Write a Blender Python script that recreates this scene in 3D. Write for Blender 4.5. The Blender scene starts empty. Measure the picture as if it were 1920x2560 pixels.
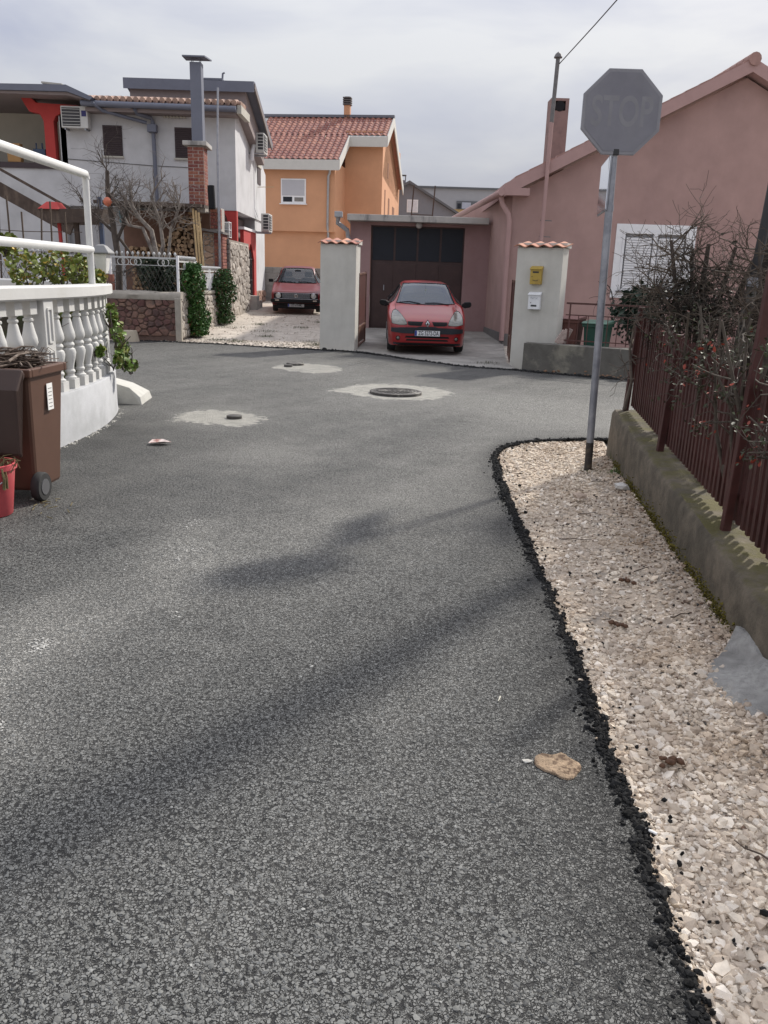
import bpy, bmesh, math, random
import numpy as np
from mathutils import Vector, Matrix, Quaternion, noise as mnoise
from mathutils.bvhtree import BVHTree
random.seed(7); rng = np.random.default_rng(7)
scene = bpy.context.scene
COL = scene.collection
R = math.radians
# ------------------------------------------------------------------ camera
cd = bpy.data.cameras.new('camera'); cam = bpy.data.objects.new('camera', cd); COL.objects.link(cam)
cd.sensor_fit = 'VERTICAL'; cd.sensor_height = 36.0; cd.lens = 36.0*2050/2560; cd.clip_start = .05; cd.clip_end = 2000
_p, _r = R(16.0), R(1.8)
_f = Vector((0, math.cos(_p), -math.sin(_p))); _x = Vector((1, 0, 0)); _u = _x.cross(_f)
_x2 = _x*math.cos(_r) + _u*math.sin(_r); _u2 = -_x*math.sin(_r) + _u*math.cos(_r)
mw = Matrix((_x2, _u2, -_f)).transposed().to_4x4(); mw.translation = Vector((0, 0, 1.55)); cam.matrix_world = mw
scene.camera = cam
# ------------------------------------------------------------------ world, sun, exposure
SUN_EL, SUN_AZ = R(38), R(39.7)          # azimuth measured from +Y towards +X
w = bpy.data.worlds.new('World'); scene.world = w; w.use_nodes = True
nt = w.node_tree; nt.nodes.clear()
def wn(t, **k):
    n = nt.nodes.new(t)
    for a, b in k.items(): setattr(n, a, b)
    return n
wo = wn('ShaderNodeOutputWorld'); bg = wn('ShaderNodeBackground'); bg.inputs['Strength'].default_value = .1
sky = wn('ShaderNodeTexSky', sky_type='NISHITA'); sky.sun_disc = False; sky.sun_elevation = SUN_EL; sky.sun_rotation = SUN_AZ
sky.air_density = 1.2; sky.dust_density = 2.5; sky.ozone_density = 1.0
tc = wn('ShaderNodeTexCoord'); mp = wn('ShaderNodeMapping'); mp.inputs['Scale'].default_value = (1, 1, 3.2)
n1 = wn('ShaderNodeTexNoise'); n1.inputs['Scale'].default_value = 2.3; n1.inputs['Detail'].default_value = 5; n1.inputs['Roughness'].default_value = .52; n1.inputs['Distortion'].default_value = .35
r1 = wn('ShaderNodeValToRGB'); r1.color_ramp.elements[0].position = .38; r1.color_ramp.elements[1].position = .62
r1.color_ramp.elements[0].color = (5.5, 5.75, 7.0, 1); r1.color_ramp.elements[1].color = (8.4, 8.45, 8.7, 1)
# cloud layer follows the standard overcast law: zenith brighter than horizon, L = Lz (1 + 2 sin el) / 3
sz = wn('ShaderNodeSeparateXYZ'); nt.links.new(tc.outputs['Generated'], sz.inputs[0])
zc_ = wn('ShaderNodeMapRange'); zc_.inputs[1].default_value = 0; zc_.inputs[2].default_value = 1; zc_.inputs[3].default_value = .66; zc_.inputs[4].default_value = 2.05; nt.links.new(sz.outputs[2], zc_.inputs[0])
cm = wn('ShaderNodeVectorMath', operation='SCALE'); nt.links.new(r1.outputs[0], cm.inputs[0]); nt.links.new(zc_.outputs[0], cm.inputs['Scale'])
mx = wn('ShaderNodeMix', data_type='RGBA'); mx.inputs[0].default_value = .86
nt.links.new(tc.outputs['Generated'], mp.inputs[0]); nt.links.new(mp.outputs[0], n1.inputs['Vector']); nt.links.new(n1.outputs['Fac'], r1.inputs[0])
nt.links.new(sky.outputs[0], mx.inputs[6]); nt.links.new(cm.outputs[0], mx.inputs[7]); nt.links.new(mx.outputs[2], bg.inputs[0]); nt.links.new(bg.outputs[0], wo.inputs[0])
sd = bpy.data.lights.new('sun', 'SUN'); sd.energy = 4.6; sd.angle = R(2.8); sd.color = (1, .95, .87)
sun = bpy.data.objects.new('sun', sd); COL.objects.link(sun)
SUNV = Vector((math.cos(SUN_EL)*math.sin(SUN_AZ), math.cos(SUN_EL)*math.cos(SUN_AZ), math.sin(SUN_EL)))
sun.rotation_euler = SUNV.to_track_quat('Z', 'Y').to_euler(); sun.location = SUNV*60
vs = scene.view_settings; vs.view_transform = 'Standard'; vs.look = 'None'; vs.gamma = 1; vs.exposure = 0.0; vs.use_curve_mapping = False
try:
    scene.cycles.max_bounces = 6; scene.cycles.use_denoising = True
except Exception: pass
# ------------------------------------------------------------------ materials
MATS = {}
def mat(name, col, rough=.7, var=.12, vs=6.0, bump=0.0, bs=40.0, rand=0.0, metal=0.0, spec=.4, col2=None, c2s=2.0, c2t=(.5, .62), coat=0.0, hue=0.0, attr=False, emit=None, streak=0):
    """procedural surface: base colour broken by fine noise, optional second colour in blotches, optional per-object variation"""
    if name in MATS: return MATS[name]
    m = bpy.data.materials.new(name); m.use_nodes = True; t = m.node_tree; N = t.nodes; L = t.links
    b = N['Principled BSDF']; b.inputs['Roughness'].default_value = rough; b.inputs['Metallic'].default_value = metal
    b.inputs['Specular IOR Level'].default_value = spec; b.inputs['Coat Weight'].default_value = coat; b.inputs['Coat Roughness'].default_value = .06
    tcn = N.new('ShaderNodeTexCoord'); co = tcn.outputs['Object']
    def noise(scale, det=4, rg=.6, vec=None):
        n = N.new('ShaderNodeTexNoise'); n.inputs['Scale'].default_value = scale; n.inputs['Detail'].default_value = det; n.inputs['Roughness'].default_value = rg
        L.new(vec or co, n.inputs['Vector']); return n.outputs['Fac']
    if attr:
        a = N.new('ShaderNodeAttribute'); a.attribute_name = 'Col'; cur = a.outputs['Color']
    else:
        c = N.new('ShaderNodeRGB'); c.outputs[0].default_value = (*col, 1); cur = c.outputs[0]
    if col2:
        rp = N.new('ShaderNodeValToRGB'); rp.color_ramp.elements[0].position = c2t[0]; rp.color_ramp.elements[1].position = c2t[1]
        vec = None
        if streak:
            mpn = N.new('ShaderNodeMapping'); mpn.inputs['Scale'].default_value = (1, 1, streak); L.new(co, mpn.inputs[0]); vec = mpn.outputs[0]
        L.new(noise(c2s, 6, .65, vec), rp.inputs[0])
        x = N.new('ShaderNodeMix'); x.data_type = 'RGBA'; L.new(rp.outputs[0], x.inputs[0]); L.new(cur, x.inputs[6]); x.inputs[7].default_value = (*col2, 1); cur = x.outputs[2]
    if var or rand:
        v = N.new('ShaderNodeMapRange'); L.new(noise(vs), v.inputs[0]); v.inputs[1].default_value = .25; v.inputs[2].default_value = .75
        v.inputs[3].default_value = 1-var; v.inputs[4].default_value = 1+var; val = v.outputs[0]
        if rand:
            oi = N.new('ShaderNodeObjectInfo'); rr = N.new('ShaderNodeMapRange'); L.new(oi.outputs['Random'], rr.inputs[0]); rr.inputs[3].default_value = 1-rand; rr.inputs[4].default_value = 1+rand
            mm = N.new('ShaderNodeMath'); mm.operation = 'MULTIPLY'; L.new(val, mm.inputs[0]); L.new(rr.outputs[0], mm.inputs[1]); val = mm.outputs[0]
        h = N.new('ShaderNodeHueSaturation'); L.new(cur, h.inputs['Color']); L.new(val, h.inputs['Value']); cur = h.outputs[0]
        if hue:
            oi2 = N.new('ShaderNodeObjectInfo'); hr = N.new('ShaderNodeMapRange'); L.new(oi2.outputs['Random'], hr.inputs[0]); hr.inputs[3].default_value = .5-hue; hr.inputs[4].default_value = .5+hue; L.new(hr.outputs[0], h.inputs['Hue'])
    L.new(cur, b.inputs['Base Color'])
    if bump:
        bn = N.new('ShaderNodeBump'); bn.inputs['Strength'].default_value = bump; bn.inputs['Distance'].default_value = .01
        L.new(noise(bs, 5, .65), bn.inputs['Height']); L.new(bn.outputs[0], b.inputs['Normal'])
    MATS[name] = m; return m
# ------------------------------------------------------------------ mesh builder
def V(*a): return Vector(a)
class MB:
    def __init__(s): s.v = []; s.f = []
    def add(s, vs, fs):
        o = len(s.v); s.v += [tuple(p) for p in vs]; s.f += [[i+o for i in f] for f in fs]; return s
    def box(s, x0, x1, y0, y1, z0, z1):
        return s.add([(x0, y0, z0), (x1, y0, z0), (x1, y1, z0), (x0, y1, z0), (x0, y0, z1), (x1, y0, z1), (x1, y1, z1), (x0, y1, z1)],
                     [(0, 3, 2, 1), (4, 5, 6, 7), (0, 1, 5, 4), (1, 2, 6, 5), (2, 3, 7, 6), (3, 0, 4, 7)])
    def prism(s, poly, d):
        n = len(poly); d = Vector(d); a = [Vector(p) for p in poly]
        return s.add(a+[p+d for p in a], [list(range(n))[::-1], list(range(n, 2*n))]+[[i, (i+1) % n, (i+1) % n+n, i+n] for i in range(n)])
    def bar(s, p, q, w, h=None, up=(0, 0, 1)):
        h = h or w; p = Vector(p); q = Vector(q); d = (q-p).normalized(); u = Vector(up)
        if abs(d.dot(u)) > .99: u = Vector((0, 1, 0))
        sd = d.cross(u).normalized(); u = sd.cross(d)
        c = [sd*w/2*a+u*h/2*b for a, b in ((-1, -1), (1, -1), (1, 1), (-1, 1))]
        return s.prism([p+k for k in c], q-p)
    def tube(s, pts, r, n=8, cap=True):
        pts = [Vector(p) for p in pts]; m = len(pts); rs = r if isinstance(r, (list, tuple)) else [r]*m
        vs = []; u = None
        for i, p in enumerate(pts):
            d = (pts[min(i+1, m-1)]-pts[max(i-1, 0)])
            d = d.normalized() if d.length > 1e-9 else Vector((0, 0, 1))
            if u is None:
                u = d.cross(Vector((0, 0, 1)))
                if u.length < 1e-3: u = Vector((1, 0, 0))
            u = (u-d*u.dot(d)); u = u.normalized() if u.length > 1e-6 else d.orthogonal().normalized(); w_ = d.cross(u)
            vs += [p+(u*math.cos(2*math.pi*k/n)+w_*math.sin(2*math.pi*k/n))*rs[i] for k in range(n)]
        fs = [[i*n+k, i*n+(k+1) % n, (i+1)*n+(k+1) % n, (i+1)*n+k] for i in range(m-1) for k in range(n)]
        if cap: fs += [list(range(n))[::-1], [(m-1)*n+k for k in range(n)]]
        return s.add(vs, fs)
    def lathe(s, prof, n=16, c=(0, 0, 0), axis=None):
        vs = []; q = Vector((0, 0, 1)).rotation_difference(Vector(axis)) if axis else None
        for r, z in prof:
            for k in range(n):
                p = Vector((r*math.cos(2*math.pi*k/n), r*math.sin(2*math.pi*k/n), z))
                if q: p = q @ p
                vs.append(p+Vector(c))
        m = len(prof)
        fs = [[i*n+k, i*n+(k+1) % n, (i+1)*n+(k+1) % n, (i+1)*n+k] for i in range(m-1) for k in range(n)]
        fs += [list(range(n))[::-1], [(m-1)*n+k for k in range(n)]]
        return s.add(vs, fs)
    def build(s, name, m, parent=None, smooth=False, bevel=0.0, local=False, fix=True, auto=None):
        me = bpy.data.meshes.new(name); me.from_pydata([tuple(p) for p in s.v], [], s.f)
        if fix:
            bm = bmesh.new(); bm.from_mesh(me); bmesh.ops.recalc_face_normals(bm, faces=bm.faces); bm.to_mesh(me); bm.free()
        if smooth: me.shade_smooth()
        if auto: 
            me.shade_smooth(); me.set_sharp_from_angle(angle=R(auto))
        if m: me.materials.append(m)
        return link(name, me, parent, bevel, local)
def wl(o):
    v = Vector((0, 0, 0))
    while o: v += o.location; o = o.parent
    return v
def link(name, me, parent=None, bevel=0.0, local=False):
    o = bpy.data.objects.new(name, me); COL.objects.link(o)
    if parent:
        o.parent = parent
        if not local: o.location = -wl(parent)
    if bevel:
        b = o.modifiers.new('bevel', 'BEVEL'); b.width = bevel; b.segments = 2; b.limit_method = 'ANGLE'; b.angle_limit = R(35)
    return o
def tag(o, label, cat, group=None, kind=None):
    o['label'] = label
    if cat: o['category'] = cat
    if group: o['group'] = group
    if kind: o['kind'] = kind
    return o
def thing(name, label, cat, loc=(0, 0, 0), rz=0, group=None):
    o = bpy.data.objects.new(name, None); COL.objects.link(o); o.location = loc; o.rotation_euler = (0, 0, rz); o.empty_display_size = .1
    return tag(o, label, cat, group)
def dup(o, parent=None, loc=None, rot=None, scale=None):
    c = o.copy(); COL.objects.link(c)
    if parent: c.parent = parent
    if loc is not None: c.location = loc
    if rot is not None: c.rotation_euler = rot
    if scale is not None: c.scale = scale
    return c
def dup_tree(o, loc, rz, label=None, group=None):
    c = o.copy(); COL.objects.link(c); c.location = loc; c.rotation_euler = (0, 0, rz)
    if label: c['label'] = label
    if group: c['group'] = group
    def rec(a, b):
        for ch in a.children:
            d = ch.copy(); COL.objects.link(d); d.parent = b; rec(ch, d)
    rec(o, c); return c
def struct(name, me_or_mb, m, label, kind='structure'):
    o = me_or_mb.build(name, m); o['kind'] = kind; o['label'] = label; return o
_ft = {}
def text_mesh(txt, size, depth=.002, bold=0.0, sx=1.0):
    c = bpy.data.curves.new('t', 'FONT'); c.body = txt; c.size = size; c.extrude = depth; c.offset = bold; c.align_x = 'CENTER'; c.align_y = 'CENTER'; c.space_character = 1.0
    o = bpy.data.objects.new('t', c); COL.objects.link(o); dg = bpy.context.evaluated_depsgraph_get(); dg.update()
    me = bpy.data.meshes.new_from_object(o.evaluated_get(dg)); bpy.data.objects.remove(o); bpy.data.curves.remove(c)
    for v in me.vertices: v.co.x *= sx
    return me
def text_obj(name, txt, size, m, parent, loc, rot=(R(90), 0, 0), depth=.002, bold=0.0, sx=1.0):
    me = text_mesh(txt, size, depth, bold, sx); me.materials.clear(); me.materials.append(m)
    o = bpy.data.objects.new(name, me); COL.objects.link(o); o.parent = parent; o.location = loc; o.rotation_euler = rot; return o
def zt(y): return .036*max(0, min(y, 34)-18.2)      # ground rises gently beyond the junction
def fbm(x, y, s=1.0, z=0.0): return mnoise.fractal(Vector((x*s, y*s, z)), 1.0, 2.0, 4)
# ================================================================== SETTING: ground, road, verge
from mathutils.geometry import delaunay_2d_cdt
EDGE_R = [(.70, -8), (.72, -2), (.72, 1), (.74, 1.42), (.75, 1.71), (.79, 2.29), (.82, 2.9), (.86, 3.86), (.90, 5.24), (.94, 6.73), (1.0, 7.39), (1.13, 7.83), (1.48, 8.19), (2.31, 8.45), (4.2, 8.2), (8, 6.6), (24, -1)]
EDGE_F = [(24, 5), (8, 12.1), (5.6, 13.2), (3.92, 13.98), (2.93, 14.53), (2.19, 15.0), (1.35, 15.2), (.97, 15.72), (.45, 16.23), (-.1, 17.0), (-.7, 17.65), (-1.5, 17.8), (-2.82, 18.05), (-4.13, 18.5), (-5.19, 18.67), (-5.84, 18.6), (-7, 18.7), (-22, 21)]
EDGE_L = [(-22, 15), (-5.0, 10.9), (-3.9, 10.3), (-3.2, 9.7), (-3.05, 8.7), (-2.98, 7.9), (-3.0, 7.0), (-3.1, 6.2), (-3.25, 5.2), (-3.6, 3.5), (-5, -1), (-6, -8)]
def dense(pts, step=.05, amp=.0, seed=0.0, near=None):
    out = []
    for a, b in zip(pts[:-1], pts[1:]):
        a = Vector(a); b = Vector(b); L = (b-a).length
        n = max(1, min(400, int(L/(step if a.length < 25 and b.length < 25 else 1.0)))); nrm = Vector((-(b-a).y, (b-a).x)).normalized()
        for i in range(n):
            p = a+(b-a)*i/n; k = amp*(mnoise.noise(Vector((p.x*5, p.y*5, seed)))+.6*mnoise.noise(Vector((p.x*17, p.y*17, seed+3))))
            out.append(p+nrm*k)
    out.append(Vector(pts[-1])); return out
def inside(p, poly):
    x, y = p; c = False; j = len(poly)-1
    for i in range(len(poly)):
        xi, yi = poly[i]; xj, yj = poly[j]
        if (yi > y) != (yj > y) and x < (xj-xi)*(y-yi)/(yj-yi)+xi: c = not c
        j = i
    return c
def smooth_poly(pts, it=2):
    for _ in range(it):
        q = [pts[0]]
        for a, b in zip(pts[:-1], pts[1:]):
            q += [(a[0]*.75+b[0]*.25, a[1]*.75+b[1]*.25), (a[0]*.25+b[0]*.75, a[1]*.25+b[1]*.75)]
        pts = q+[pts[-1]]
    return pts
eR = dense(smooth_poly(EDGE_R), .04, .022, 1); eF = dense(smooth_poly(EDGE_F), .06, .05, 5); eL = dense(EDGE_L, .25)
ROADPOLY = eR+eF+eL
def cdt_sheet(poly, pts, zf):
    vs = [Vector((p[0], p[1])) for p in poly]; n = len(vs); ed = [(i, (i+1) % n) for i in range(n)]
    vs += [Vector(p) for p in pts]
    v, e, f, *_ = delaunay_2d_cdt(vs, ed, [], 1, 1e-5)
    return [(p.x, p.y, zf(p.x, p.y)) for p in v], [list(q) for q in f]
def seg_d(p, pts):
    best = 9
    for a, b in zip(pts[:-1], pts[1:]):
        d = b-a; t = max(0, min(1, (p-a).dot(d)/max(d.length_squared, 1e-9))); best = min(best, (p-a-d*t).length)
    return best
coR = [Vector(p) for p in smooth_poly(EDGE_R)]; coF = [Vector(p) for p in smooth_poly(EDGE_F)]; coL = [Vector(p) for p in EDGE_L]
ip = []
for (x0, x1, y0, y1, s) in ((-7, 1, -8, 1, .5), (-4, 1.2, 1, 7, .11), (-4.5, 8, 7, 18.7, .16), (-22, -4.6, 10, 21, .7), (8.2, 24, -1, 12, .9)):
    x = x0
    while x < x1:
        y = y0
        while y < y1:
            p = (x+random.uniform(-.3, .3)*s, y+random.uniform(-.3, .3)*s)
            if inside(p, ROADPOLY) and min(seg_d(Vector(p), coR), seg_d(Vector(p), coF)) > .1: ip.append(p)
            y += s
        x += s
PATCHES = [[(-2.3, 8.72), (-1.55, 8.45), (-1.36, 8.7), (-1.40, 9.15), (-1.9, 9.55), (-2.28, 9.3)], [(-.80, 11.45), (-.38, 12.45), (.45, 12.4), (1.0, 11.8), (.66, 10.85), (.08, 10.75), (-.4, 11.0)], [(-2.0, 14.2), (-1.7, 15.1), (-1.0, 14.8), (-.70, 14.15), (-1.15, 13.45), (-1.7, 13.85)]]
PATCHES = [[Vector(p) for p in smooth_poly(q+[q[0]], 2)] for q in PATCHES]
for q in PATCHES:
    x0, x1 = min(p.x for p in q)-.35, max(p.x for p in q)+.35; y0, y1 = min(p.y for p in q)-.45, max(p.y for p in q)+.45
    for x in np.arange(x0, x1, .06):
        for y in np.arange(y0, y1, .07): ip.append((x+random.uniform(-.012, .012), y+random.uniform(-.012, .012)))
def patch_mask(p):
    best = 0
    for q in PATCHES:
        if abs(p.x-q[0].x) < 3 and abs(p.y-q[0].y) < 3:
            d = seg_d(p, q); d = d if inside((p.x, p.y), q) else -d; best = max(best, max(0, min(1, .5+d/.5)))
    return best
def road_z(x, y): return .012*fbm(x, y, .35)
rv, rf = cdt_sheet(ROADPOLY, ip, road_z)
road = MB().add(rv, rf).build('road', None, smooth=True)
tag(road, 'grey asphalt street and junction with pale dusty patches', None, kind='structure')
SPOTS = [(-1.95, 9.0, .75), (.1, 11.6, 1.1), (-1.35, 14.3, 1.1), (-1.1, 7.2, .5), (1.6, 10.4, 1.1), (2.6, 10.0, 1.0), (-1.2, 4.8, .28), (-1.12, 4.3, .25), (-1.45, 3.2, .32), (-1.55, 2.6, .35)]
ca = road.data.color_attributes.new('Col', 'FLOAT_COLOR', 'POINT'); buf = []
for v in road.data.vertices:
    p = Vector((v.co.x, v.co.y)); x, y = p
    dR = seg_d(p, coR); dF = seg_d(p, coF); dL = seg_d(p, coL[2:9])
    n = fbm(x, y, .9, 2.0); n2 = fbm(x, y, 2.5, 7.0)
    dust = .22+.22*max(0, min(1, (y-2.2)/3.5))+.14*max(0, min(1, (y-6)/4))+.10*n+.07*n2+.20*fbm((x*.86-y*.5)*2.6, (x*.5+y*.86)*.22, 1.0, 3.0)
    t = Vector((.66, 1)).normalized(); off = abs((x+1.45)*t.y-(y-3.3)*t.x)               # dusty wheel line on the left half
    dust += .34*math.exp(-(off/.5)**2)*(1 if y < 8 else 0)
    for sx, sy, sr in SPOTS: dust += .5*math.exp(-(((x-sx)**2+((y-sy)*.7)**2)/sr**2*1.6))
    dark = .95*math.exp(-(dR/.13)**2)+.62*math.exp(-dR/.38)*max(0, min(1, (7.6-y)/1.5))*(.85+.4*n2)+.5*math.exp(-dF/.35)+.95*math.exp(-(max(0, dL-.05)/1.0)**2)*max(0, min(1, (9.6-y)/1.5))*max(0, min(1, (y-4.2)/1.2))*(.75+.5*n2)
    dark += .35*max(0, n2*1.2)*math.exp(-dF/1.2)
    buf += [max(0, min(1, dust)), max(0, min(1, dark)), patch_mask(p), 1]
ca.data.foreach_set('color', buf)
def asphalt():
    m = bpy.data.materials.new('asphalt'); m.use_nodes = True; t = m.node_tree; N = t.nodes; L = t.links; b = N['Principled BSDF']
    co = N.new('ShaderNodeTexCoord').outputs['Object']
    wv = N.new('ShaderNodeTexNoise'); wv.inputs['Scale'].default_value = 60; L.new(co, wv.inputs['Vector'])
    add = N.new('ShaderNodeVectorMath'); add.operation = 'MULTIPLY_ADD'; L.new(wv.outputs['Color'], add.inputs[0]); add.inputs[1].default_value = (.012,)*3; L.new(co, add.inputs[2]); vec = add.outputs[0]
    def vor(sc, feat):
        v = N.new('ShaderNodeTexVoronoi'); v.feature = feat; v.inputs['Scale'].default_value = sc; L.new(vec, v.inputs['Vector']); return v
    def rng_(x, a, b_, c, d):
        r = N.new('ShaderNodeMapRange'); L.new(x, r.inputs[0]); [setattr(r.inputs[i+1], 'default_value', q) for i, q in enumerate((a, b_, c, d))]; return r.outputs[0]
    def math_(op, a, b_):
        n = N.new('ShaderNodeMath'); n.operation = op
        for i, q in enumerate((a, b_)):
            if isinstance(q, (int, float)): n.inputs[i].default_value = q
            else: L.new(q, n.inputs[i])
        return n.outputs[0]
    vA, eA = vor(98, 'F1'), vor(98, 'DISTANCE_TO_EDGE'); vB, eB = vor(190, 'F1'), vor(190, 'DISTANCE_TO_EDGE')
    sepA = N.new('ShaderNodeSeparateColor'); L.new(vA.outputs['Color'], sepA.inputs[0]); sepB = N.new('ShaderNodeSeparateColor'); L.new(vB.outputs['Color'], sepB.inputs[0])
    big = math_('GREATER_THAN', sepA.outputs[1], .45)                      # which coarse cells are exposed aggregate
    gapA = rng_(eA.outputs['Distance'], .02, .13, 0, 1); gapB = rng_(eB.outputs['Distance'], .0, .13, .1, 1)
    stA = math_('MULTIPLY', gapA, rng_(sepA.outputs[0], 0, 1, .78, 1.15)); stB = math_('MULTIPLY', gapB, rng_(sepB.outputs[0], 0, 1, .68, 1.12))
    mixv = N.new('ShaderNodeMix'); L.new(big, mixv.inputs[0]); L.new(stB, mixv.inputs[2]); L.new(stA, mixv.inputs[3]); st0 = mixv.outputs[0]
    pn = N.new('ShaderNodeTexNoise'); pn.inputs['Scale'].default_value = 62; pn.inputs['Detail'].default_value = 3; L.new(co, pn.inputs['Vector']); st = math_('MULTIPLY', st0, rng_(pn.outputs['Fac'], .37, .47, .06, 1.05))
    at = N.new('ShaderNodeAttribute'); at.attribute_name = 'Col'; sp = N.new('ShaderNodeSeparateColor'); L.new(at.outputs['Color'], sp.inputs[0])
    fn = N.new('ShaderNodeTexNoise'); fn.inputs['Scale'].default_value = 3.5; fn.inputs['Detail'].default_value = 6; fn.inputs['Roughness'].default_value = .7; L.new(co, fn.inputs['Vector'])
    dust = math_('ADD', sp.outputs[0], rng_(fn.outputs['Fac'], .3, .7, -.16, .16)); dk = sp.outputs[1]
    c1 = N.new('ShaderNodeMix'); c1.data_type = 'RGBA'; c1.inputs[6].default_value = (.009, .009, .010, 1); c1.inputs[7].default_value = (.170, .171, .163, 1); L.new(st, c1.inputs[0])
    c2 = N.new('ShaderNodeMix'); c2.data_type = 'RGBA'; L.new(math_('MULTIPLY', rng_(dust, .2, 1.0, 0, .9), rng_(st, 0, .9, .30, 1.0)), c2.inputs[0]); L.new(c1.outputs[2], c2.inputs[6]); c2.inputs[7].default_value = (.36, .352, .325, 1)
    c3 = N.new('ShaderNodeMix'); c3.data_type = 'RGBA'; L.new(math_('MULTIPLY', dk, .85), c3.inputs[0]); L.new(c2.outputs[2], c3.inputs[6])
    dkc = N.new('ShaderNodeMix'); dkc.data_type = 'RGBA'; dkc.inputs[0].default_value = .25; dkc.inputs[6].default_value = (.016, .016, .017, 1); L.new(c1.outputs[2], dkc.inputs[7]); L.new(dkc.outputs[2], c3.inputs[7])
    pm = N.new('ShaderNodeTexNoise'); pm.inputs['Scale'].default_value = 7; pm.inputs['Detail'].default_value = 7; pm.inputs['Roughness'].default_value = .72; L.new(co, pm.inputs['Vector'])
    cmask = rng_(math_('ADD', sp.outputs[2], rng_(pm.outputs['Fac'], .3, .7, -.26, .26)), .43, .57, 0, 1); cmask.node.clamp = True
    cc = N.new('ShaderNodeMix'); cc.data_type = 'RGBA'; cc.inputs[6].default_value = (.42, .405, .36, 1); cc.inputs[7].default_value = (.58, .56, .50, 1); L.new(rng_(pm.outputs['Fac'], .35, .6, 0, 1), cc.inputs[0])
    c4 = N.new('ShaderNodeMix'); c4.data_type = 'RGBA'; L.new(cmask, c4.inputs[0]); L.new(c3.outputs[2], c4.inputs[6]); L.new(cc.outputs[2], c4.inputs[7])
    L.new(c4.outputs[2], b.inputs['Base Color']); b.inputs['Roughness'].default_value = .62; b.inputs['Specular IOR Level'].default_value = .35
    bp = N.new('ShaderNodeBump'); bp.inputs['Strength'].default_value = 1.0; bp.inputs['Distance'].default_value = .013; L.new(st, bp.inputs['Height']); L.new(bp.outputs[0], b.inputs['Normal'])
    return m
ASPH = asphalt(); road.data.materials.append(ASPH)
# ---- terrain to the horizon
DIRT = mat('pale_dirt', (.40, .35, .30), .95, .22, 9, .5, 60, col2=(.50, .45, .39), c2s=3.2, c2t=(.42, .62))
xs = [-900, -300, -120, -60, -30]+list(np.arange(-20, 20.1, 1.0))+[30, 60, 120, 300, 900]; ys = [-300, -60, -20]+list(np.arange(-8, 40, .8))+[60, 100, 200, 500, 1200]
tb = MB(); tb.add([(x, y, zt(y)-.035-(.02 if y < 16 else 0)+(.008*fbm(x, y, .8) if abs(x) < 20 else 0)) for y in ys for x in xs],
                  [[j*len(xs)+i, j*len(xs)+i+1, (j+1)*len(xs)+i+1, (j+1)*len(xs)+i] for j in range(len(ys)-1) for i in range(len(xs)-1)])
struct('ground', tb, DIRT, 'pale dusty dirt ground of the alley and yards')
bpy.data.objects['ground'].data.shade_smooth()
# ---- driveway slab in front of the garage
dp = [(p.x, p.y) for p in eF if -.75 < p.x < 2.3 and p.y > 10]
dp = [(x, y-.03) for x, y in dp]
CONC = mat('yard_concrete', (.30, .285, .26), .9, .16, 5, .35, 55, col2=(.20, .19, .175), c2s=1.3, c2t=(.45, .66))
poly = dp+[(-.72, 18.2), (-.72, 23.3), (2.55, 23.3), (2.75, 20.2), (2.3, 16.2), (2.32, 15.1)]
gp = [(x, y) for x in np.arange(-.7, 2.6, .3) for y in np.arange(15.2, 23.2, .3) if inside((x, y), poly)]
dv, df = cdt_sheet(poly, gp, lambda x, y: zt(y)+.012)
struct('driveway', MB().add(dv, df), CONC, 'worn grey concrete driveway in front of the garage')
# ---- gravel verge
WO = lambda y: 1.57+.11*(y-3.0)                 # outer face of the garden wall
VPOLY = [(p.x-.02, p.y) for p in eR if -2 < p.y < 8.5 and p.x < 2.3]+[(2.25, 8.40), (2.12, 7.55)]+[(WO(y)+.05, y) for y in np.arange(7.5, -2.1, -.5)]
gp = [(x, y) for x in np.arange(.6, 2.3, .09) for y in np.arange(-1.8, 8.4, .09) if inside((x, y), VPOLY)]
def verge_z(x, y): return -.014+.010*fbm(x, y, 1.8)+.035*max(0, 1-abs(x-WO(y))/.28)*(1 if y < 7.4 else 0)
vv, vf = cdt_sheet(VPOLY, gp, verge_z)
VBASE = mat('verge_dust', (.43, .355, .28), .95, .25, 30, .6, 90, col2=(.30, .26, .215), c2s=5)
vg = struct('gravel_bed', MB().add(vv, vf), VBASE, 'beige crushed stone bed of the verge'); vg.data.shade_smooth()
ICO = bmesh.new(); bmesh.ops.create_icosphere(ICO, subdivisions=1, radius=1); ICO_V = np.array([v.co[:] for v in ICO.verts]); ICO_F = np.array([[v.index for v in f.verts] for f in ICO.faces]); ICO.free()
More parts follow.
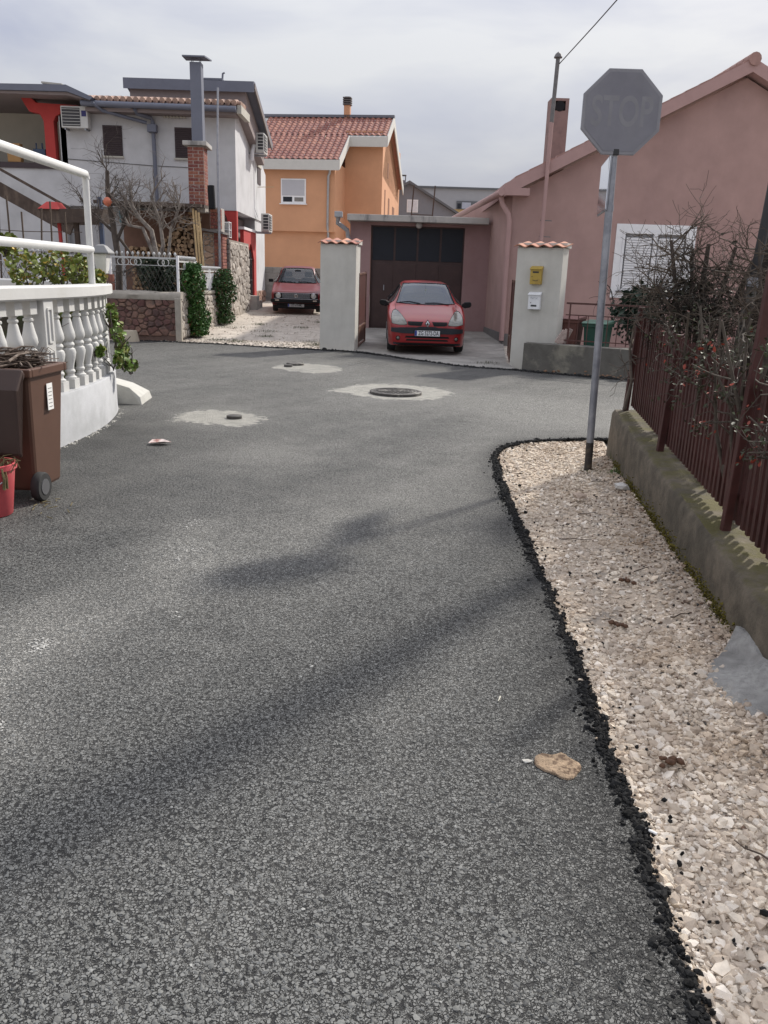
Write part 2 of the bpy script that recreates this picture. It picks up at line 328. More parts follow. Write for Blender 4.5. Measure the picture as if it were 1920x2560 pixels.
def stones(name, P, S, cols, m, label, flat=.6, seed=1, ang=.55, kind='stuff', parent=None):
    """one mesh of many small broken stones: P centres, S sizes, cols per-stone colours"""
    g = np.random.default_rng(seed); n = len(P); T = []
    for k in range(8):
        v = ICO_V*(1+g.uniform(-.38, .32, (12, 1)))*np.array([1, g.uniform(.6, .95), g.uniform(flat*.7, flat*1.2)])
        T.append(v)
    T = np.array(T)[g.integers(0, 8, n)]
    az = g.uniform(0, 2*np.pi, n); tx = g.normal(0, ang*.5, n); ty = g.normal(0, ang*.5, n)
    ca_, sa_ = np.cos(az), np.sin(az); Z = np.zeros(n); O = np.ones(n)
    Rz = np.stack([ca_, -sa_, Z, sa_, ca_, Z, Z, Z, O], 1).reshape(n, 3, 3); Rx = np.stack([O, Z, Z, Z, np.cos(tx), -np.sin(tx), Z, np.sin(tx), np.cos(tx)], 1).reshape(n, 3, 3); Ry = np.stack([np.cos(ty), Z, np.sin(ty), Z, O, Z, -np.sin(ty), Z, np.cos(ty)], 1).reshape(n, 3, 3)
    W = np.einsum('nij,nkj->nki', Rz@Rx@Ry, T)*np.asarray(S)[:, None, None]+np.asarray(P)[:, None, :]
    me = bpy.data.meshes.new(name); nv = n*12; nf = n*20
    me.vertices.add(nv); me.vertices.foreach_set('co', W.reshape(-1).astype(np.float32))
    F = (ICO_F[None]+(np.arange(n)*12)[:, None, None]).reshape(-1)
    me.loops.add(nf*3); me.loops.foreach_set('vertex_index', F.astype(np.int32)); me.polygons.add(nf); me.polygons.foreach_set('loop_start', np.arange(0, nf*3, 3, dtype=np.int32)); me.update(calc_edges=True)
    a = me.color_attributes.new('Col', 'FLOAT_COLOR', 'POINT'); C = np.ones((n, 12, 4)); C[:, :, :3] = np.asarray(cols)[:, None, :]; a.data.foreach_set('color', C.reshape(-1).astype(np.float32))
    me.materials.append(m); me.shade_flat(); o = link(name, me, parent)
    if kind: o['kind'] = kind
    if label: o['label'] = label
    return o
STONE = mat('broken_stone', (.5, .45, .4), .9, .14, 60, .25, 160, attr=True)
def scatter(poly, n, g, ylo=-9, yhi=99):
    poly = poly[::4] if len(poly) > 120 else poly; P = np.array([tuple(p) for p in poly]); lo, hi = P.min(0), P.max(0); lo[1] = max(lo[1], ylo); hi[1] = min(hi[1], yhi); out = []
    while len(out) < n:
        q = g.uniform(lo, hi); 
        if inside(q, poly): out.append(q)
    return np.array(out)
g = np.random.default_rng(3)
A = np.concatenate([scatter(VPOLY, 19000, g, .9, 3.6), scatter(VPOLY, 12000, g, 3.6, 8.5)])
S = np.clip(g.lognormal(math.log(.0080), .48, len(A)), .0035, .025)
P3 = np.array([(x, y, verge_z(x, y)+s*.25) for (x, y), s in zip(A, S)])
base = np.array([[.60, .51, .405], [.68, .595, .485], [.52, .43, .335], [.72, .645, .55], [.47, .39, .31]])[g.integers(0, 5, len(A))]
dirty = np.clip(1-np.abs(np.array([x-WO(y) for x, y in A]))/.30, 0, 1)
dirt2 = np.array([max(0, fbm(x, y, 2.2, 4)) for x, y in A]); C = base*(1+g.uniform(-.16, .14, (len(A), 1)))*(1-np.array([.42, .5, .55])*(dirty*g.uniform(.3, 1, len(A)))[:, None])*(1-np.array([.30, .36, .42])*dirt2[:, None])
o = stones('verge_gravel', P3, S, C, STONE, 'beige crushed limestone gravel along the garden wall', .55, 5); o['category'] = 'gravel'
# ---- soil crumbs and dead bits between the stones, thicker towards the wall
Q = scatter(VPOLY, 5200, g, 1.0, 8.2); k = np.array([g.random() < (.10+.9*math.exp(-abs(x-WO(y))/.22)*max(0, .55+fbm(x, y, 1.6, 9))) for x, y in Q]); Q = Q[k]; S = g.uniform(.003, .011, len(Q))
C = np.array([[.10, .075, .055], [.05, .045, .04], [.16, .10, .07]])[g.integers(0, 3, len(Q))]*g.uniform(.6, 1.3, (len(Q), 1))
o = stones('soil_crumbs', np.array([(x, y, verge_z(x, y)+.006) for x, y in Q]), S, C, STONE, 'dark soil crumbs and dead leaf bits among the verge gravel', .6, 19, .6); o['category'] = 'soil'
# ---- ragged asphalt rims: loose black lumps along both road edges
TAR = mat('bitumen_lumps', (.022, .022, .024), .85, .3, 50, .3, 120, attr=True, spec=.15)
def rim(edge, n, off0, off1, s, seed, lo, hi):
    g = np.random.default_rng(seed); pts = [p for p in edge if lo <= p.y <= hi and -6 < p.x < 4.4]; P = []; 
    for _ in range(n):
        i = g.integers(0, len(pts)-1); a, b = pts[i], pts[i+1]
        if (b-a).length > .5: continue
        d = (b-a); nr = Vector((d.y, -d.x)).normalized(); q = a+d*g.random()+nr*g.normal(off0, off1); sz = s*g.lognormal(0, .35)
        P.append((q.x, q.y, .003+sz*.3-max(0, g.normal(.0, .004)), sz))
    return np.array(P)
Q = np.concatenate([rim(eR, 10500, -.004, .014, .0072, 1, .9, 8.6), rim(eR, 300, .06, .07, .0065, 2, 1, 8.4), rim(eR, 1500, -.035, .02, .005, 8, .9, 8.6)])
c_ = np.full((len(Q), 3), .014)*g.uniform(.5, 1.8, (len(Q), 1))
o = stones('asphalt_rim', Q[:, :3], Q[:, 3], c_, TAR, 'black crumbling asphalt rim between street and gravel verge', .8, 6); o['category'] = 'asphalt rim'
Q = rim(eF, 5200, .0, .035, .016, 4, 13.5, 19); c_ = np.full((len(Q), 3), .022)*g.uniform(.6, 1.6, (len(Q), 1))
o = stones('asphalt_rim', Q[:, :3], Q[:, 3], c_, TAR, 'black crumbling asphalt rim below the driveway and alley', .7, 7); o['category'] = 'asphalt rim'
# ---- loose stones on the alley
AL = [(-5.6, 18.75), (-4.1, 18.55), (-2.8, 18.1), (-1.5, 17.9), (-1.45, 24), (-1.6, 32), (-4.6, 32), (-4.7, 19.2)]
A = np.concatenate([scatter(AL, 1500, g, 17.5, 19.6), scatter(AL, 500, g, 19.6, 27)]); S = np.clip(g.lognormal(math.log(.014), .45, len(A)), .006, .05)
P3 = np.array([(x, y, zt(y)-.034+s*.2) for (x, y), s in zip(A, S)]); C = np.array([.46, .41, .35])*g.uniform(.75, 1.15, (len(A), 1))
o = stones('alley_gravel', P3, S, C, STONE, 'pale loose stones on the dirt alley', .6, 9); o['category'] = 'gravel'
# ---- coarse aggregate standing proud of the near asphalt
P = []
while len(P) < 30000:
    y = 1.15+3.6*g.random()**1.7; x = g.uniform(-.50*y-.35, .93)
    if x < .70+.035*(y-1.2): P.append((x, y))
P = np.array(P); S = np.clip(g.lognormal(math.log(.0046), .35, len(P)), .0025, .0105)
P3 = np.array([(x, y, road_z(x, y)-s*.12) for (x, y), s in zip(P, S)]); C = np.array([.158, .159, .151])*g.uniform(.58, 1.15, (len(P), 1))
C[g.random(len(P)) < .008] *= 1.8; C *= np.clip((.70+.035*(P[:, 1]-1.2)+.02-P[:, 0])/.45, .15, 1)[:, None]
o = stones('asphalt_aggregate', P3, S, C, mat('aggregate', (.14, .14, .14), .72, .15, 90, .2, 200, attr=True, spec=.3), 'coarse grey stone chips in the asphalt surface', .5, 17, .3); o['category'] = 'asphalt'
# ---- cement patches round the street covers
CEM = mat('cement_patch', (.43, .415, .375), .95, .2, 22, .4, 70, col2=(.29, .285, .27), c2s=4, c2t=(.48, .66))
g = np.random.default_rng(77); P = []
for cx, cy, r_, k in ((-1.2, 5.0, .045, 70), (-1.08, 4.45, .03, 40), (-1.14, 4.3, .03, 30), (-1.44, 3.18, .026, 120), (-1.52, 2.93, .012, 40), (-1.36, 2.52, .03, 110), (-.95, 3.55, .03, 5), (-1.3, 4.1, .2, 6)):
    for _ in range(k): P.append((cx+g.normal(0, r_), cy+g.normal(0, r_*1.3), road_z(cx, cy)+.002))
P = np.array(P); o = stones('plaster_flecks', P, g.uniform(.002, .007, len(P)), np.array([.47, .46, .43])*g.uniform(.6, 1.1, (len(P), 1)), STONE, 'white plaster flecks scattered on the asphalt', .35, 14, .2); o['category'] = 'flecks'
IRON = mat('cast_iron', (.075, .07, .065), .6, .25, 30, .4, 120, metal=.35, col2=(.20, .19, .17), c2s=8)
def cover(x, y, r, h, label, ribs=True):
    t = thing('manhole_cover', label, 'manhole', (x, y, 0))
    z = road_z(x, y)+.012
    MB().lathe([(r*1.0, z-.04), (r*1.0, z+h*.85), (r*.97, z+h), (r*.87, z+h), (r*.86, z+h*.6), (r*.5, z+h*.6)], 40, (x, y, 0)).build('frame', IRON, t, auto=40)
    MB().lathe([(r*.84, z-.02), (r*.84, z+h*.95), (r*.80, z+h*1.05), (0.001, z+h*1.12)], 40, (x, y, 0)).build('cover_plate', IRON, t, auto=40)
    if ribs:
        b = MB()
        for ring, k in ((.72, 26), (.58, 20), (.44, 16), (.3, 10), (.14, 5)):
            for i in range(k):
                a = 2*math.pi*i/k; c = Vector((x+r*ring*math.cos(a), y+r*ring*math.sin(a), z+h*1.08)); tdir = Vector((-math.sin(a), math.cos(a), 0)); b.bar(c-tdir*r*.06, c+tdir*r*.06, r*.06, .012)
        b.build('tread_pattern', IRON, t)
cover(.11, 11.35, .36, .028, 'big round cast iron manhole cover in its raised frame')
cover(-1.68, 8.95, .085, .02, 'small iron street cap alone in a pale cement patch', False)
cover(-1.66, 14.72, .155, .025, 'larger of two dark iron street caps side by side', False)
cover(-1.74, 14.36, .075, .025, 'smaller of two dark iron street caps side by side', False)
# ================================================================== RIGHT SIDE: garden wall, picket fence, stop sign, utility pole
GW = thing('garden_wall', 'low mossy concrete garden wall under the brown picket fence', 'wall', (1.8, 5, 0))
def moss_wall():
    m = mat('mossy_concrete', (.135, .112, .083), .95, .3, 12, .8, 45, col2=(.08, .068, .05), c2s=3.2, c2t=(.42, .62)); t = m.node_tree; N = t.nodes; L = t.links; b = N['Principled BSDF']
    src = b.inputs['Base Color'].links[0].from_socket; ge = N.new('ShaderNodeNewGeometry'); sp = N.new('ShaderNodeSeparateXYZ'); L.new(ge.outputs['Normal'], sp.inputs[0])
    co = N.new('ShaderNodeTexCoord').outputs['Object']; pz = N.new('ShaderNodeSeparateXYZ'); L.new(co, pz.inputs[0])
    n = N.new('ShaderNodeTexNoise'); n.inputs['Scale'].default_value = 5; n.inputs['Detail'].default_value = 7; n.inputs['Roughness'].default_value = .7; L.new(co, n.inputs['Vector'])
    def mr(x, a, c, d, e):
        q = N.new('ShaderNodeMapRange'); L.new(x, q.inputs[0]); [setattr(q.inputs[i+1], 'default_value', k) for i, k in enumerate((a, c, d, e))]; return q.outputs[0]
    def ma(op, x, y):
        q = N.new('ShaderNodeMath'); q.operation = op; L.new(x, q.inputs[0])
        if isinstance(y, (int, float)): q.inputs[1].default_value = y
        else: L.new(y, q.inputs[1])
        q.use_clamp = True; return q.outputs[0]
    top = ma('MULTIPLY', mr(sp.outputs['Z'], .6, .95, 0, 1), mr(n.outputs['Fac'], .40, .6, 0, .85))
    low = ma('MULTIPLY', mr(pz.outputs['Z'], .10, -.0, 0, 1), mr(n.outputs['Fac'], .46, .56, 0, 1))
    for fac, c in ((top, (.10, .088, .028, 1)), (low, (.085, .08, .018, 1))):
        x = N.new('ShaderNodeMix'); x.data_type = 'RGBA'; L.new(fac, x.inputs[0]); L.new(src, x.inputs[6]); x.inputs[7].default_value = c; src = x.outputs[2]
    L.new(src, b.inputs['Base Color']); return m
MOSSY = moss_wall()
wtop = lambda y: .27+.165*max(0, min(1, (y-3.4)/4.1))
mb = MB(); yy = np.concatenate([np.arange(-2, 7.5, .08), [7.55]]); prof = []
for y in yy:
    x = WO(y); h = wtop(y); q = lambda a, b: .006*fbm(x*3+a, y*3, 2.0, b)
    prof.append([(x-.012+q(0, 1), y, -.08), (x+q(1, 2)*1.5, y, h*.45), (x+.006+q(2, 3), y, h-.03), (x+.03+q(3, 4), y, h+q(4, 5)), (x+.15, y, h+.006+q(5, 6)), (x+.27+q(6, 7), y, h+q(7, 7)), (x+.29, y, h-.03), (x+.29, y, -.08)])
n = 8
mb.add([p for r in prof for p in r], [[i*n+k, i*n+k+1, (i+1)*n+k+1, (i+1)*n+k] for i in range(len(prof)-1) for k in range(n-1)]+[list(range(n)), [(len(prof)-1)*n+k for k in range(n)][::-1]])
mb.build('wall_body', MOSSY, GW, auto=50)
struct('garden_bed', MB().add([(WO(-2)+.25, -2, .1), (9, -2, .1), (9, 5.8, .1), (4.2, 7.4, .1), (WO(7.5)+.2, 7.5, .1)], [[0, 1, 2, 3, 4]]), mat('garden_soil', (.085, .068, .05), 1, .3, 8, .6, 40, col2=(.12, .11, .06), c2s=4), 'dark garden soil behind the picket fence')
MOSS = mat('moss', (.075, .078, .018), 1, .35, 30, .9, 160, col2=(.13, .10, .03), c2s=9)
g = np.random.default_rng(21); P = []
for y0, ln in ((6.9, .25), (6.2, .3), (5.35, .5), (4.75, .35), (4.2, .3), (3.75, .35), (5.9, .2)):
    for _ in range(int(1100*ln)):
        y = y0+g.normal(0, ln*.4); P.append((WO(y)-.004-abs(g.normal(0, .010)), y, .0+abs(g.normal(0, .04))))
P = np.array(P); o = stones('moss_fringe', P, g.uniform(.003, .008, len(P)), np.array([.105, .088, .022])*g.uniform(.5, 1.5, (len(P), 1)), mat('moss_tufts', (.08, .08, .02), 1, .3, 80, attr=True, spec=.1), 'yellow-green moss along the foot of the garden wall', .8, 3); o['category'] = 'moss'
# cement splash at the wall foot
mb = MB(); q = dense(smooth_poly([(1.60, 3.45), (1.45, 3.3), (1.34, 3.1), (1.33, 2.92), (1.40, 2.78), (1.47, 2.66), (1.60, 2.5), (1.64, 3.0), (1.60, 3.45)], 2), .03, .03, 9)[:-1]
rings = []
for k, (s, z) in enumerate(((1, -.01), (.9, .012), (.6, .03), (.3, .045))):
    rings.append([(1.56+(p.x-1.56)*s, 3.0+(p.y-3.0)*s, z+verge_z(p.x, p.y)+(.012*fbm(p.x, p.y, 9, k)+.008*fbm(p.x, p.y, 40, k) if k else 0)+(.09*s*max(0, (p.x-1.50)/.12) if k else 0)) for p in q])
N_ = len(q); mb.add([p for r in rings for p in r]+[(1.56, 3.0, .12)], [[k*N_+i, k*N_+(i+1) % N_, (k+1)*N_+(i+1) % N_, (k+1)*N_+i] for k in range(3) for i in range(N_)]+[[3*N_+i, 3*N_+(i+1) % N_, 4*N_] for i in range(N_)])
tag(mb.build('cement_splash', mat('grey_cement', (.36, .35, .33), .97, .3, 40, 1.0, 120, col2=(.22, .212, .2), c2s=5, c2t=(.45, .62)), smooth=True), 'lump of pale grey cement spilled at the foot of the garden wall', 'cement')
# picket fence
FBROWN = mat('brown_fence_paint', (.056, .0175, .015), .55, .25, 18, .15, 60, rand=.18, col2=(.085, .036, .026), c2s=7, c2t=(.6, .72))
FE = thing('picket_fence', 'dark red-brown picket fence on the mossy garden wall', 'fence', (2.2, 5, .4))
fx = lambda y: WO(y)+.165
ftop = lambda y: 1.12+.16*max(0, min(1, (y-4.5)/2.7))
pk = None; y = 7.46; i = 0
while y > 2.2:
    zb = wtop(y)+.055; zz = ftop(y)+random.uniform(-.012, .012)
    if pk is None:
        # one picket: flat bar with a bevelled tip, unit height
        pk = MB().prism([(-.009, -.0185, 0), (-.009, .0185, 0), (-.009, .0185, .97), (-.009, -.0185, 1.0)], (.018, 0, 0)).build('picket', FBROWN, FE, local=True)
        o = pk
    else: o = dup(pk)
    o.location = Vector((fx(y), y, zb))-FE.location; o.scale = (1, 1, zz-zb); o.rotation_euler = (random.uniform(-.008, .008), random.uniform(-.01, .01), R(-6.3)+random.uniform(-.06, .06)); y -= .083; i += 1
for z in (.2, -.17):
    a, b = 7.5, 2.2; f = (lambda y: wtop(y)+.16) if z > 0 else (lambda y: ftop(y)-.14)
    MB().bar((fx(a)+.026, a, f(a)), (fx(b)+.026, b, f(b)), .03, .032).build('rail', FBROWN, FE)
for y, h in ((7.52, 1.36), (5.95, 1.22), (4.2, 1.75), (2.5, 1.4)):
    MB().bar((fx(y)-.045, y, wtop(y)-.05), (fx(y)-.03+.02*h, y, h), .045, .045, up=(0, 1, 0)).build('post', FBROWN, FE, bevel=.004)
# stop sign
GALV = mat('galvanised_steel', (.33, .34, .37), .45, .14, 9, .1, 40, metal=.55, col2=(.25, .26, .29), c2s=4)
SG = thing('stop_sign', 'faded grey octagonal stop sign on a leaning steel post', 'stop sign', (1.75, 6.93, 0))
PT = Vector((1.70, 6.965, 3.05)); PB = Vector((1.755, 6.945, -.1))
MB().tube([PB, PB.lerp(PT, .5), PT], .031, 16).build('post', GALV, SG, auto=40)
MB().tube([PB.lerp(PT, .03), PB.lerp(PT, .107)], .0325, 16).build('post_foot_sleeve', mat('black_paint', (.035, .03, .028), .7, .3, 30, .3, 80, col2=(.09, .07, .05), c2s=12), SG, auto=40)
SF = mat('faded_sign_face', (.185, .185, .212), .55, .1, 5, 0, 40, col2=(.21, .21, .232), c2s=3, c2t=(.4, .7), spec=.3)
SW = mat('faded_sign_white', (.235, .235, .255), .55, .08, 7, spec=.3)
C0 = Vector((1.73, 6.93, 2.82)); rr = .3/math.cos(R(22.5))
def octo(r, y): return [(C0.x+r*math.sin(R(22.5+45*k)), C0.y+y, C0.z+r*math.cos(R(22.5+45*k))) for k in range(8)]
MB().prism(octo(rr, -.012), (0, .012, 0)).build('plate', SW, SG, bevel=.002)
MB().prism(octo(rr-.024, -.0145), (0, .003, 0)).build('plate_field', SF, SG)
rim_ = MB(); a, b = octo(rr, .002), octo(rr, .022)
for k in range(8): rim_.bar(a[k], a[(k+1) % 8], .004, .022, up=(0, 1, 0))
rim_.build('folded_rim', GALV, SG)
text_obj('lettering', 'STOP', .30, mat('faded_letter', (.214, .214, .230), .55, .12, 7, spec=.3), SG, Vector((1.728, 6.9152, 2.815))-SG.location, depth=.0003, bold=.005, sx=.66)
MB().box(1.695, 1.74, 6.915, 6.995, 2.515, 2.56).build('clamp', mat('black_plastic', (.03, .03, .032), .5, .1, 9), SG, bevel=.003)
MB().tube([PB.lerp(PT, .70), PB.lerp(PT, .715)], .035, 16).build('clamp', GALV, SG)
NP = thing('street_sign', 'small glossy panel sign seen edge-on below the stop sign plate', 'sign', (1.72, 6.95, 2.1))
MIR = mat('glossy_sign_sheet', (.86, .87, .90), .05, .03, 5, metal=.95, spec=.6)
a = Vector((1.683, 6.93, 0)); d = Vector((.088, .64, 0)); nrm = Vector((.064, -.0088, 0)).normalized()*.022
MB().prism([a+V(0, 0, 2.12), a+d+V(0, 0, 2.12), a+d+V(0, 0, 2.51), a+V(0, 0, 2.51)], -nrm*.3).build('panel', MIR, NP)
fr = MB()
for p, q in (((0, 2.115), (1, 2.115)), ((0, 2.515), (1, 2.515)), ((0, 2.11), (0, 2.52)), ((1, 2.11), (1, 2.52))): fr.bar(a+d*p[0]+V(.004, 0, p[1]), a+d*q[0]+V(.004, 0, q[1]), .012, .014)
fr.build('frame', GALV, NP, bevel=.003)
# utility pole behind the fence
UP = thing('utility_pole', 'tall dark tarred wooden utility pole with a black cable pipe, behind the fence', 'utility pole', (2.9, 6.75, 0))
TARW = mat('tarred_wood', (.05, .042, .036), .9, .3, 6, .6, 30, col2=(.085, .075, .065), c2s=3, streak=.12)
MB().tube([(3.0, 6.98, -.1), (3.12, 6.98, 2), (3.42, 6.98, 7.2)], [.11, .10, .08], 14).build('mast', TARW, UP, auto=40)
MB().tube([(2.73, 6.72, .1), (2.80, 6.7, 1.1), (2.835, 6.7, 1.62)], .043, 10).build('steel_conduit', mat('dull_conduit', (.14, .132, .122), .75, .2, 12, .3, 50), UP, auto=40)
MB().tube([(2.835, 6.7, 1.58), (2.865, 6.7, 2.1), (2.93, 6.74, 3.2), (3.0, 6.82, 5)], .036, 10).build('black_cable_pipe', MATS['black_plastic'], UP, auto=40)
MB().tube([(2.83, 6.7, 1.56), (2.838, 6.7, 1.63)], .05, 10).build('clamp', GALV, UP)
# ---- verge and road litter
def blob(mb, c, r, seed, sq=(1, 1, .7)):
    g = np.random.default_rng(seed); mb.add([Vector((v[0]*sq[0], v[1]*sq[1], v[2]*sq[2]))*r*(1+g.uniform(-.22, .22))+Vector(c) for v in ICO_V], ICO_F.tolist()); return mb
POO = mat('brown_clods', (.10, .05, .028), .8, .3, 60, .4, 120)
for (x, y, k, lab) in ((.985, 2.43, 9, 'dark brown clump of dung on the gravel beside the cement spill'), (1.12, 3.56, 7, 'older brown dung clump on the gravel, mid verge'), (1.32, 4.15, 6, 'brown clod of dirt on the gravel near the wall moss')):
    mb = MB(); g = np.random.default_rng(int(x*100))
    for i in range(k): blob(mb, (x+g.normal(0, .026), y+g.normal(0, .016), .008+.012*g.random()), g.uniform(.010, .017), i+k)
    tag(mb.build('dung_clump', POO, smooth=True), lab, 'dung')
# flattened brown scrap on the asphalt
q = dense(smooth_poly([(.53, 2.40), (.55, 2.45), (.60, 2.455), (.64, 2.475), (.665, 2.42), (.675, 2.38), (.655, 2.32), (.61, 2.31), (.56, 2.345), (.53, 2.40)], 1), .006, .02, 3)[:-1]; cx, cy = .605, 2.39; N_ = len(q)
rz_ = lambda x, y: .0035*abs(mnoise.noise(Vector((x*22, y*95, 2))))+.003*mnoise.noise(Vector((x*60, y*60, 5)))
mb = MB(); rings = [[(cx+(p.x-cx)*s_, cy+(p.y-cy)*s_, road_z(cx, cy)+.004+z+rz_(cx+(p.x-cx)*s_, cy+(p.y-cy)*s_)) for p in q] for s_, z in ((1, -.006), (.985, .0015), (.88, .002), (.76, .0025), (.63, .003), (.5, .0025), (.37, .003), (.25, .003), (.12, .003))]; K_ = len(rings)
mb.add([p for r in rings for p in r]+[(cx, cy, road_z(cx, cy)+.008)], [[k*N_+i, k*N_+(i+1) % N_, (k+1)*N_+(i+1) % N_, (k+1)*N_+i] for k in range(K_-1) for i in range(N_)]+[[(K_-1)*N_+i, (K_-1)*N_+(i+1) % N_, K_*N_] for i in range(N_)])
tag(mb.build('cardboard_scrap', mat('wet_cardboard', (.33, .24, .16), .95, .3, 50, 1.0, 90, col2=(.13, .085, .055), c2s=34, c2t=(.50, .60)), smooth=True), 'flattened tan scrap lying on the asphalt by the black rim', 'scrap')
tag(blob(MB(), (.505, 2.415, .006), .013, 4, (1.5, .8, .3)).build('plaster_crumb', CEM), 'white plaster crumb next to the tan scrap', 'crumb')
WHITE_ = mat('paper_white', (.78, .77, .74), .8, .06, 20)
tag(MB().tube([(.80, 2.07, .012), (.825, 2.045, .014)], .0042, 8).build('cigarette_butt', WHITE_), 'white cigarette butt on the black asphalt rim', 'cigarette butt')
tag(MB().tube([(.458, 2.81, .009), (.470, 2.845, .009)], [.0015, .004, ][:2], 6).build('seed_husk', mat('pale_husk', (.5, .48, .4), .8)), 'pale pointed husk on the open asphalt', 'husk')
mb = MB(); g = np.random.default_rng(8); pp = [(-2.18, 7.38), (-2.04, 7.36), (-1.98, 7.45), (-2.08, 7.52), (-2.17, 7.48)]
mb.add([(x, y, .012+g.uniform(0, .03)) for x, y in pp]+[(-2.08, 7.44, .012)], [[i, (i+1) % 5, 5] for i in range(5)])
tag(mb.build('crumpled_packet', mat('litter_packet', (.55, .47, .44), .6, .3, 25, col2=(.25, .10, .08), c2s=18)), 'crumpled white and red packet on the dark asphalt by the curved wall', 'litter')
TW = mat('dead_twig', (.085, .062, .047), .9, .3, 30)
for x, y, l, a, lab in ((1.09, 1.98, .14, 2.1, 'forked dark twig lying across the coarse open gravel'), (1.25, 1.86, .12, -.5, 'short twig beside the forked twig on the gravel'), (1.5, 2.36, .13, .2, 'twig just beyond the grey cement spill'), (1.2, 4.9, .22, .1, 'longest thin twig lying straight on the gravel'), (1.46, 4.35, .12, .4, 'twig by the brown clod near the wall moss'), (1.45, 3.7, .11, .5, 'twig between the old dung and the mossy wall'), (1.42, 5.5, .14, .1, 'bent twig below the tan stone on the gravel'), (1.72, 6.4, .14, 0, 'twig near the foot of the sign post'), (1.15, 5.9, .1, .3, 'short twig by the black rim level with the tan stone'), (1.5, 6.2, .1, 2.8, 'crooked twig between tan stone and sign post')):
    g = np.random.default_rng(int(abs(x*1000+y*77))); r_ = .0035; z = verge_z(x, y)+.018
    pts = [(x+l*(i/4-.5)*math.cos(a)+g.normal(0, l*.03), y+l*(i/4-.5)*math.sin(a)+g.normal(0, l*.03), z+abs(g.normal(0, .006))) for i in range(5)]
    tag(MB().tube(pts, [r_, r_, r_*.8, r_*.7, r_*.4], 6).build('twig', TW), lab, 'twig', 'twigs fallen on the gravel verge')
tag(blob(MB(), (1.45, 5.9, .03), .045, 11, (1.4, 1, .6)).build('loose_stone', mat('tan_stone', (.42, .33, .26), .9, .2, 20, .4, 70)), 'tan fist-sized stone on the gravel near the sign post', 'stone')
tag(blob(MB(), (1.83, 6.15, .05), .05, 12, (1.3, 1, .7)).build('loose_stone', mat('white_stone', (.52, .50, .47), .9, .15, 20, .4, 70)), 'whitish stone resting at the garden wall foot', 'stone')
# ================================================================== PINK HOUSE
PINK = mat('pink_render', (.375, .246, .222), .92, .09, 2.2, .35, 90, col2=(.325, .212, .194), c2s=.9, c2t=(.42, .72), streak=.35)
PINKT = mat('pink_trim', (.385, .25, .235), .85, .06, 5, .1, 60)
WHP = mat('white_paint', (.74, .74, .75), .55, .06, 8, .08, 50)
PLINTH = mat('grey_plinth', (.155, .145, .14), .95, .15, 6, .4, 50)
SOOT_SHADE = mat('soot_and_shade', (.012, .012, .014), .95, .2, 9)  # soot black, also used to paint shade inside openings
PH = thing('house', 'pink rendered house with a gable end and white shuttered window', 'house', (2.74, 20.2, 0))
gz = lambda x: 3.45+.515*(min(x, 15.5-x)-2.74)
X0, X1, WX0, WX1, WZ0, WZ1 = 2.74, 12.76, 5.36, 6.90, 1.40, 2.75
mb = MB(); Y0 = 20.2; T = (0, .3, 0)
mb.prism([(X0, Y0, -.1), (WX0, Y0, -.1), (WX0, Y0, gz(WX0)), (X0, Y0, gz(X0))], T)
mb.prism([(WX0, Y0, -.1), (WX1, Y0, -.1), (WX1, Y0, WZ0), (WX0, Y0, WZ0)], T); mb.prism([(WX0, Y0, WZ1), (WX1, Y0, WZ1), (WX1, Y0, gz(WX1)), (WX0, Y0, gz(WX0))], T)
mb.prism([(WX1, Y0, -.1), (X1, Y0, -.1), (X1, Y0, gz(X1)), (7.75, Y0, gz(7.75)), (WX1, Y0, gz(WX1))], T)
mb.build('gable_wall', PINK, PH)
sx = lambda y: 2.74-.053*(y-20.2)
MB().prism([(X0, 20.205, .28), (sx(31), 31, .3), (sx(31)+.3, 31, .3), (X0+.3, 20.205, .28)], (0, 0, 3.25)).build('side_wall', PINK, PH)
MB().prism([(X0-.025, 20.18, -.1), (sx(31)-.025, 31, -.1), (sx(31)+.25, 31, -.1), (X0+.25, 20.18, -.1)], (0, 0, .42)).build('plinth', PLINTH, PH)
ROOFY0, ROOFY1 = 19.92, 31
def roofz(x): return 3.66+.515*(min(x, 15.5-x)-2.5)
for s in (0, 1):
    f = (lambda x: x) if s == 0 else (lambda x: 15.5-x)
    MB().prism([(f(2.5), ROOFY0, roofz(2.5)-.27), (f(7.75), ROOFY0, roofz(7.75)-.27), (f(7.75), ROOFY0, roofz(7.75)), (f(2.5), ROOFY0, roofz(2.5))], (0, ROOFY1-ROOFY0, 0)).build('roof_slab', PINKT, PH)
rf_ = MB().box(2.505, 3.08, ROOFY0-.004, ROOFY0+.3, 3.42, 3.58).build('eave_return', PINKT, PH)
TILE = mat('clay_tile', (.42, .19, .13), .85, .2, 12, .25, 60, rand=.22, hue=.012, col2=(.30, .17, .13), c2s=6)
mb = MB()
for y in np.arange(ROOFY0-.04, ROOFY1, .38): mb.tube([(7.75, y, roofz(7.75)-.02), (7.75, y+.4, roofz(7.75)-.005)], [.135, .12], 12)
ro = mb.build('ridge_tiles', mat('dusty_pink_tile', (.33, .20, .175), .85, .15, 8), PH, auto=40)
mb = MB()
for k in range(17):
    x = 2.72+k*.3; mb.prism([(x, ROOFY0+.02, roofz(x)+.003), (x+.28, ROOFY0+.02, roofz(x+.28)-.01), (x+.28, ROOFY0+.02, roofz(x+.28)+.03), (x+.02, ROOFY0+.02, roofz(x)+.05)], (0, 8, 0))
mb.build('roof_tile_courses', MATS['dusty_pink_tile'], PH)
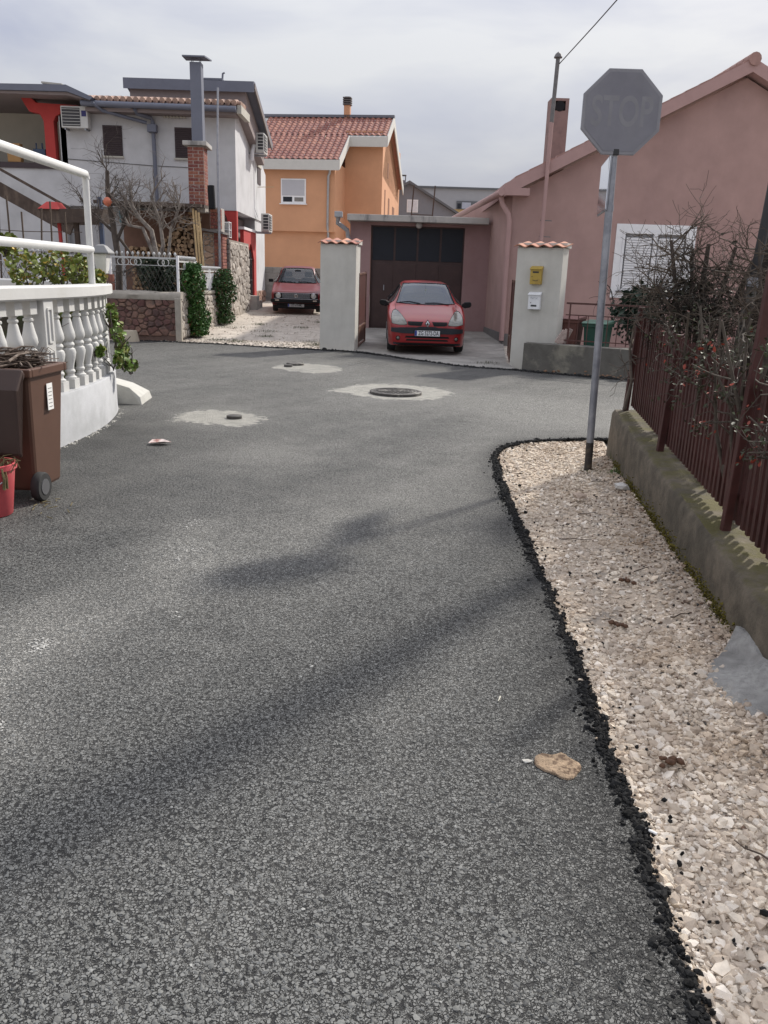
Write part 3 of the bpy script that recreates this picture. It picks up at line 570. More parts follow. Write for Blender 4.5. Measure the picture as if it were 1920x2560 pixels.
# chimney of the pink house
ch = MB(); ch.box(3.76, 3.84, 22, 22.5, 3.4, 5.86); ch.box(4.12, 4.2, 22, 22.5, 3.4, 5.86); ch.box(3.84, 4.12, 22.42, 22.5, 3.4, 5.86); ch.box(3.84, 4.12, 22, 22.08, 3.4, 5.58); ch.box(3.84, 4.12, 22, 22.42, 5.80, 5.86)
c_ = ch.build('chimney', mat('sooty_shaded_pink', (.25, .165, .15), .9, .12, 4, col2=(.17, .115, .11), c2s=3, c2t=(.5, .75)), PH); MB().box(3.85, 4.11, 22.09, 22.41, 5.3, 5.79).build('sooty_flue', SOOT_SHADE, c_)  # pink darkened for soot and for shade put into the base colour
MB().lathe([(.12, 0), (.12, .006), (0.001, .008)], 16, (3.98, 22.0, 5.68), (0, -1, 0)).build('flue_hole_shade', SOOT_SHADE, c_)  # black disc paints the shade of the round flue opening
# window
WN = MB(); 
for b in ((5.2, WX0, 1.24, 2.9), (WX1, 7.06, 1.24, 2.9), (WX0, WX1, 1.24, WZ0), (WX0, WX1, WZ1, 2.9)): WN.box(b[0], b[1], Y0-.022, Y0+.1, b[2], b[3])
win = WN.build('window', WHP, PH, bevel=.004)
fr = MB()
for b in ((WX0, WX0+.06, WZ0, WZ1), (WX1-.06, WX1, WZ0, WZ1), (WX0+.06, WX1-.06, WZ1-.06, WZ1), (WX0+.06, WX1-.06, WZ0, WZ0+.05), ((WX0+WX1)/2-.05, (WX0+WX1)/2+.05, WZ0+.05, WZ1-.06)): fr.box(b[0]+.001, b[1]-.001, Y0-.03, Y0+.06, b[2]+.001, b[3]-.001)
fr.build('shutter_frame', WHP, win, bevel=.003)
MB().box(WX0-.04, WX1+.04, Y0-.08, Y0+.05, WZ0-.035, WZ0).build('sill', PLINTH, win)
MB().box(WX0+.02, WX1-.02, Y0+.09, Y0+.11, WZ0, WZ1).build('shutter_backing', mat('shade_grey', (.4, .4, .42), .9), win)
sl0 = None
for lf in (0, 1):
    xa = WX0+.10 if lf == 0 else (WX0+WX1)/2+.08; xb = (WX0+WX1)/2-.08 if lf == 0 else WX1-.10
    for k in range(20):
        z = WZ0+.085+k*.0575
        if sl0 is None: sl0 = MB().prism([(-.5, -.024, -.026), (-.5, .02, .002), (-.5, .02, .03), (-.5, -.026, .019)], (1, 0, 0)).build('slat', WHP, win, local=True); o = sl0
        else: o = dup(sl0)
        o.location = Vector(((xa+xb)/2, Y0+.015, z))-wl(win); o.scale = (xb-xa, 1, 1)
# gutter, downpipe and service mast of the pink house
mb = MB(); mb.tube([(2.44, 19.9, 3.47), (sx(31)-.30, 31, 3.47)], .075, 12); mb.build('gutter', PINKT, PH, auto=40)
MB().tube([(2.46, 20.15, 3.43), (2.5, 20.15, 3.25), (2.66, 20.12, 3.02), (2.69, 20.12, 2.85), (2.69, 20.12, .16)], .058, 12, cap=False).build('downpipe', PINKT, PH, auto=40)
dpz = MB().lathe([(.058, 0), (.052, -.01), (.05, .03)], 12, (2.69, 20.12, .155)).build('pipe_mouth', SOOT_SHADE, PH)  # black plug paints the shade inside the open pipe
MS = MB(); MS.tube([(3.40, 19.87, .9), (3.44, 19.87, 4.95)], .045, 10); mo = MS.build('service_mast', PINKT, PH, auto=40)
MB().tube([(3.44, 19.87, 4.94), (3.47, 19.87, 6.25)], .045, 10).build('bare_mast_top', mat('dull_steel', (.16, .155, .155), .6, .2, 12, metal=.4), mo, auto=40)
MB().lathe([(.09, 6.23), (.09, 6.25), (.06, 6.31), (.01, 6.35)], 14, (3.47, 19.87, 0)).build('mast_cap', MATS['dull_steel'], mo)
for z in (2.9, 2.55): MB().bar((3.36, 19.9, z), (3.62, 19.86, z-.01), .02).build('wall_bracket', MATS['dull_steel'], mo)
tag(MB().tube([(3.51, 19.87, 6.12)]+[(3.51+(4.7-3.51)*t, 19.87+(9-19.87)*t, 6.12+1.2*t-1.2*t*(1-t)*.25) for t in (.2, .4, .6, .8, 1)]+[(5.5, 2, 8.2)], .011, 6).build('overhead_cable', MATS['black_plastic']), 'single overhead cable running from the pink house mast', 'cable')
SB = thing('wall_board', 'narrow white board with dark scribble on the pink side wall by the garage', 'board', (sx(22), 22, 1.8))
a = Vector((sx(24.55)-.03, 24.55, 0)); b = Vector((sx(24.05)-.05, 24.05, 0))
MB().prism([a+V(0, 0, 1.78), b+V(0, 0, 1.78), b+V(0, 0, 2.78), a+V(0, 0, 2.78)], (.02, 0, 0)).build('panel', WHP, SB)
mb = MB()
for k in range(9):
    z = 1.95+k*.06; c = a.lerp(b, .35+.12*math.sin(k*2.1))+V(-.004, 0, z); mb.bar(c, a.lerp(b, .6+.1*math.cos(k*3.7))+V(-.004, 0, z+.03), .006, .022)
mb.build('scribble', MATS['black_plastic'], SB)
# ================================================================== GARAGE
GWM = mat('garage_render', (.31, .20, .195), .93, .08, 3, .25, 80, col2=(.27, .17, .165), c2s=1.5)
CONW = mat('weathered_concrete', (.40, .385, .36), .9, .12, 6, .3, 50, col2=(.20, .195, .19), c2s=3.0, c2t=(.52, .64), streak=.3)
GA = thing('garage', 'low flat-roofed garage with concrete roof slab and big dark door', 'garage', (.6, 23, .2))
mb = MB(); mb.box(-1.13, -.58, 23, 23.25, 0, 2.94); mb.box(1.92, 2.62, 23, 23.25, 0, 2.94); mb.box(-.58, 1.92, 23, 23.25, 2.86, 2.94); mb.box(-1.13, -.88, 23.25, 29, 0, 2.94)
mb.build('wall', GWM, GA)
MB().box(-1.2, 2.5, 22.62, 29, 2.942, 3.10).build('roof_slab', CONW, GA, bevel=.012)
DOOR = mat('brown_steel_door', (.046, .025, .023), .5, .2, 3, .06, 30, col2=(.064, .036, .032), c2s=2, c2t=(.5, .8)); PANE = mat('dark_blue_pane', (.019, .022, .029), .45, .1, 4, spec=.2)
dr = MB().box(-.575, 1.915, 23.12, 23.17, .15, 2.855).build('door', DOOR, GA)
for k in range(4):
    x = -.55+k*.615; MB().box(x+.025, x+.585, 23.105, 23.12, 1.98, 2.82).build('pane', PANE, dr, bevel=.004); MB().box(x+.025, x+.585, 23.108, 23.12, .24, 1.9).build('panel', DOOR, dr, bevel=.006)
MB().bar((-.2, 23.09, 1.2), (-.2, 23.09, 1.34), .02).build('handle', GALV, dr)
LP = thing('wall_lamp', 'round globe lamp above the garage door', 'lamp', (.69, 22.97, 2.78))
MB().lathe([(.05, -.02), (.05, .03)], 14, (.69, 22.98, 2.88), (0, -1, 0)).build('base', GALV, LP, auto=40); MB().lathe([(.02, -.08), (.07, -.06), (.095, 0), (.07, .06), (.02, .08)], 14, (.69, 22.88, 2.88)).build('globe', mat('milky_glass', (.42, .40, .38), .25, .05, 5), LP, smooth=True)
ZINC = mat('zinc', (.34, .35, .37), .42, .12, 6, 0, 40, metal=.5, col2=(.27, .28, .30), c2s=5)
MB().tube([(-1.42, 22.55, 3.06), (-1.44, 22.6, 2.86), (-1.20, 22.75, 2.70), (-1.16, 22.8, 2.45), (-1.16, 22.85, .3)], .06, 12).build('downpipe', ZINC, GA, auto=40)
MB().box(-1.52, -1.32, 22.45, 22.75, 3.0, 3.14).build('rain_hopper', ZINC, GA, bevel=.01)
LF = thing('laundry_frame', 'rusty upright posts of a laundry frame on the garage roof', 'frame', (.7, 24, 3.1))
RUST = mat('rusty_iron', (.075, .045, .035), .8, .3, 14, .3, 60)
for x in (.52, 1.10): MB().bar((x-.03, 24, 3.1), (x+.02, 24, 3.98), .035).build('post', RUST, LF)
MB().bar((.5, 24, 3.22), (1.08, 24, 3.22), .025).build('crossbar', RUST, LF)
# ================================================================== GATE PILLARS, GATES, MAILBOXES
PIL = mat('pillar_render', (.53, .515, .47), .92, .08, 3, .25, 60, col2=(.43, .415, .37), c2s=1.6, c2t=(.45, .75), streak=.4)
def wavy_tile(w, l, amp=.022, th=.012, n=10):
    mb = MB(); top = []; 
    for i in range(n+1):
        x = -w/2+w*i/n; z = amp*math.sin(2*math.pi*i/n-.6)
        top.append((x, z))
    v = []; 
    for y, k in ((0, 0), (l, 0)):
        v += [(x, y, z+th) for x, z in top]+[(x, y, z) for x, z in top]
    m = n+1; f = []
    for i in range(n):
        f += [[i, i+1, 2*m+i+1, 2*m+i], [m+i, 3*m+i, 3*m+i+1, m+i+1], [i, m+i, m+i+1, i+1], [2*m+i, 2*m+i+1, 3*m+i+1, 3*m+i]]
    f += [[0, 2*m, 3*m, m], [n, m+n, 3*m+n, 2*m+n]]
    return mb.add(v, f)
def pillar(x, y, w, d, h, rz, lab, ntile):
    t = thing('gate_pillar', lab, 'pillar', (x, y, 0), rz)
    MB().box(-w/2, w/2, 0, d, -.15, h).build('body', PIL, t, local=True, bevel=.012)
    tl = wavy_tile(w*1.1/ntile*1.06, d+.14, .02, .016).build('cap_tile', TILE, t, local=True, auto=50)
    for k in range(ntile):
        o = tl if k == 0 else dup(tl); o.location = (-w*.55+w*1.1*(k+.5)/ntile, -.06+random.uniform(-.008, .008), h+.015); o.rotation_euler = (R(9), random.uniform(-.02, .02), random.uniform(-.03, .03))
    MB().box(-w/2-.03, w/2+.03, d*.35, d+.03, h, h+.085).build('cap_core', PIL, t, local=True)
    return t
pillar(-1.13, 18.02, .77, .46, 2.18, R(-9), 'cream gate pillar with clay tile cap between alley and driveway', 4)
PR_RZ = math.atan2(15.3-15.73, 3.05-2.26)
pr = pillar(2.66, 15.5, .86, .34, 2.14, PR_RZ, 'cream gate pillar carrying two mailboxes', 4)
def mailbox(lx, z, w, h, m, lab, kind):
    ct, st = math.cos(PR_RZ), math.sin(PR_RZ); t = thing('mailbox', lab, 'mailbox', (2.66+lx*ct+.0*st, 15.5+lx*st, z), PR_RZ)
    MB().box(-w/2, w/2, -.085, -.003, 0, h*.82).build('box', m, t, local=True, bevel=.006)
    MB().prism([(-w/2-.008, -.003, h*.82), (-w/2-.008, -.105, h*.80), (-w/2-.008, -.105, h*.86), (-w/2-.008, -.003, h)], (w+.016, 0, 0)).build('lid', m, t, local=True, bevel=.004)
    dk = MATS['black_plastic']
    if kind:
        MB().box(-w*.27, w*.27, -.0875, -.085, h*.62, h*.71).build('name_slot', dk, t, local=True); MB().lathe([(.008, 0), (.008, .006)], 8, (-w*.3, -.085, h*.42), (0, -1, 0)).build('lock', dk, t, local=True)
        b = MB(); b.bar((-w*.25, -.088, h*.24), (-w*.06, -.088, h*.2), .004, .008); b.bar((w*.06, -.088, h*.2), (w*.25, -.088, h*.24), .004, .008); b.bar((-w*.06, -.088, h*.2), (w*.06, -.088, h*.2), .004, .008); b.build('horn_emblem', dk, t, local=True)
    else:
        MB().box(-w*.24, w*.24, -.0875, -.085, h*.16, h*.26).build('name_slot', dk, t, local=True); MB().lathe([(.008, 0), (.008, .006)], 8, (-w*.26, -.085, h*.38), (0, -1, 0)).build('lock', dk, t, local=True)
        b = MB()
        for k in range(7): b.bar((-w*.3+w*.085*k, -.087, h*(.62+.04*math.sin(k*2))), (-w*.24+w*.085*k, -.087, h*(.66+.05*math.cos(k*3))), .003, .006)
        b.build('scratches', GALV, t, local=True)
mailbox(-.02, 1.50, .21, .32, mat('ochre_enamel', (.42, .29, .055), .45, .1, 9, .05, 40, col2=(.33, .22, .05), c2s=6), 'ochre yellow mailbox, upper one on the cream gate pillar', 1)
mailbox(-.015, 1.06, .22, .31, mat('white_enamel', (.72, .73, .74), .4, .08, 8), 'white mailbox, lower one on the cream gate pillar', 0)
def gate(p, q, h, lab):
    p, q = Vector(p), Vector(q); t = thing('gate_leaf', lab, 'gate', p)
    gm = mat('brown_gate_paint', (.10, .045, .032), .5, .15, 6, .08, 40, col2=(.15, .085, .055), c2s=3); gp_ = mat('dark_gate_panel', (.075, .028, .024), .5, .15, 5)
    for a in (0, 1): MB().bar(p.lerp(q, a)+V(0, 0, .03), p.lerp(q, a)+V(0, 0, h), .045).build('stile', gm, t)
    for z in (.06, h*.28, h-.03): MB().bar(p+V(0, 0, z), q+V(0, 0, z), .04).build('cross_rail', gm, t)
    MB().bar(p+V(0, 0, h*.64), q+V(0, 0, h*.64), .014, h*.66).build('upper_panel', gp_, t); MB().bar(p+V(0, 0, h*.17), q+V(0, 0, h*.17), .014, h*.20).build('lower_panel', gm, t)
gate((-.70, 18.36, .01), (-.585, 19.55, .05), 1.6, 'open brown metal gate leaf beside the cream pillar of the alley')
gate((2.33, 15.98, .01), (2.50, 17.5, .02), 1.55, 'open brown metal gate leaf behind the mailbox pillar')
# low concrete wall with railing and bins, right of the mailbox pillar
LW = thing('low_wall', 'stained grey concrete low wall running from the mailbox pillar', 'wall', (3.5, 14.5, 0))
LWM = mat('stained_concrete', (.115, .108, .095), .95, .2, 6, .6, 45, col2=(.22, .205, .165), c2s=1.6, c2t=(.54, .66))
u = Vector((.893, -.45, 0)); nn = Vector((.45, .893, 0)); a = Vector((2.42, 15.05, -.15))
mb = MB(); cols = 26; pr_ = []
for i in range(cols+1):
    s = i/cols*4.6; p = a+u*s; w_ = lambda k: .012*fbm(s*1.2, k*3.0, 2)
    pr_.append([p+nn*(-.03+w_(1)), p+nn*(w_(2))+V(0, 0, .3), p+nn*(.01+w_(3))+V(0, 0, .63+w_(4)), p+nn*.24+V(0, 0, .64+w_(5)), p+nn*.26])
mb.add([q for r in pr_ for q in r], [[i*5+k, i*5+k+1, (i+1)*5+k+1, (i+1)*5+k] for i in range(cols) for k in range(4)]+[[0, 1, 2, 3, 4], [cols*5+k for k in range(5)][::-1]])
mb.build('wall_body', LWM, LW, auto=45)
mb = MB(); g = np.random.default_rng(4)
for i in range(70): blob(mb, a+u*g.uniform(.4, 3.6)+nn*(-.03-abs(g.normal(0, .03)))+V(0, 0, .15+abs(g.normal(0, .025))), g.uniform(.012, .035), i)
o = mb.build('rubble_footing', mat('rusty_rubble', (.20, .12, .075), .95, .3, 20, .4, 60), LW); o['kind'] = 'stuff'
RL = thing('iron_railing', 'thin rusty brown iron railing on the low concrete wall', 'railing', (3.5, 14.8, .5))
RM = mat('railing_brown', (.085, .035, .03), .6, .2, 12, rand=.15)
b0 = Vector((3.12, 15.0, .49)); 
for z, r_ in ((1.20, .016), (1.00, .009), (.56, .009)): MB().bar(V(b0.x, b0.y, z), V(b0.x, b0.y, z-.01)+u*3.4, r_*2).build('rail', RM, RL)
o0 = None
for k in range(20):
    p = b0+u*(.06+k*.172)
    if o0 is None: o0 = MB().bar((0, 0, 0), (0, 0, .5), .012).build('baluster', RM, RL, local=True); o = o0
    else: o = dup(o0)
    o.location = Vector((p.x, p.y, .5))-RL.location
for k in (0, 10, 19):
    p = b0+u*(.06+k*.172); MB().bar((p.x+.01, p.y, .46), (p.x+.01, p.y, 1.2), .024).build('post', RM, RL)
def wheelie(name, lab, loc, rz, body, lid, w=.48, d=.52, h=.92, open_lid=False, group=None):
    t = thing(name, lab, 'bin', loc, rz)
    b = MB(); b.add([(-w*.40, -d*.38, .06), (w*.40, -d*.38, .06), (w*.40, d*.36, .06), (-w*.40, d*.36, .06), (-w/2, -d/2, h), (w/2, -d/2, h), (w/2, d/2, h), (-w/2, d/2, h)], [(0, 3, 2, 1), (0, 1, 5, 4), (1, 2, 6, 5), (2, 3, 7, 6), (3, 0, 4, 7)])
    b.build('body', body, t, local=True, bevel=.025)
    b = MB()
    for x0, x1, y0, y1 in ((-w/2-.02, w/2+.02, -d/2-.02, -d/2+.02), (-w/2-.02, w/2+.02, d/2-.02, d/2+.02), (-w/2-.02, -w/2+.02, -d/2+.02, d/2-.02), (w/2-.02, w/2+.02, -d/2+.02, d/2-.02)): b.box(x0, x1, y0, y1, h-.045, h+.012)
    b.build('rim', body, t, local=True, bevel=.008)
    b = MB(); b.tube([(-w*.42, d/2+.07, h-.02), (w*.42, d/2+.07, h-.02)], .016, 10); b.box(-w*.42, -w*.36, d/2, d/2+.08, h-.08, h-.005); b.box(w*.36, w*.42, d/2, d/2+.08, h-.08, h-.005)
    b.build('handle', body, t, local=True)
    for s in (-1, 1):
        wv = MB().lathe([(.03, -.03), (.092, -.03), (.1, -.02), (.1, .02), (.092, .03), (.03, .03)], 20, (s*w*.47, d*.36, .1), (1, 0, 0)).build('wheel', mat('rubber', (.03, .03, .03), .85, .2, 20), t, local=True, auto=40)
        MB().lathe([(.055, -.034), (.055, .034)], 16, (s*w*.47, d*.36, .1), (1, 0, 0)).build('hub', mat('grey_hub', (.10, .10, .105), .5), wv, local=True, auto=40)
    if open_lid:
        lb = MB(); lb.prism([(-w/2-.02, d/2+.06, h-.02), (-w/2-.02, d/2+.10, h+.03), (-w/2-.02, d/2+.20, h-.10), (-w/2-.02, d/2+.22, h-.52), (-w/2-.02, d/2+.185, h-.54), (-w/2-.02, d/2+.165, h-.12)], (w+.04, 0, 0)); lb.build('open_lid', lid, t, local=True, bevel=.02)
    else:
        lb = MB(); lb.prism([(-w/2-.03, -d/2-.04, h+.014), (-w/2-.03, d/2+.05, h+.014), (-w/2-.03, d/2+.03, h+.075), (-w/2-.03, -d/2+.02, h+.05), (-w/2-.03, -d/2-.04, h+.03)], (w+.06, 0, 0)); lb.build('lid', lid, t, local=True, bevel=.012)
    return t
BRB = mat('brown_plastic', (.105, .055, .038), .48, .08, 6, 0, 40, spec=.35); BRB2 = mat('old_brown_plastic', (.12, .05, .04), .6, .12, 6); GRB = mat('green_plastic', (.02, .07, .05), .5, .1, 6); GRL = mat('pale_green_plastic', (.09, .17, .13), .5, .1, 6)
wheelie('wheelie_bin', 'closed brown wheelie bin behind the railing next to the pillar', (3.36, 15.82, 0), PR_RZ, BRB2, mat('faded_red_lid', (.20, .10, .09), .6, .1, 6), .46, .5, .88)
wheelie('wheelie_bin', 'closed green wheelie bin behind the railing', (3.86, 15.58, 0), PR_RZ, GRB, GRL, .42, .5, .82)
mb = MB(); mb.lathe([(.0, .0), (.05, .0), (.085, .10), (.10, .14), (.09, .15), (.0, .13)], 10, (0, 0, 0))
tag(mb.build('plant_pot', mat('tan_clay_pot', (.42, .36, .27), .9, .2, 12, .3, 40), smooth=True), 'small pale pot with dried flower on the low wall end by the fence', 'pot').location = (4.22, 14.25, .50)
bk = thing('brick_pile', 'few broken patterned bricks leaning on the foot of the mailbox pillar', 'bricks', (3.03, 15.15, .5))
for k in range(3): MB().bar((3.0+.06*k, 15.02, .50), (3.13+.05*k, 15.0, .72+.02*k), .04, .09, up=(1, 0, 0)).build('brick', mat('pale_brick', (.36, .28, .25), .9, .3, 25, .4, 60, rand=.2), bk, bevel=.006)
# ================================================================== ORANGE HOUSE (rotated frame)
OG = mat('orange_render', (.545, .29, .168), .92, .07, 1.2, .15, 60, col2=(.49, .26, .15), c2s=.7, c2t=(.45, .75)); OGE = mat('cream_fascia', (.50, .49, .46), .75, .05, 4)
OH = thing('house', 'orange two-storey house with red tiled roof and pale fascia', 'house', (-3.05, 45, .6), R(-7))
L = dict(local=True, parent=OH)
MB().box(-8, 0, 0, 9, 3.1, 6.55).build('upper_wall', OG, **L); MB().box(-8, -.02, .22, 9, -.8, 3.1).build('lower_wall', OG, **L)
MB().box(.001, 2.05, 2.9, 11, -.8, 8.4).build('stair_wing', OG, **L)
MB().box(-.35, -.001, .35, 3.0, -.8, 6.5).build('corner_pier', OG, **L)
zr = lambda y: 6.55+.54*(y+.35)
def slab(x0, x1, y0, y1, t=.12): return MB().prism([(x0, y0, zr(y0)-t), (x1, y0, zr(y0)-t), (x1, y1, zr(y1)-t), (x0, y1, zr(y1)-t)], (0, 0, t))
slab(-8, .25, -.35, 4.9).build('roof_deck', OGE, **L); slab(.251, 2.3, 2.45, 4.9).build('roof_deck', OGE, **L)
MB().prism([(-8, 4.901, zr(4.9)), (2.3, 4.901, zr(4.9)), (2.3, 10.5, zr(-.7)), (-8, 10.5, zr(-.7))], (0, 0, -.12)).build('rear_roof', TILE, **L)
MB().prism([(1.9, 3.0, 6.2), (1.9, 10.6, 5.4), (1.9, 10.6, zr(-.7)-.15), (1.9, 4.9, zr(4.9)-.15)], (.15, 0, 0)).build('gable_wall', OG, **L)
for x0, x1, y, in ((-8, .27, -.40), (.272, 2.32, 2.40)): MB().box(x0, x1, y, y+.05, zr(y)-.47, zr(y)+.02).build('eave_fascia', OGE, **L)
for x, y0, y1 in ((.27, -.40, 2.40), (2.32, 2.40, 4.95)): MB().prism([(x, y0, zr(y0)-.45), (x, y1, zr(y1)-.45), (x, y1, zr(y1)+.06), (x, y0, zr(y0)+.06)], (.05, 0, 0)).build('verge_board', OGE, **L)
MB().prism([(2.32, 4.95, zr(4.95)+.06), (2.32, 10.6, zr(-.75)+.06), (2.32, 10.6, zr(-.75)-.4), (2.32, 4.95, zr(4.95)-.45)], (.05, 0, 0)).build('verge_board', OGE, **L)
MB().box(-8, 2.38, 4.75, 5.05, zr(4.9)+.005, zr(4.9)+.14).build('ridge_cap', mat('grey_flashing', (.13, .135, .16), .6), **L)
# roof tiles one by one in the lower rows, the far upper rows joined
RT = mat('red_roof_tile', (.245, .095, .072), .8, .22, 10, .15, 50, rand=.22, hue=.008, col2=(.34, .19, .155), c2s=5, c2t=(.5, .75))
th_ = math.atan(.54); tw, tl_ = .305, .34
tile_o = wavy_tile(tw*1.03, tl_*1.12, .034, .014, 8).build('roof_tile', RT, OH, local=True, auto=60); first = True; cnt = 0; stuffv = MB(); tm = tile_o.data
for r_ in range(18):
    s0 = r_*.333; y = -.38+s0*math.cos(th_); xmax = .24 if y < 2.38 else 2.3
    x = xmax-tw/2
    while x > (-4.2 if r_ < 9 else -4.6):
        lift = .05; loc = Vector((x, y, zr(y)+lift-.012))
        if cnt < 300:
            o = tile_o if first else dup(tile_o); first = False; o.location = loc; o.rotation_euler = (th_-.06, random.uniform(-.01, .01), 0); cnt += 1
        else:
            M_ = Matrix.Translation(loc) @ Matrix.Rotation(th_-.06, 4, 'X'); stuffv.add([M_ @ v.co for v in tm.vertices], [list(p.vertices) for p in tm.polygons])
        x -= tw
o = stuffv.build('upper_roof_tiles', RT, OH, local=True, auto=60); o['kind'] = 'stuff'
cz = zr(4.9); ch = MB().box(-.45, -.12, 4.75, 5.1, cz, cz+.62).build('chimney', OG, **L)
for k in range(4): MB().box(-.51, -.06, 4.69, 5.16, cz+.64+.11*k, cz+.70+.11*k).build('cowl_slab', mat('chimney_cap_grey', (.11, .10, .10), .9), ch, local=True)
MB().box(-.42, -.15, 4.78, 5.07, cz+.62, cz+1.06).build('cowl_core', SOOT_SHADE, ch, local=True)
w_ = MB(); w_.box(-2.82, -1.5, -.05, .02, 4.45, 5.66); wo_ = w_.build('window', WHP, **L, bevel=.01)
MB().box(-2.76, -1.57, -.062, -.05, 4.84, 5.60).build('roller_shutter', mat('roller_grey', (.42, .42, .45), .6, .04, 3), wo_, local=True); MB().box(-2.70, -2.22, -.062, -.05, 4.54, 4.78).build('pane', PANE, wo_, local=True); MB().box(-2.10, -1.63, -.062, -.05, 4.56, 4.76).build('pane', mat('curtain_pane', (.18, .17, .16), .3), wo_, local=True)
MB().box(-2.88, -1.44, -.12, .0, 4.41, 4.45).build('sill', WHP, wo_, local=True)
MB().tube([(-.2, -.3, 6.15), (-.25, -.12, 5.95), (-.32, -.09, 5.8), (-.34, -.09, 3.4), (-.34, .12, 3.0), (-.34, .14, 1.0)], .06, 10).build('downpipe', ZINC, **L, auto=40)
for y0, y1, z0, z1 in ((4.0, 4.35, 4.3, 5.6), (5.6, 6.2, 3.9, 5.3), (7.6, 8.6, 3.9, 5.0), (5.0, 5.4, 6.3, 7.1)): MB().box(2.04, 2.065, y0, y1, z0, z1).build('window', mat('brown_recess', (.20, .09, .05), .8), **L)
# concrete block wall in the alley
BWM = mat('concrete_block', (.27, .26, .245), .95, .15, 12, .4, 50, rand=.14)
BW = thing('block_wall', 'grey concrete block wall closing the alley behind the old red car', 'wall', (-3.4, 33.2, .5))
b0 = None
for r_ in range(6):
    for k in range(9):
        x = -5.1+k*.5+(.25 if r_ % 2 else 0)
        if x > -1.2: continue
        if b0 is None: b0 = MB().box(-.243, .243, 0, .2, .006, .234).build('block', BWM, BW, local=True, bevel=.008); o = b0
        else: o = dup(b0)
        o.location = Vector((x, 33.2+random.uniform(-.006, .006), .35+r_*.24))-BW.location
MB().box(-5.3, -1.0, 33.22, 33.38, .3, 1.785).build('mortar_core', mat('mortar', (.32, .31, .29), .95), BW)
# ================================================================== FAR BUILDINGS
GH = thing('house', 'grey gabled house seen above the garage roof', 'house', (1.0, 58, .6))
GHM = mat('grey_render', (.19, .20, .225), .92, .06, 3); GRF = mat('dark_grey_roof', (.11, .115, .125), .8, .1, 3)
MB().prism([(-2.2, 58, 0), (4.1, 58, 0), (4.1, 58, 5.75), (1.0, 58, 7.5), (-2.2, 58, 5.7)], (0, 9, 0)).build('wall', GHM, GH)
for s in (-1, 1):
    MB().prism([(1.0, 57.7, 7.5), (1.0+s*3.5, 57.7, 5.55), (1.0+s*3.5, 57.7, 5.70), (1.0, 57.7, 7.68)], (0, 9.6, 0)).build('roof', GRF, GH)
c_ = MB().box(.45, .75, 57.9, 58.3, 7.2, 7.7).build('chimney', GHM, GH); c2_ = MB(); c2_.box(.42, .78, 57.88, 58.32, 7.98, 8.03); c2_.box(.44, .5, 57.9, 58.3, 7.7, 7.98); c2_.box(.70, .76, 57.9, 58.3, 7.7, 7.98); c2_.build('cowl', GRF, c_)
wo_ = MB().box(.88, 1.62, 57.95, 58.05, 5.72, 6.52).build('window', WHP, GH); MB().box(.94, 1.56, 57.93, 57.95, 5.78, 6.46).build('roller_shutter', mat('pale_roller', (.60, .61, .65), .6), wo_)
AB = thing('apartment_block', 'long pale grey apartment block with flat roof far behind', 'building', (4, 80, .6))
ABM = mat('pale_grey_render', (.31, .31, .325), .92, .05, 2)
MB().box(-14, 16, 80, 90, 0, 9.45).build('wall', ABM, AB); MB().box(-14.2, 16.2, 79.8, 90.2, 9.45, 9.6).build('roof_edge', GRF, AB)
for x in (5.75, -6, 12.5):
    wo_ = MB().box(x, x+1.9, 79.9, 80.05, 7.72, 8.42).build('window', GRF, AB); MB().box(x+.5, x+1.3, 79.88, 79.9, 7.76, 8.30).build('pane', mat('sky_pane', (.35, .36, .42), .2), wo_); MB().box(x+.08, x+.4, 79.88, 79.9, 7.76, 8.2).build('pane', PANE, wo_)
MB().box(5.4, 8.2, 79.95, 80.0, 5.5, 7.70).build('ochre_panel', mat('ochre_render', (.40, .27, .12), .9), AB)
# ================================================================== WHITE HOUSE (left)
WR = mat('white_render', (.52, .52, .53), .92, .08, 2, .25, 50, col2=(.42, .42, .425), c2s=.9, c2t=(.45, .75)); CREAM = mat('cream_render', (.42, .40, .35), .92, .06, 3)
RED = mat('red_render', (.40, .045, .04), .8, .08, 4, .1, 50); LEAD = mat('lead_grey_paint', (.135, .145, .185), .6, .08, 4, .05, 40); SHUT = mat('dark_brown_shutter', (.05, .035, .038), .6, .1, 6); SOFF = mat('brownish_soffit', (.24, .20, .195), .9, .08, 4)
WH = thing('house', 'white two-storey house with red porch pillars and dark shutters', 'house', (-7, 27, .3))
def yz(x0, x1, pts): return MB().prism([(x0, y, z) for y, z in pts], (x1-x0, 0, 0))
yz(-10.2, -4.87, [(27, 3.38), (33.2, 3.38), (33.2, 5.1), (29.6, 6.15), (27, 6.15)]).build('upper_wall', WR, WH)
MB().box(-16, -5.7, 27.5, 33, -.2, 3.38).build('lower_wall', WR, WH)
MB().box(-5.45, -4.92, 30.85, 33.15, -.2, 3.38).build('lower_corner_wall', WR, WH)
MB().box(-16, -10.2, 27, 27.2, -.2, 4.42).build('terrace_parapet', WR, WH); MB().box(-16, -10.15, 26.95, 27.25, 4.42, 4.58).build('parapet_coping', SHUT, WH)
MB().box(-16, -10.21, 29.6, 29.8, 4.0, 6.6).build('terrace_back_wall', CREAM, WH); MB().box(-16, -10.2, 27.2, 29.6, 4.2, 4.3).build('terrace_floor', PLINTH, WH)
tr = MB().prism([(-16, 26.2, 6.42), (-9.6, 26.2, 6.45), (-8.95, 26.2, 6.24), (-8.86, 26.2, 6.32), (-9.62, 26.2, 6.63), (-16, 26.2, 6.56)], (0, 4, 0)).build('terrace_roof', LEAD, WH)
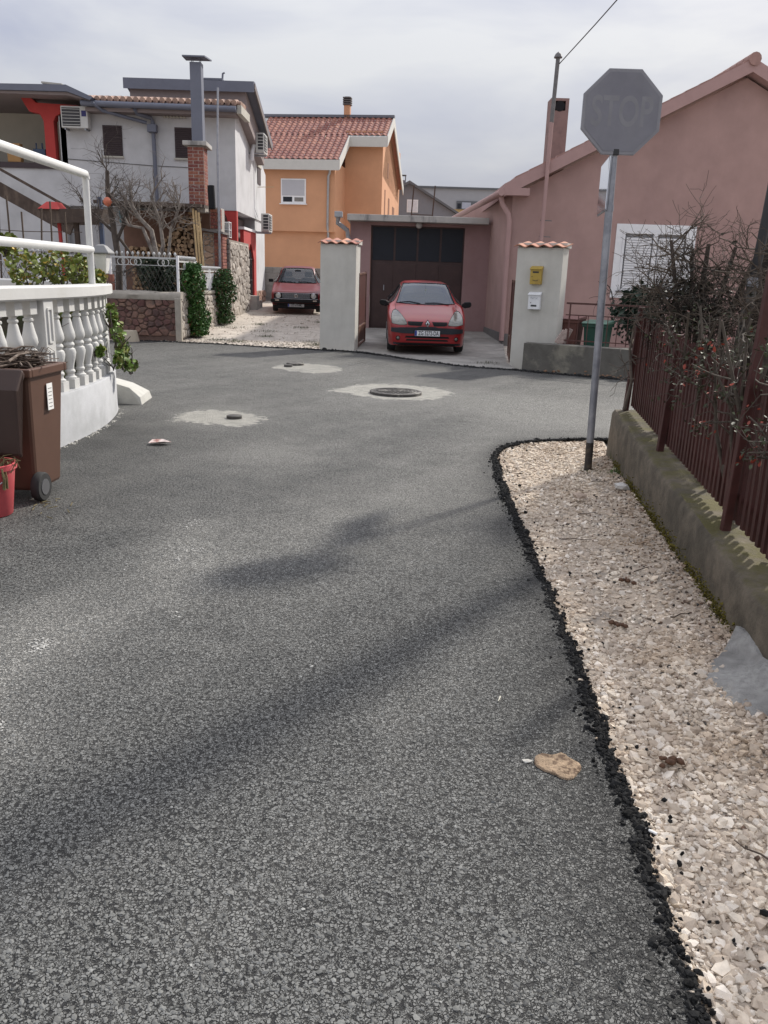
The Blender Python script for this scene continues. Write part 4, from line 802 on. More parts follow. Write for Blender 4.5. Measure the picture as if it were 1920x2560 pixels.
MB().prism([(-16, 26.28, 6.415), (-9.62, 26.28, 6.445), (-8.98, 26.28, 6.24), (-9.6, 26.28, 6.36), (-16, 26.28, 6.38)], (0, 3.3, 0)).build('terrace_soffit', SOFF, WH)
MB().prism([(-11.27, 26.9, 6.40), (-11.0, 26.9, 6.42), (-10.81, 26.9, 6.25), (-9.53, 26.9, 6.21), (-9.67, 26.9, 6.03), (-10.1, 26.9, 5.97), (-10.24, 26.9, 5.9), (-10.32, 26.9, 5.75), (-10.32, 26.9, 4.58), (-10.62, 26.9, 4.58), (-10.62, 26.9, 5.75), (-10.73, 26.9, 5.95), (-11.03, 26.9, 6.0), (-11.16, 26.9, 6.2)], (0, .3, 0)).build('red_terrace_pillar', RED, WH, bevel=.01)
MB().box(-10.17, -10.0, 27.0, 27.1, 4.58, 6.0).build('red_terrace_post', mat('shaded_red_render', (.19, .03, .035), .8, .08, 4), WH)  # darker copy of the red; the post's shade is put into its colour
bx = MB().box(-10.75, -10.32, 27.6, 28.1, 6.5, 6.86).build('roof_vent_box', CREAM, WH); MB().prism([(-10.84, 27.5, 6.9), (-10.22, 27.5, 6.86), (-10.22, 28.2, 6.86), (-10.84, 28.2, 6.9)], (0, 0, .05)).build('vent_lid', CREAM, bx); MB().box(-10.64, -10.46, 27.585, 27.6, 6.62, 6.78).build('vent_hole', SOFF, bx)
MB().box(-9.6, -8.1, 28.5, 29, 6.5, 6.66).build('rear_roof_edge', LEAD, WH)
# upper roof with tall lead-grey fascia, falling to the back
yz(-8.3, -4.34, [(27.35, 6.80), (27.35, 7.10), (27.6, 7.13), (31.4, 5.95), (31.4, 5.8), (27.6, 6.93)]).build('upper_roof', LEAD, WH)
yz(-8.15, -4.62, [(27.5, 6.15), (27.5, 6.9), (31.2, 5.85), (31.2, 5.2)]).build('upper_storey_wall', SOFF, WH)
MB().bar((-4.33, 27.4, 6.98), (-4.36, 31.3, 5.80), .04, .16).build('verge_board', mat('weathered_verge', (.17, .145, .14), .85, .12, 6), WH)
MB().box(-6.0, -5.3, 27.4, 27.8, 7.12, 7.17).build('roof_flashing', LEAD, WH); MB().tube([(-5.32, 27.5, 7.1), (-5.3, 27.5, 7.32), (-5.24, 27.5, 7.34)], .03, 8).build('roof_vent_pipe', LEAD, WH)
# tiled eave: deck, each tile, gutter
yz(-9.3, -4.7, [(26.5, 6.28), (28, 6.62), (28, 6.5), (26.5, 6.16)]).build('eave_deck', SOFF, WH)
t0 = None
for k in range(24):
    x = -9.2+k*.192
    if t0 is None: t0 = MB().tube([(0, 0, 0), (0, .5, .115)], [.082, .07], 10).build('eave_tile', mat('pale_clay_tile', (.40, .27, .21), .85, .2, 10, rand=.25, col2=(.20, .13, .11), c2s=7), WH, local=True, auto=50); o = t0
    else: o = dup(t0)
    o.location = Vector((x, 26.44+random.uniform(-.015, .015), 6.33))-WH.location
t1 = None
for k in range(9):
    if t1 is None: t1 = MB().tube([(0, 0, 0), (-.35, 0, .05)], [.07, .06], 10).build('verge_tile', MATS['pale_clay_tile'], WH, local=True, auto=50); o = t1
    else: o = dup(t1)
    o.location = Vector((-4.60-.004*k, 26.6+.17*k, 6.33+.01*k))-WH.location
MB().box(-4.72, -4.58, 26.5, 28.0, 6.05, 6.28).build('eave_end_block', CREAM, WH)
MB().tube([(-9.28, 26.40, 6.19), (-4.72, 26.40, 6.15)], .085, 12).build('gutter', LEAD, WH, auto=40); MB().box(-9.2, -4.75, 26.5, 27.0, 6.0, 6.10).build('eave_soffit', SOFF, WH)
MB().tube([(-7.72, 26.45, 6.08), (-7.70, 26.6, 5.98), (-7.36, 26.85, 5.92), (-7.32, 26.88, 5.8), (-7.30, 26.9, 3.2)], .06, 10).build('downpipe', LEAD, WH, auto=40); MB().box(-7.47, -7.2, 26.75, 26.98, 5.52, 5.74).build('rain_hopper', LEAD, WH, bevel=.01)
MB().tube([(-8.9, 26.3, 6.18), (-8.7, 26.5, 6.02), (-7.5, 26.85, 5.78)], .05, 10).build('downpipe', LEAD, WH, auto=40)
for x0, x1 in ((-8.88, -8.30), (-6.70, -6.10)):
    wo_ = MB().box(x0, x1, 26.97, 27.02, 4.84, 5.70).build('window', SHUT, WH); MB().box(x0-.03, x1+.03, 26.93, 27.01, 4.79, 4.84).build('sill', CREAM, wo_)
    s0 = None
    for k in range(13):
        if s0 is None: s0 = MB().prism([(x0+.02, 26.945, 0), (x0+.02, 26.97, .03), (x0+.02, 26.97, .04), (x0+.02, 26.945, .012)], (x1-x0-.04, 0, 0)).build('shutter_slat', SHUT, wo_); o = s0; base_ = o.location.copy()
        else: o = dup(s0)
        o.location = base_+V(0, 0, 4.87+k*.062)
mb = MB()
for k in range(7): mb.tube([(-7.0+.1*k, 26.9, 5.98), (-6.93+.1*k, 26.9, 5.95)], .03, 8)
mb.build('scalloped_drip_edge', CREAM, WH)
MB().tube([(-10.0, 26.985, 4.72), (-7.4, 26.985, 4.60)], .008, 6).build('wall_cable', MATS['black_plastic'], WH); MB().tube([(-7.25, 26.985, 4.60), (-6.2, 26.985, 4.58)], .008, 6).build('wall_cable', MATS['black_plastic'], WH)
# right side: small windows, cable, porch
for y0, y1, z0, z1 in ((31.2, 31.9, 4.6, 5.15),):
    wo_ = MB().box(-4.88, -4.845, y0, y1, z0, z1).build('window', SHUT, WH); MB().box(-4.875, -4.82, y0-.06, y1+.06, z1, z1+.45).build('window_hood', CREAM, wo_); MB().bar((-4.86, y0, z0-.12), (-4.3, y0+.2, z0-.08), .02).build('clothes_arm', mat('pale_wood', (.45, .36, .22), .8), wo_)
MB().tube([(-4.85, 30.4, 5.5), (-4.85, 30.4, 3.7), (-4.82, 30.6, 3.55), (-4.82, 30.9, 3.45)], .012, 6).build('wall_cable', WHP, WH)
MB().prism([(-5.3, 27.02, 3.38), (-4.87, 27.02, 3.38), (-4.87, 27.02, .2), (-5.08, 27.02, .2), (-5.08, 27.02, 2.5), (-5.12, 27.02, 2.95), (-5.2, 27.02, 3.2)], (0, .22, 0)).build('red_porch_pillar', RED, WH, bevel=.01)
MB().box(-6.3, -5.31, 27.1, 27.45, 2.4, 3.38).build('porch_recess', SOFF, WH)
aw = MB(); ys_ = [28.3, 29.0]; arch = [(29.0+1.35*t, 1.95+.55*math.sin(math.pi*t)) for t in np.linspace(0, 1, 11)]
aw.prism([(-5.0, 28.3, .2), (-5.0, 29.0, .2), (-5.0, 29.0, 2.9), (-5.0, 28.3, 2.9)], (.12, 0, 0)); aw.prism([(-5.0, 30.35, .2), (-5.0, 30.84, .2), (-5.0, 30.84, 2.9), (-5.0, 30.35, 2.9)], (.12, 0, 0))
for (ya, za), (yb, zb) in zip(arch[:-1], arch[1:]): aw.prism([(-5.0, ya, za), (-5.0, yb, zb), (-5.0, yb, 2.9), (-5.0, ya, 2.9)], (.12, 0, 0))
ao = aw.build('red_arch_wall', RED, WH); MB().box(-5.03, -4.84, 28.2, 30.84, 2.9, 2.98).build('arch_coping', WHP, ao)
ga_ = MB()
for y in np.arange(29.1, 30.35, .13): ga_.bar((-4.94, y, .45), (-4.94, y, 2.3), .02)
for z in (.6, 1.3, 2.0): ga_.bar((-4.94, 29, z), (-4.94, 30.35, z), .025)
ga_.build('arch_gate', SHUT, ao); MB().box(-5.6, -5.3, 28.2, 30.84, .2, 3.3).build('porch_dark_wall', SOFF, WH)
for y0, h in ((28.5, .38), (29.2, .2)): MB().box(-4.95, -4.5, y0, y0+.5, .3, .42+h).build('entry_step', CONW, WH, bevel=.01)
# things stored on the terrace
tag(MB().box(-11.05, -10.68, 27.0, 27.25, 4.59, 4.98).tube([(-10.98, 27.1, 4.97), (-10.98, 27.1, 5.16)], .025, 8).tube([(-10.8, 27.1, 4.97), (-10.8, 27.1, 5.16)], .025, 8).build('plastic_crate', mat('navy_plastic', (.03, .05, .095), .5), bevel=.01), 'dark blue crate with bottle necks on the terrace parapet', 'crate')
tag(MB().box(-11.85, -11.45, 27.0, 27.22, 4.59, 5.12).build('cardboard_box', mat('tan_card', (.35, .2, .08), .85, .1, 6), bevel=.008), 'tan cardboard box on the terrace parapet', 'box')
def ac(loc, rz, lab, side=False):
    t = thing('air_conditioner', lab, 'air conditioner', loc, rz); cm = mat('ac_casing', (.55, .55, .53), .5, .06, 5)
    MB().box(-.4, .4, 0, .28, 0, .6).build('casing', cm, t, local=True, bevel=.015); MB().box(-.36, .17, -.012, .0, .05, .55).build('fan_recess', mat('ac_dark', (.05, .05, .055), .6), t, local=True)
    s0 = None
    for k in range(6):
        if s0 is None: s0 = MB().box(-.36, .17, -.025, -.012, 0, .012).build('louvre', cm, t, local=True); o = s0
        else: o = dup(s0)
        o.location = (0, 0, .08+k*.085)
    if side:
        MB().box(-.412, -.40, .03, .20, .06, .56).build('side_recess', MATS['ac_dark'], t, local=True); e0 = None
        for k in range(6):
            if e0 is None: e0 = MB().box(-.43, -.412, .02, .21, 0, .022).build('side_louvre', cm, t, local=True); o = e0
            else: o = dup(e0)
            o.location = (0, 0, .06+k*.098)
    for x in (-.3, .3): MB().box(x-.02, x+.02, .02, .55 if side else .33, -.05, -.001).build('bracket', GALV, t, local=True)
    return t
t = ac((-9.60, 26.66, 5.55), 0, 'air conditioner under the terrace roof of the white house'); MB().box(.22, .36, -.006, 0, .32, .48).build('blue_label', mat('label_blue', (.03, .03, .14), .5), t, local=True)
t = ac((-4.36, 29.85, 5.40), R(90), 'upper air conditioner on the side wall of the white house', True); MB().tube([(-.3, .33, .3), (-.34, .40, .0), (-.32, .42, -.25)], .07, 8).build('pipe_cover', WHP, t, local=True)
ac((-4.34, 30.75, 2.95), R(90), 'lower air conditioner by the red porch arch', True)
# ---- stone facing generator: each stone a part
def clip_poly(poly, p, n):
    out = []
    for a, b in zip(poly, poly[1:]+poly[:1]):
        da, db = (a-p).dot(n), (b-p).dot(n)
        if da <= 0: out.append(a)
        if (da < 0) != (db < 0) and abs(da-db) > 1e-9: out.append(a+(b-a)*(da/(da-db)))
    return out
def stone_face(par, org, u, v, nrm, W, H, rows, cols, m, seed, depth=.035, name='stone', keep=None):
    """irregular field stones: relaxed random cells, each stone its own raised part"""
    g = np.random.default_rng(seed); u, v, nrm, org = Vector(u), Vector(v), Vector(nrm), Vector(org); k = 1.35
    S_ = [Vector((g.uniform(0, W), g.uniform(0, H)*k)) for _ in range(rows*cols)]
    def cells():
        C_ = []
        for i, s in enumerate(S_):
            pl = [Vector((0, 0)), Vector((W, 0)), Vector((W, H*k)), Vector((0, H*k))]
            for j in sorted(range(len(S_)), key=lambda j: (S_[j]-s).length_squared)[1:15]:
                d = S_[j]-s
                if d.length > 1e-6: pl = clip_poly(pl, s+d*.5, d.normalized())
                if len(pl) < 3: break
            C_.append(pl)
        return C_
    C_ = cells(); S_ = [sum(c, Vector((0, 0)))/len(c) if len(c) > 2 else s for c, s in zip(C_, S_)]; C_ = cells()
    for pl in C_:
        if len(pl) < 3: continue
        c = sum(pl, Vector((0, 0)))/len(pl); R_ = max((p-c).length for p in pl)
        if R_ < .03: continue
        ring = []
        for a, b in zip(pl, pl[1:]+pl[:1]):
            if (b-a).length < .012: ring.append(a); continue
            ring += [a+(b-a)*.22, a+(b-a)*.78]                       # corners rounded off
        f = max(.3, 1-.013/R_*1.25); ring = [c+(p-c)*f*g.uniform(.95, 1.02) for p in ring]; n = len(ring); d = depth*g.uniform(.5, 1.35); P_ = lambda p, h: org+u*p.x+v*(p.y/k)+nrm*h
        tl = Vector((g.normal(0, .06), g.normal(0, .06)))
        vs_ = [P_(p, -.02) for p in ring]+[P_(p, d*.55) for p in ring]+[P_(c+(p-c)*.74, d+(p-c).dot(tl)) for p in ring]
        MB().add(vs_, [[i, (i+1) % n, (i+1) % n+n, i+n] for i in range(n)]+[[i+n, (i+1) % n+n, (i+1) % n+2*n, i+2*n] for i in range(n)]+[[2*n+i for i in range(n)]]).build(name, m, par)
RST = mat('red_field_stone', (.18, .10, .08), .9, .25, 14, .5, 50, rand=.32, hue=.02, col2=(.115, .075, .064), c2s=5); PST = mat('pale_field_stone', (.40, .36, .315), .92, .2, 14, .5, 50, rand=.22, col2=(.30, .26, .22), c2s=6); DST = mat('shaded_field_stone', (.17, .16, .15), .92, .2, 14, .5, 50, rand=.25)
MORT = mat('old_mortar', (.25, .215, .185), .95, .15, 10, .5, 50); MORTR = mat('reddish_mortar', (.13, .085, .07), .95, .2, 10, .5, 50)
SWL = thing('stone_wall', 'red fieldstone garden wall with rounded concrete coping', 'wall', (-5.5, 19, 0))
MB().box(-16, -4.76, 18.97, 19.3, -.2, .93).build('wall_core', MORTR, SWL); MB().box(-4.98, -4.745, 19.3, 24.88, -.2, .98).build('side_core', MORT, SWL)
stone_face(SWL, (-6.9, 18.97, .1), (1, 0, 0), (0, 0, 1), (0, -1, 0), 2.13, .82, 7, 11, RST, 2)
stone_face(SWL, (-4.745, 19.0, .05), (0, 1, 0), (0, 0, 1), (1, 0, 0), 5.1, .9, 6, 24, PST, 3)
mb = MB(); pr_ = []
xs_ = np.concatenate([np.arange(-16, -7, 1.0), np.arange(-7, -4.70, .12), [-4.70]])
for x in xs_:
    q = lambda k: .02*fbm(x, k*3.0, 2.2); pr_.append([(x, 18.93+q(1), .90), (x, 18.91+q(2), 1.0), (x, 18.98, 1.075+q(3)), (x, 19.2, 1.08+q(4)), (x, 19.34, .95)])
mb.add([p for r in pr_ for p in r], [[i*5+k, i*5+k+1, (i+1)*5+k+1, (i+1)*5+k] for i in range(len(pr_)-1) for k in range(4)]+[[0, 1, 2, 3, 4], [(len(pr_)-1)*5+k for k in range(5)][::-1]])
mb.build('coping', mat('sandy_concrete', (.33, .30, .255), .95, .15, 8, .5, 40), SWL, auto=60); MB().box(-5.0, -4.72, 19.35, 24.88, .98, 1.06).build('side_coping', MATS['sandy_concrete'], SWL, bevel=.02); MB().box(-4.84, -4.70, 18.9, 19.03, -.1, .95).build('corner_render', MATS['sandy_concrete'], SWL, bevel=.02)
PI = thing('stone_pier', 'tall rubble stone pier and garden wall before the red arch', 'wall', (-4.9, 24.9, .2))
MB().box(-5.02, -4.72, 24.92, 28.25, -.1, 2.45).build('wall_core', MORT, PI)
stone_face(PI, (-5.02, 24.92, .2), (1, 0, 0), (0, 0, 1), (0, -1, 0), .31, 2.28, 13, 2, DST, 5); stone_face(PI, (-4.72, 24.92, .2), (0, 1, 0), (0, 0, 1), (1, 0, 0), 3.3, 2.2, 11, 12, PST, 6)  # dark front, pale sun side: shade and sunlight put into the stone colours
stone_face(WH, (-4.915, 30.9, .3), (0, 1, 0), (0, 0, 1), (1, 0, 0), 2.2, .62, 4, 9, mat('rusty_field_stone', (.26, .17, .13), .92, .2, 14, .5, 50, rand=.3), 8, name='plinth_stone')
lb = thing('lantern_box', 'small wire and glass box standing on the stone pier', 'lantern', (-4.88, 25.2, 2.45))
mb = MB()
for x in (-5.0, -4.74):
    for y in (25.05, 25.35): mb.bar((x, y, 2.5), (x, y, 2.95), .02)
for z in (2.52, 2.72, 2.93):
    for p, q in (((-5.0, 25.05), (-4.74, 25.05)), ((-4.74, 25.05), (-4.74, 25.35)), ((-4.74, 25.35), (-5.0, 25.35)), ((-5.0, 25.35), (-5.0, 25.05))): mb.bar((*p, z), (*q, z), .018)
mb.build('frame', WHP, lb); MB().box(-4.98, -4.76, 25.07, 25.33, 2.55, 2.9).build('glass', mat('smoky_glass', (.35, .36, .37), .15), lb)
# ---- white ornamental fence on the stone wall
WF = thing('ornamental_fence', 'white iron fence with ball finials and ring ornaments on the stone wall', 'fence', (-5.5, 19.1, 1))
WHF = mat('worn_white_iron', (.50, .50, .49), .6, .12, 12)
def frun(p, q, z, nb, rings, WHP=WHF):
    p, q = Vector(p), Vector(q); MB().bar(p+V(0, 0, z), q+V(0, 0, z), .025, .035).build('rail', WHP, WF); MB().bar(p+V(0, 0, z-.16), q+V(0, 0, z-.16), .012).build('rail', WHP, WF)
    f0 = None
    for k in range(nb):
        c = p.lerp(q, (k+.5)/nb)+V(0, 0, z+.02)
        if f0 is None: f0 = MB().lathe([(.01, 0), (.01, .03), (.026, .045), (.032, .065), (.024, .09), (.004, .11)], 8).build('finial', WHP, WF, local=True, smooth=True); o = f0
        else: o = dup(f0)
        o.location = c-WF.location
    for t in rings:
        for s in (-1, 1):
            c = p.lerp(q, t)+(q-p).normalized()*s*.05+V(0, 0, z-.095); d = (q-p).normalized(); MB().tube([c+(d*math.cos(a)+V(0, 0, 1)*math.sin(a))*.075 for a in np.linspace(0, 2*math.pi, 17)], .009, 6, False).build('ring', WHP, WF)
frun((-9.5, 19.12, 0), (-4.78, 19.12, 0), 1.80, 40, (.2, .42, .55, .62, .74, .80, .93)); frun((-4.80, 19.15, 0), (-4.8, 20.9, 0), 1.74, 12, (.4,)); frun((-4.8, 20.95, 0), (-4.82, 24.0, 0), 1.55, 22, ())
for x, y, h in ((-4.79, 19.12, 1.86), (-6.3, 19.12, 1.8), (-7.9, 19.12, 1.8), (-4.8, 20.93, 1.78), (-4.81, 22.5, 1.6), (-4.82, 24.02, 1.62)): MB().bar((x, y, 1.0), (x, y, h), .05).build('post', WHP, WF)
mb = MB()
for k in np.arange(-9.4, -4.8, .11):
    mb.bar((k, 19.12, 1.08), (k+.27, 19.12, 1.62), .005); mb.bar((k+.27, 19.12, 1.08), (k, 19.12, 1.62), .005)
o = mb.build('wire_mesh', mat('dull_wire', (.07, .075, .07), .6), WF); o['kind'] = 'stuff'
mb = MB()
for k in np.arange(21.0, 24.0, .12): mb.bar((-4.81, k, 1.12), (-4.81, k, 1.5), .02)
mb.build('picket_bars', WHP, WF)
# ---- brick chimney / outdoor oven with metal flue
BRK = mat('red_brick', (.215, .072, .052), .9, .2, 18, .4, 60, rand=.25, hue=.012, col2=(.29, .13, .10), c2s=7); BMOR = mat('brick_mortar', (.36, .33, .30), .95, .1, 10)
OV = thing('brick_oven', 'outdoor brick oven with tall chimney and square grey metal flue', 'oven', (-4.5, 21, .5))
MB().box(-4.88, -4.505, 20.82, 21.2, 2.9, 4.36).build('chimney_core', BMOR, OV)
bo = None
def brick(c, rz, ln=.25):
    global bo
    if bo is None: bo = MB().box(-.5, .5, -.055, .055, -.032, .032).build('brick', BRK, OV, local=True); o = bo
    else: o = dup(bo)
    o.location = Vector(c)-OV.location; o.rotation_euler = (0, 0, rz); o.scale = (ln, 1, 1); return o
for r_ in range(17):
    z = 3.10+r_*.0755
    segs = ((.25, .125) if r_ % 2 else (.125, .25)); x = -4.89
    for s in segs: brick((x+s/2+.006, 20.87, z), 0, s-.012); x += s+.008
    segs = ((.12, .25) if r_ % 2 else (.25, .12)); y = 20.83
    for s in segs: brick((-4.555, y+s/2+.006, z), R(90), s-.012); y += s+.008
MB().prism([(-4.98, 20.74, 4.37), (-4.42, 20.74, 4.37), (-4.40, 21.3, 4.33), (-4.98, 21.3, 4.37)], (0, 0, .1)).build('chimney_slab', CONW, OV, bevel=.012)
fl = MB().box(-4.79, -4.53, 20.9, 21.16, 4.46, 6.16).build('metal_flue', mat('flue_grey', (.15, .16, .20), .55, .06, 4, metal=.3), OV, bevel=.006)
mb = MB()
for x in (-4.75, -4.57):
    for y in (20.95, 21.1): mb.bar((x, y, 6.16), (x, y, 6.26), .014)
mb.build('cap_legs', MATS['flue_grey'], fl); MB().prism([(-4.93, 20.78, 6.24), (-4.41, 20.78, 6.24), (-4.36, 21.32, 6.27), (-4.96, 21.32, 6.27)], (0, 0, .03)).build('cap_plate', MATS['flue_grey'], fl); 
# oven body: brick cheek, stone cheek, slab
MB().box(-4.58, -4.13, 20.86, 21.7, .2, 2.44).build('oven_core', BMOR, OV)
for r_ in range(15):
    z = 1.36+r_*.0745; off = .12 if r_ % 2 else 0; x = -4.32
    for s in ((.08, .13) if off else (.21,)): brick((x+s/2, 20.89, z), 0, s-.012); x += s
    y = 20.85
    for s in ((.25, .25, .2) if off else (.12, .25, .25)): brick((-4.165, y+s/2, z), R(90), s-.012); y += s
stone_face(OV, (-4.57, 20.86, 1.3), (1, 0, 0), (0, 0, 1), (0, -1, 0), .25, 1.12, 8, 2, mat('tan_field_stone', (.34, .235, .17), .92, .2, 14, .5, 50, rand=.25), 12)
MB().prism([(-4.66, 20.7, 2.50), (-4.07, 20.7, 2.42), (-4.07, 21.8, 2.42), (-4.66, 21.8, 2.50)], (0, 0, .05)).build('oven_slab', PLINTH, OV)
for r_ in range(6):
    z = 2.58+r_*.0745; x = -4.42
    for s in ((.17, .10) if r_ % 2 else (.10, .17)): brick((x+s/2, 21.0, z), 0, s-.012); x += s
MB().box(-4.43, -4.16, 20.98, 21.4, 2.47, 3.02).build('hood_core', BMOR, OV); MB().tube([(-4.32, 20.75, 2.98), (-4.35, 20.8, 3.5)], .085, 12).build('black_stove_pipe', SOOT_SHADE, OV, auto=40)
tag(MB().tube([(-4.16, 20.7, 1.2), (-4.15, 20.7, 4.3)], .032, 10).tube([(-4.15, 20.7, 4.28), (-4.11, 20.7, 5.6)], .024, 10).build('antenna_pole', GALV, auto=40), 'thin two-section grey pole standing beside the brick chimney', 'pole')
# ---- woodshed and firewood
SH = thing('woodshed', 'open woodshed with dark flat roof behind the bare trees', 'shed', (-5.7, 21, .5)); WOODD = mat('dark_weathered_wood', (.075, .055, .045), .9, .25, 6, .4, 30, streak=.2, col2=(.12, .09, .07), c2s=5)
MB().prism([(-7.0, 20.3, 3.0), (-4.5, 20.3, 2.98), (-4.5, 22.7, 3.06), (-7.0, 22.7, 3.08)], (0, 0, .07)).build('roof', WOODD, SH); MB().box(-6.95, -4.6, 22.3, 22.4, .5, 3.0).build('back_wall', mat('brown_board', (.19, .11, .08), .9, .15, 5), SH)
for x in (-6.9, -4.66): MB().bar((x, 20.45, .2), (x, 20.45, 3.0), .09).build('post', WOODD, SH)
tp = mat('pale_plank', (.50, .36, .19), .8, .15, 8, .2, 40)
for k in range(3): MB().bar((-4.63+.07*k+.05, 20.35, 1.0), (-4.70+.065*k, 20.4, 2.95-.04*k), .045, .03).build('plank', tp, SH)
LOGE = mat('log_end', (.33, .225, .135), .9, .2, 20, .4, 50, rand=.3, col2=(.16, .10, .065), c2s=9); g = np.random.default_rng(31); l0 = []; cnt = 0
for v_ in range(5):
    n = 9; ring = [(math.cos(2*math.pi*k/n)*g.uniform(.75, 1.1), math.sin(2*math.pi*k/n)*g.uniform(.75, 1.1)) for k in range(n)]
    if v_ % 2: ring = [(a, max(b, -.2)) for a, b in ring]
    me = MB().prism([(a, 0, b) for a, b in ring], (0, 6, 0)).build('firewood_log', LOGE, bevel=0); l0.append(me)
used = set(); z = 1.12; row = 0
while z < 2.95:
    x = -6.35+(.055 if row % 2 else 0)
    while x < -4.72:
        top = 2.35+.25*math.sin(x*2.3)+.5*max(0, (x+5.5)/.8)
        if z < top:
            r_ = g.uniform(.042, .060); i = int(g.integers(0, 5))
            if i not in used: o = l0[i]; used.add(i)
            else: o = dup(l0[i])
            o.location = (x+g.normal(0, .008), 20.95+g.uniform(-.07, .1), z+g.normal(0, .008)); o.rotation_euler = (0, g.uniform(0, 6.28), 0); o.scale = (r_, r_*1.6 if False else .08, r_); cnt += 1
            tag(o, 'split firewood log in the stack under the woodshed roof', 'log', 'firewood logs stacked in the shed')
        x += .105
    z += .092; row += 1
for i in range(5):
    if i not in used: bpy.data.objects.remove(l0[i])
# the oven, woodshed and stack stand at the back of the yard, against the alley wall
def push_back(o, f=1.165): o.location = o.location*f+V(0, 0, 1.55*(1-f)); o.scale = o.scale*f
for o in [o for o in bpy.data.objects if o.parent is None and (o in (OV, SH) or o.name.startswith(('firewood_log', 'antenna_pole')))]: push_back(o)
# ---- yard things behind the fence on the far left
HD = thing('garden_grill', 'dark hooded garden grill with red hipped cap and red post', 'grill', (-7.9, 21.3, .2))
MB().prism([(-8.6, 21, 2.88), (-7.0, 21, 2.92), (-7.1, 21, 2.62), (-8.35, 21, 2.56)], (0, 1, 0)).build('hood', WOODD, HD); MB().add([(-8.58, 20.95, 2.88), (-8.08, 20.95, 2.88), (-8.08, 21.6, 2.88), (-8.58, 21.6, 2.88), (-8.45, 21.2, 3.06), (-8.2, 21.2, 3.06), (-8.2, 21.5, 3.06), (-8.45, 21.5, 3.06)], [(0, 1, 5, 4), (1, 2, 6, 5), (2, 3, 7, 6), (3, 0, 4, 7), (4, 5, 6, 7), (0, 3, 2, 1)]).build('red_cap', RED, HD)
MB().bar((-8.12, 21.2, .2), (-8.18, 21.2, 2.6), .07).build('post', RED, HD); MB().bar((-7.72, 21.2, .2), (-7.76, 21.2, 2.6), .1).build('post', WOODD, HD); MB().bar((-7.12, 21.2, .2), (-7.15, 21.2, 3.2), .09).build('post', mat('blue_post', (.06, .08, .13), .6), HD)
ST = thing('stair_stringer', 'dark wooden stair side running down from the terrace', 'stairs', (-9.5, 24, 2)); MB().bar((-11.6, 24, 3.95), (-8.9, 24, 2.55), .1, .34).build('stringer', WOODD, ST); MB().bar((-11.6, 23.9, 4.5), (-8.9, 23.9, 3.1), .05, .07).build('handrail', WOODD, ST)
tag(MB().box(-8.5, -7.35, 26.9, 27.45, 2.92, 3.28).build('teal_awning_box', mat('teal_paint', (.10, .17, .18), .6, .1, 5)), 'flat teal awning box on the white house wall', 'awning')
TRL = thing('vine_trellis', 'wire and stick vine trellis in the yard beside the white wall', 'trellis', (-8.8, 20, .5))
for k in range(8): MB().bar((-9.9+.33*k+random.uniform(-.05, .05), 20, .5), (-9.85+.33*k+random.uniform(-.08, .08), 20.05, 2.6+.5*random.random()), .03).build('stake', TW, TRL)
for z in (1.9, 2.35): MB().tube([(-10, 20, z), (-8.5, 20, z-.04), (-7.2, 20, z-.02)], .01, 6).build('wire', TW, TRL)
tag(MB().lathe([(.235, 0), (.225, .03), (.185, .22), (.175, .235), (.001, .24)], 28, (-5.78, 18.5, road_z(-5.78, 18.5))).build('concrete_tub', mat('tan_concrete', (.40, .345, .265), .95, .1, 9, .4, 50), auto=40), 'upturned tan concrete tub at the foot of the red stone wall', 'tub')
tag(MB().lathe([(.01, -.1), (.06, -.08), (.1, 0), (.06, .08), (.01, .1)], 14, (-6.42, 19.55, 2.98)).build('orange_float', mat('orange_rubber', (.55, .16, .09), .5, .1, 8), smooth=True), 'round orange float hanging in the bare tree', 'float')
tag(MB().box(-6.37, -6.22, 18.98, 19.12, 1.0, 1.42).build('rusty_plate', mat('rust_red', (.22, .085, .06), .85, .2, 10)), 'rust red plate standing on the stone wall coping', 'plate')
# ================================================================== WHITE BALUSTRADE, BIN, BUCKET
BALW = mat('balustrade_white', (.565, .56, .54), .75, .06, 6, .12, 60, col2=(.47, .46, .43), c2s=3, c2t=(.5, .75)); BASEW = mat('base_wall_white', (.45, .455, .465), .88, .1, 5, .25, 60, col2=(.37, .375, .375), c2s=2.2, c2t=(.45, .7))
BP = smooth_poly([(-4.2, 1.5), (-3.35, 4.0), (-3.08, 5.4), (-2.985, 6.3), (-2.92, 7.0), (-2.885, 7.5), (-2.87, 8.0), (-2.91, 8.5), (-3.0, 9.05), (-3.15, 9.55), (-3.5, 9.95), (-4.3, 10.3), (-8, 11.4)], 2)
BL = thing('balustrade', 'white concrete balustrade on a curved low wall', 'balustrade', (-2.9, 7.5, 0))
def offs(pts, d):
    out = []
    for i, p in enumerate(pts):
        a = Vector(pts[max(0, i-1)]); b = Vector(pts[min(len(pts)-1, i+1)]); t = (b-a).normalized(); out.append(Vector(p)+Vector((-t.y, t.x))*d)
    return out
def strip(prof, name, m, bevel=0, sm=True):
    """prof: list of (inset, z) swept along the curved plan"""
    rows = [offs(BP, d) for d, _ in prof]; n = len(prof); mb = MB(); k = len(BP)
    mb.add([(rows[j][i].x, rows[j][i].y, prof[j][1]) for i in range(k) for j in range(n)], [[i*n+j, i*n+(j+1) % n, (i+1)*n+(j+1) % n, (i+1)*n+j] for i in range(k-1) for j in range(n)]+[list(range(n)), [(k-1)*n+j for j in range(n)][::-1]])
    return mb.build(name, m, BL, auto=35)
strip([(-.02, -.1), (.0, .05), (.0, .44), (.01, .455), (.21, .455), (.22, .44), (.22, -.1)], 'base_wall', BASEW)
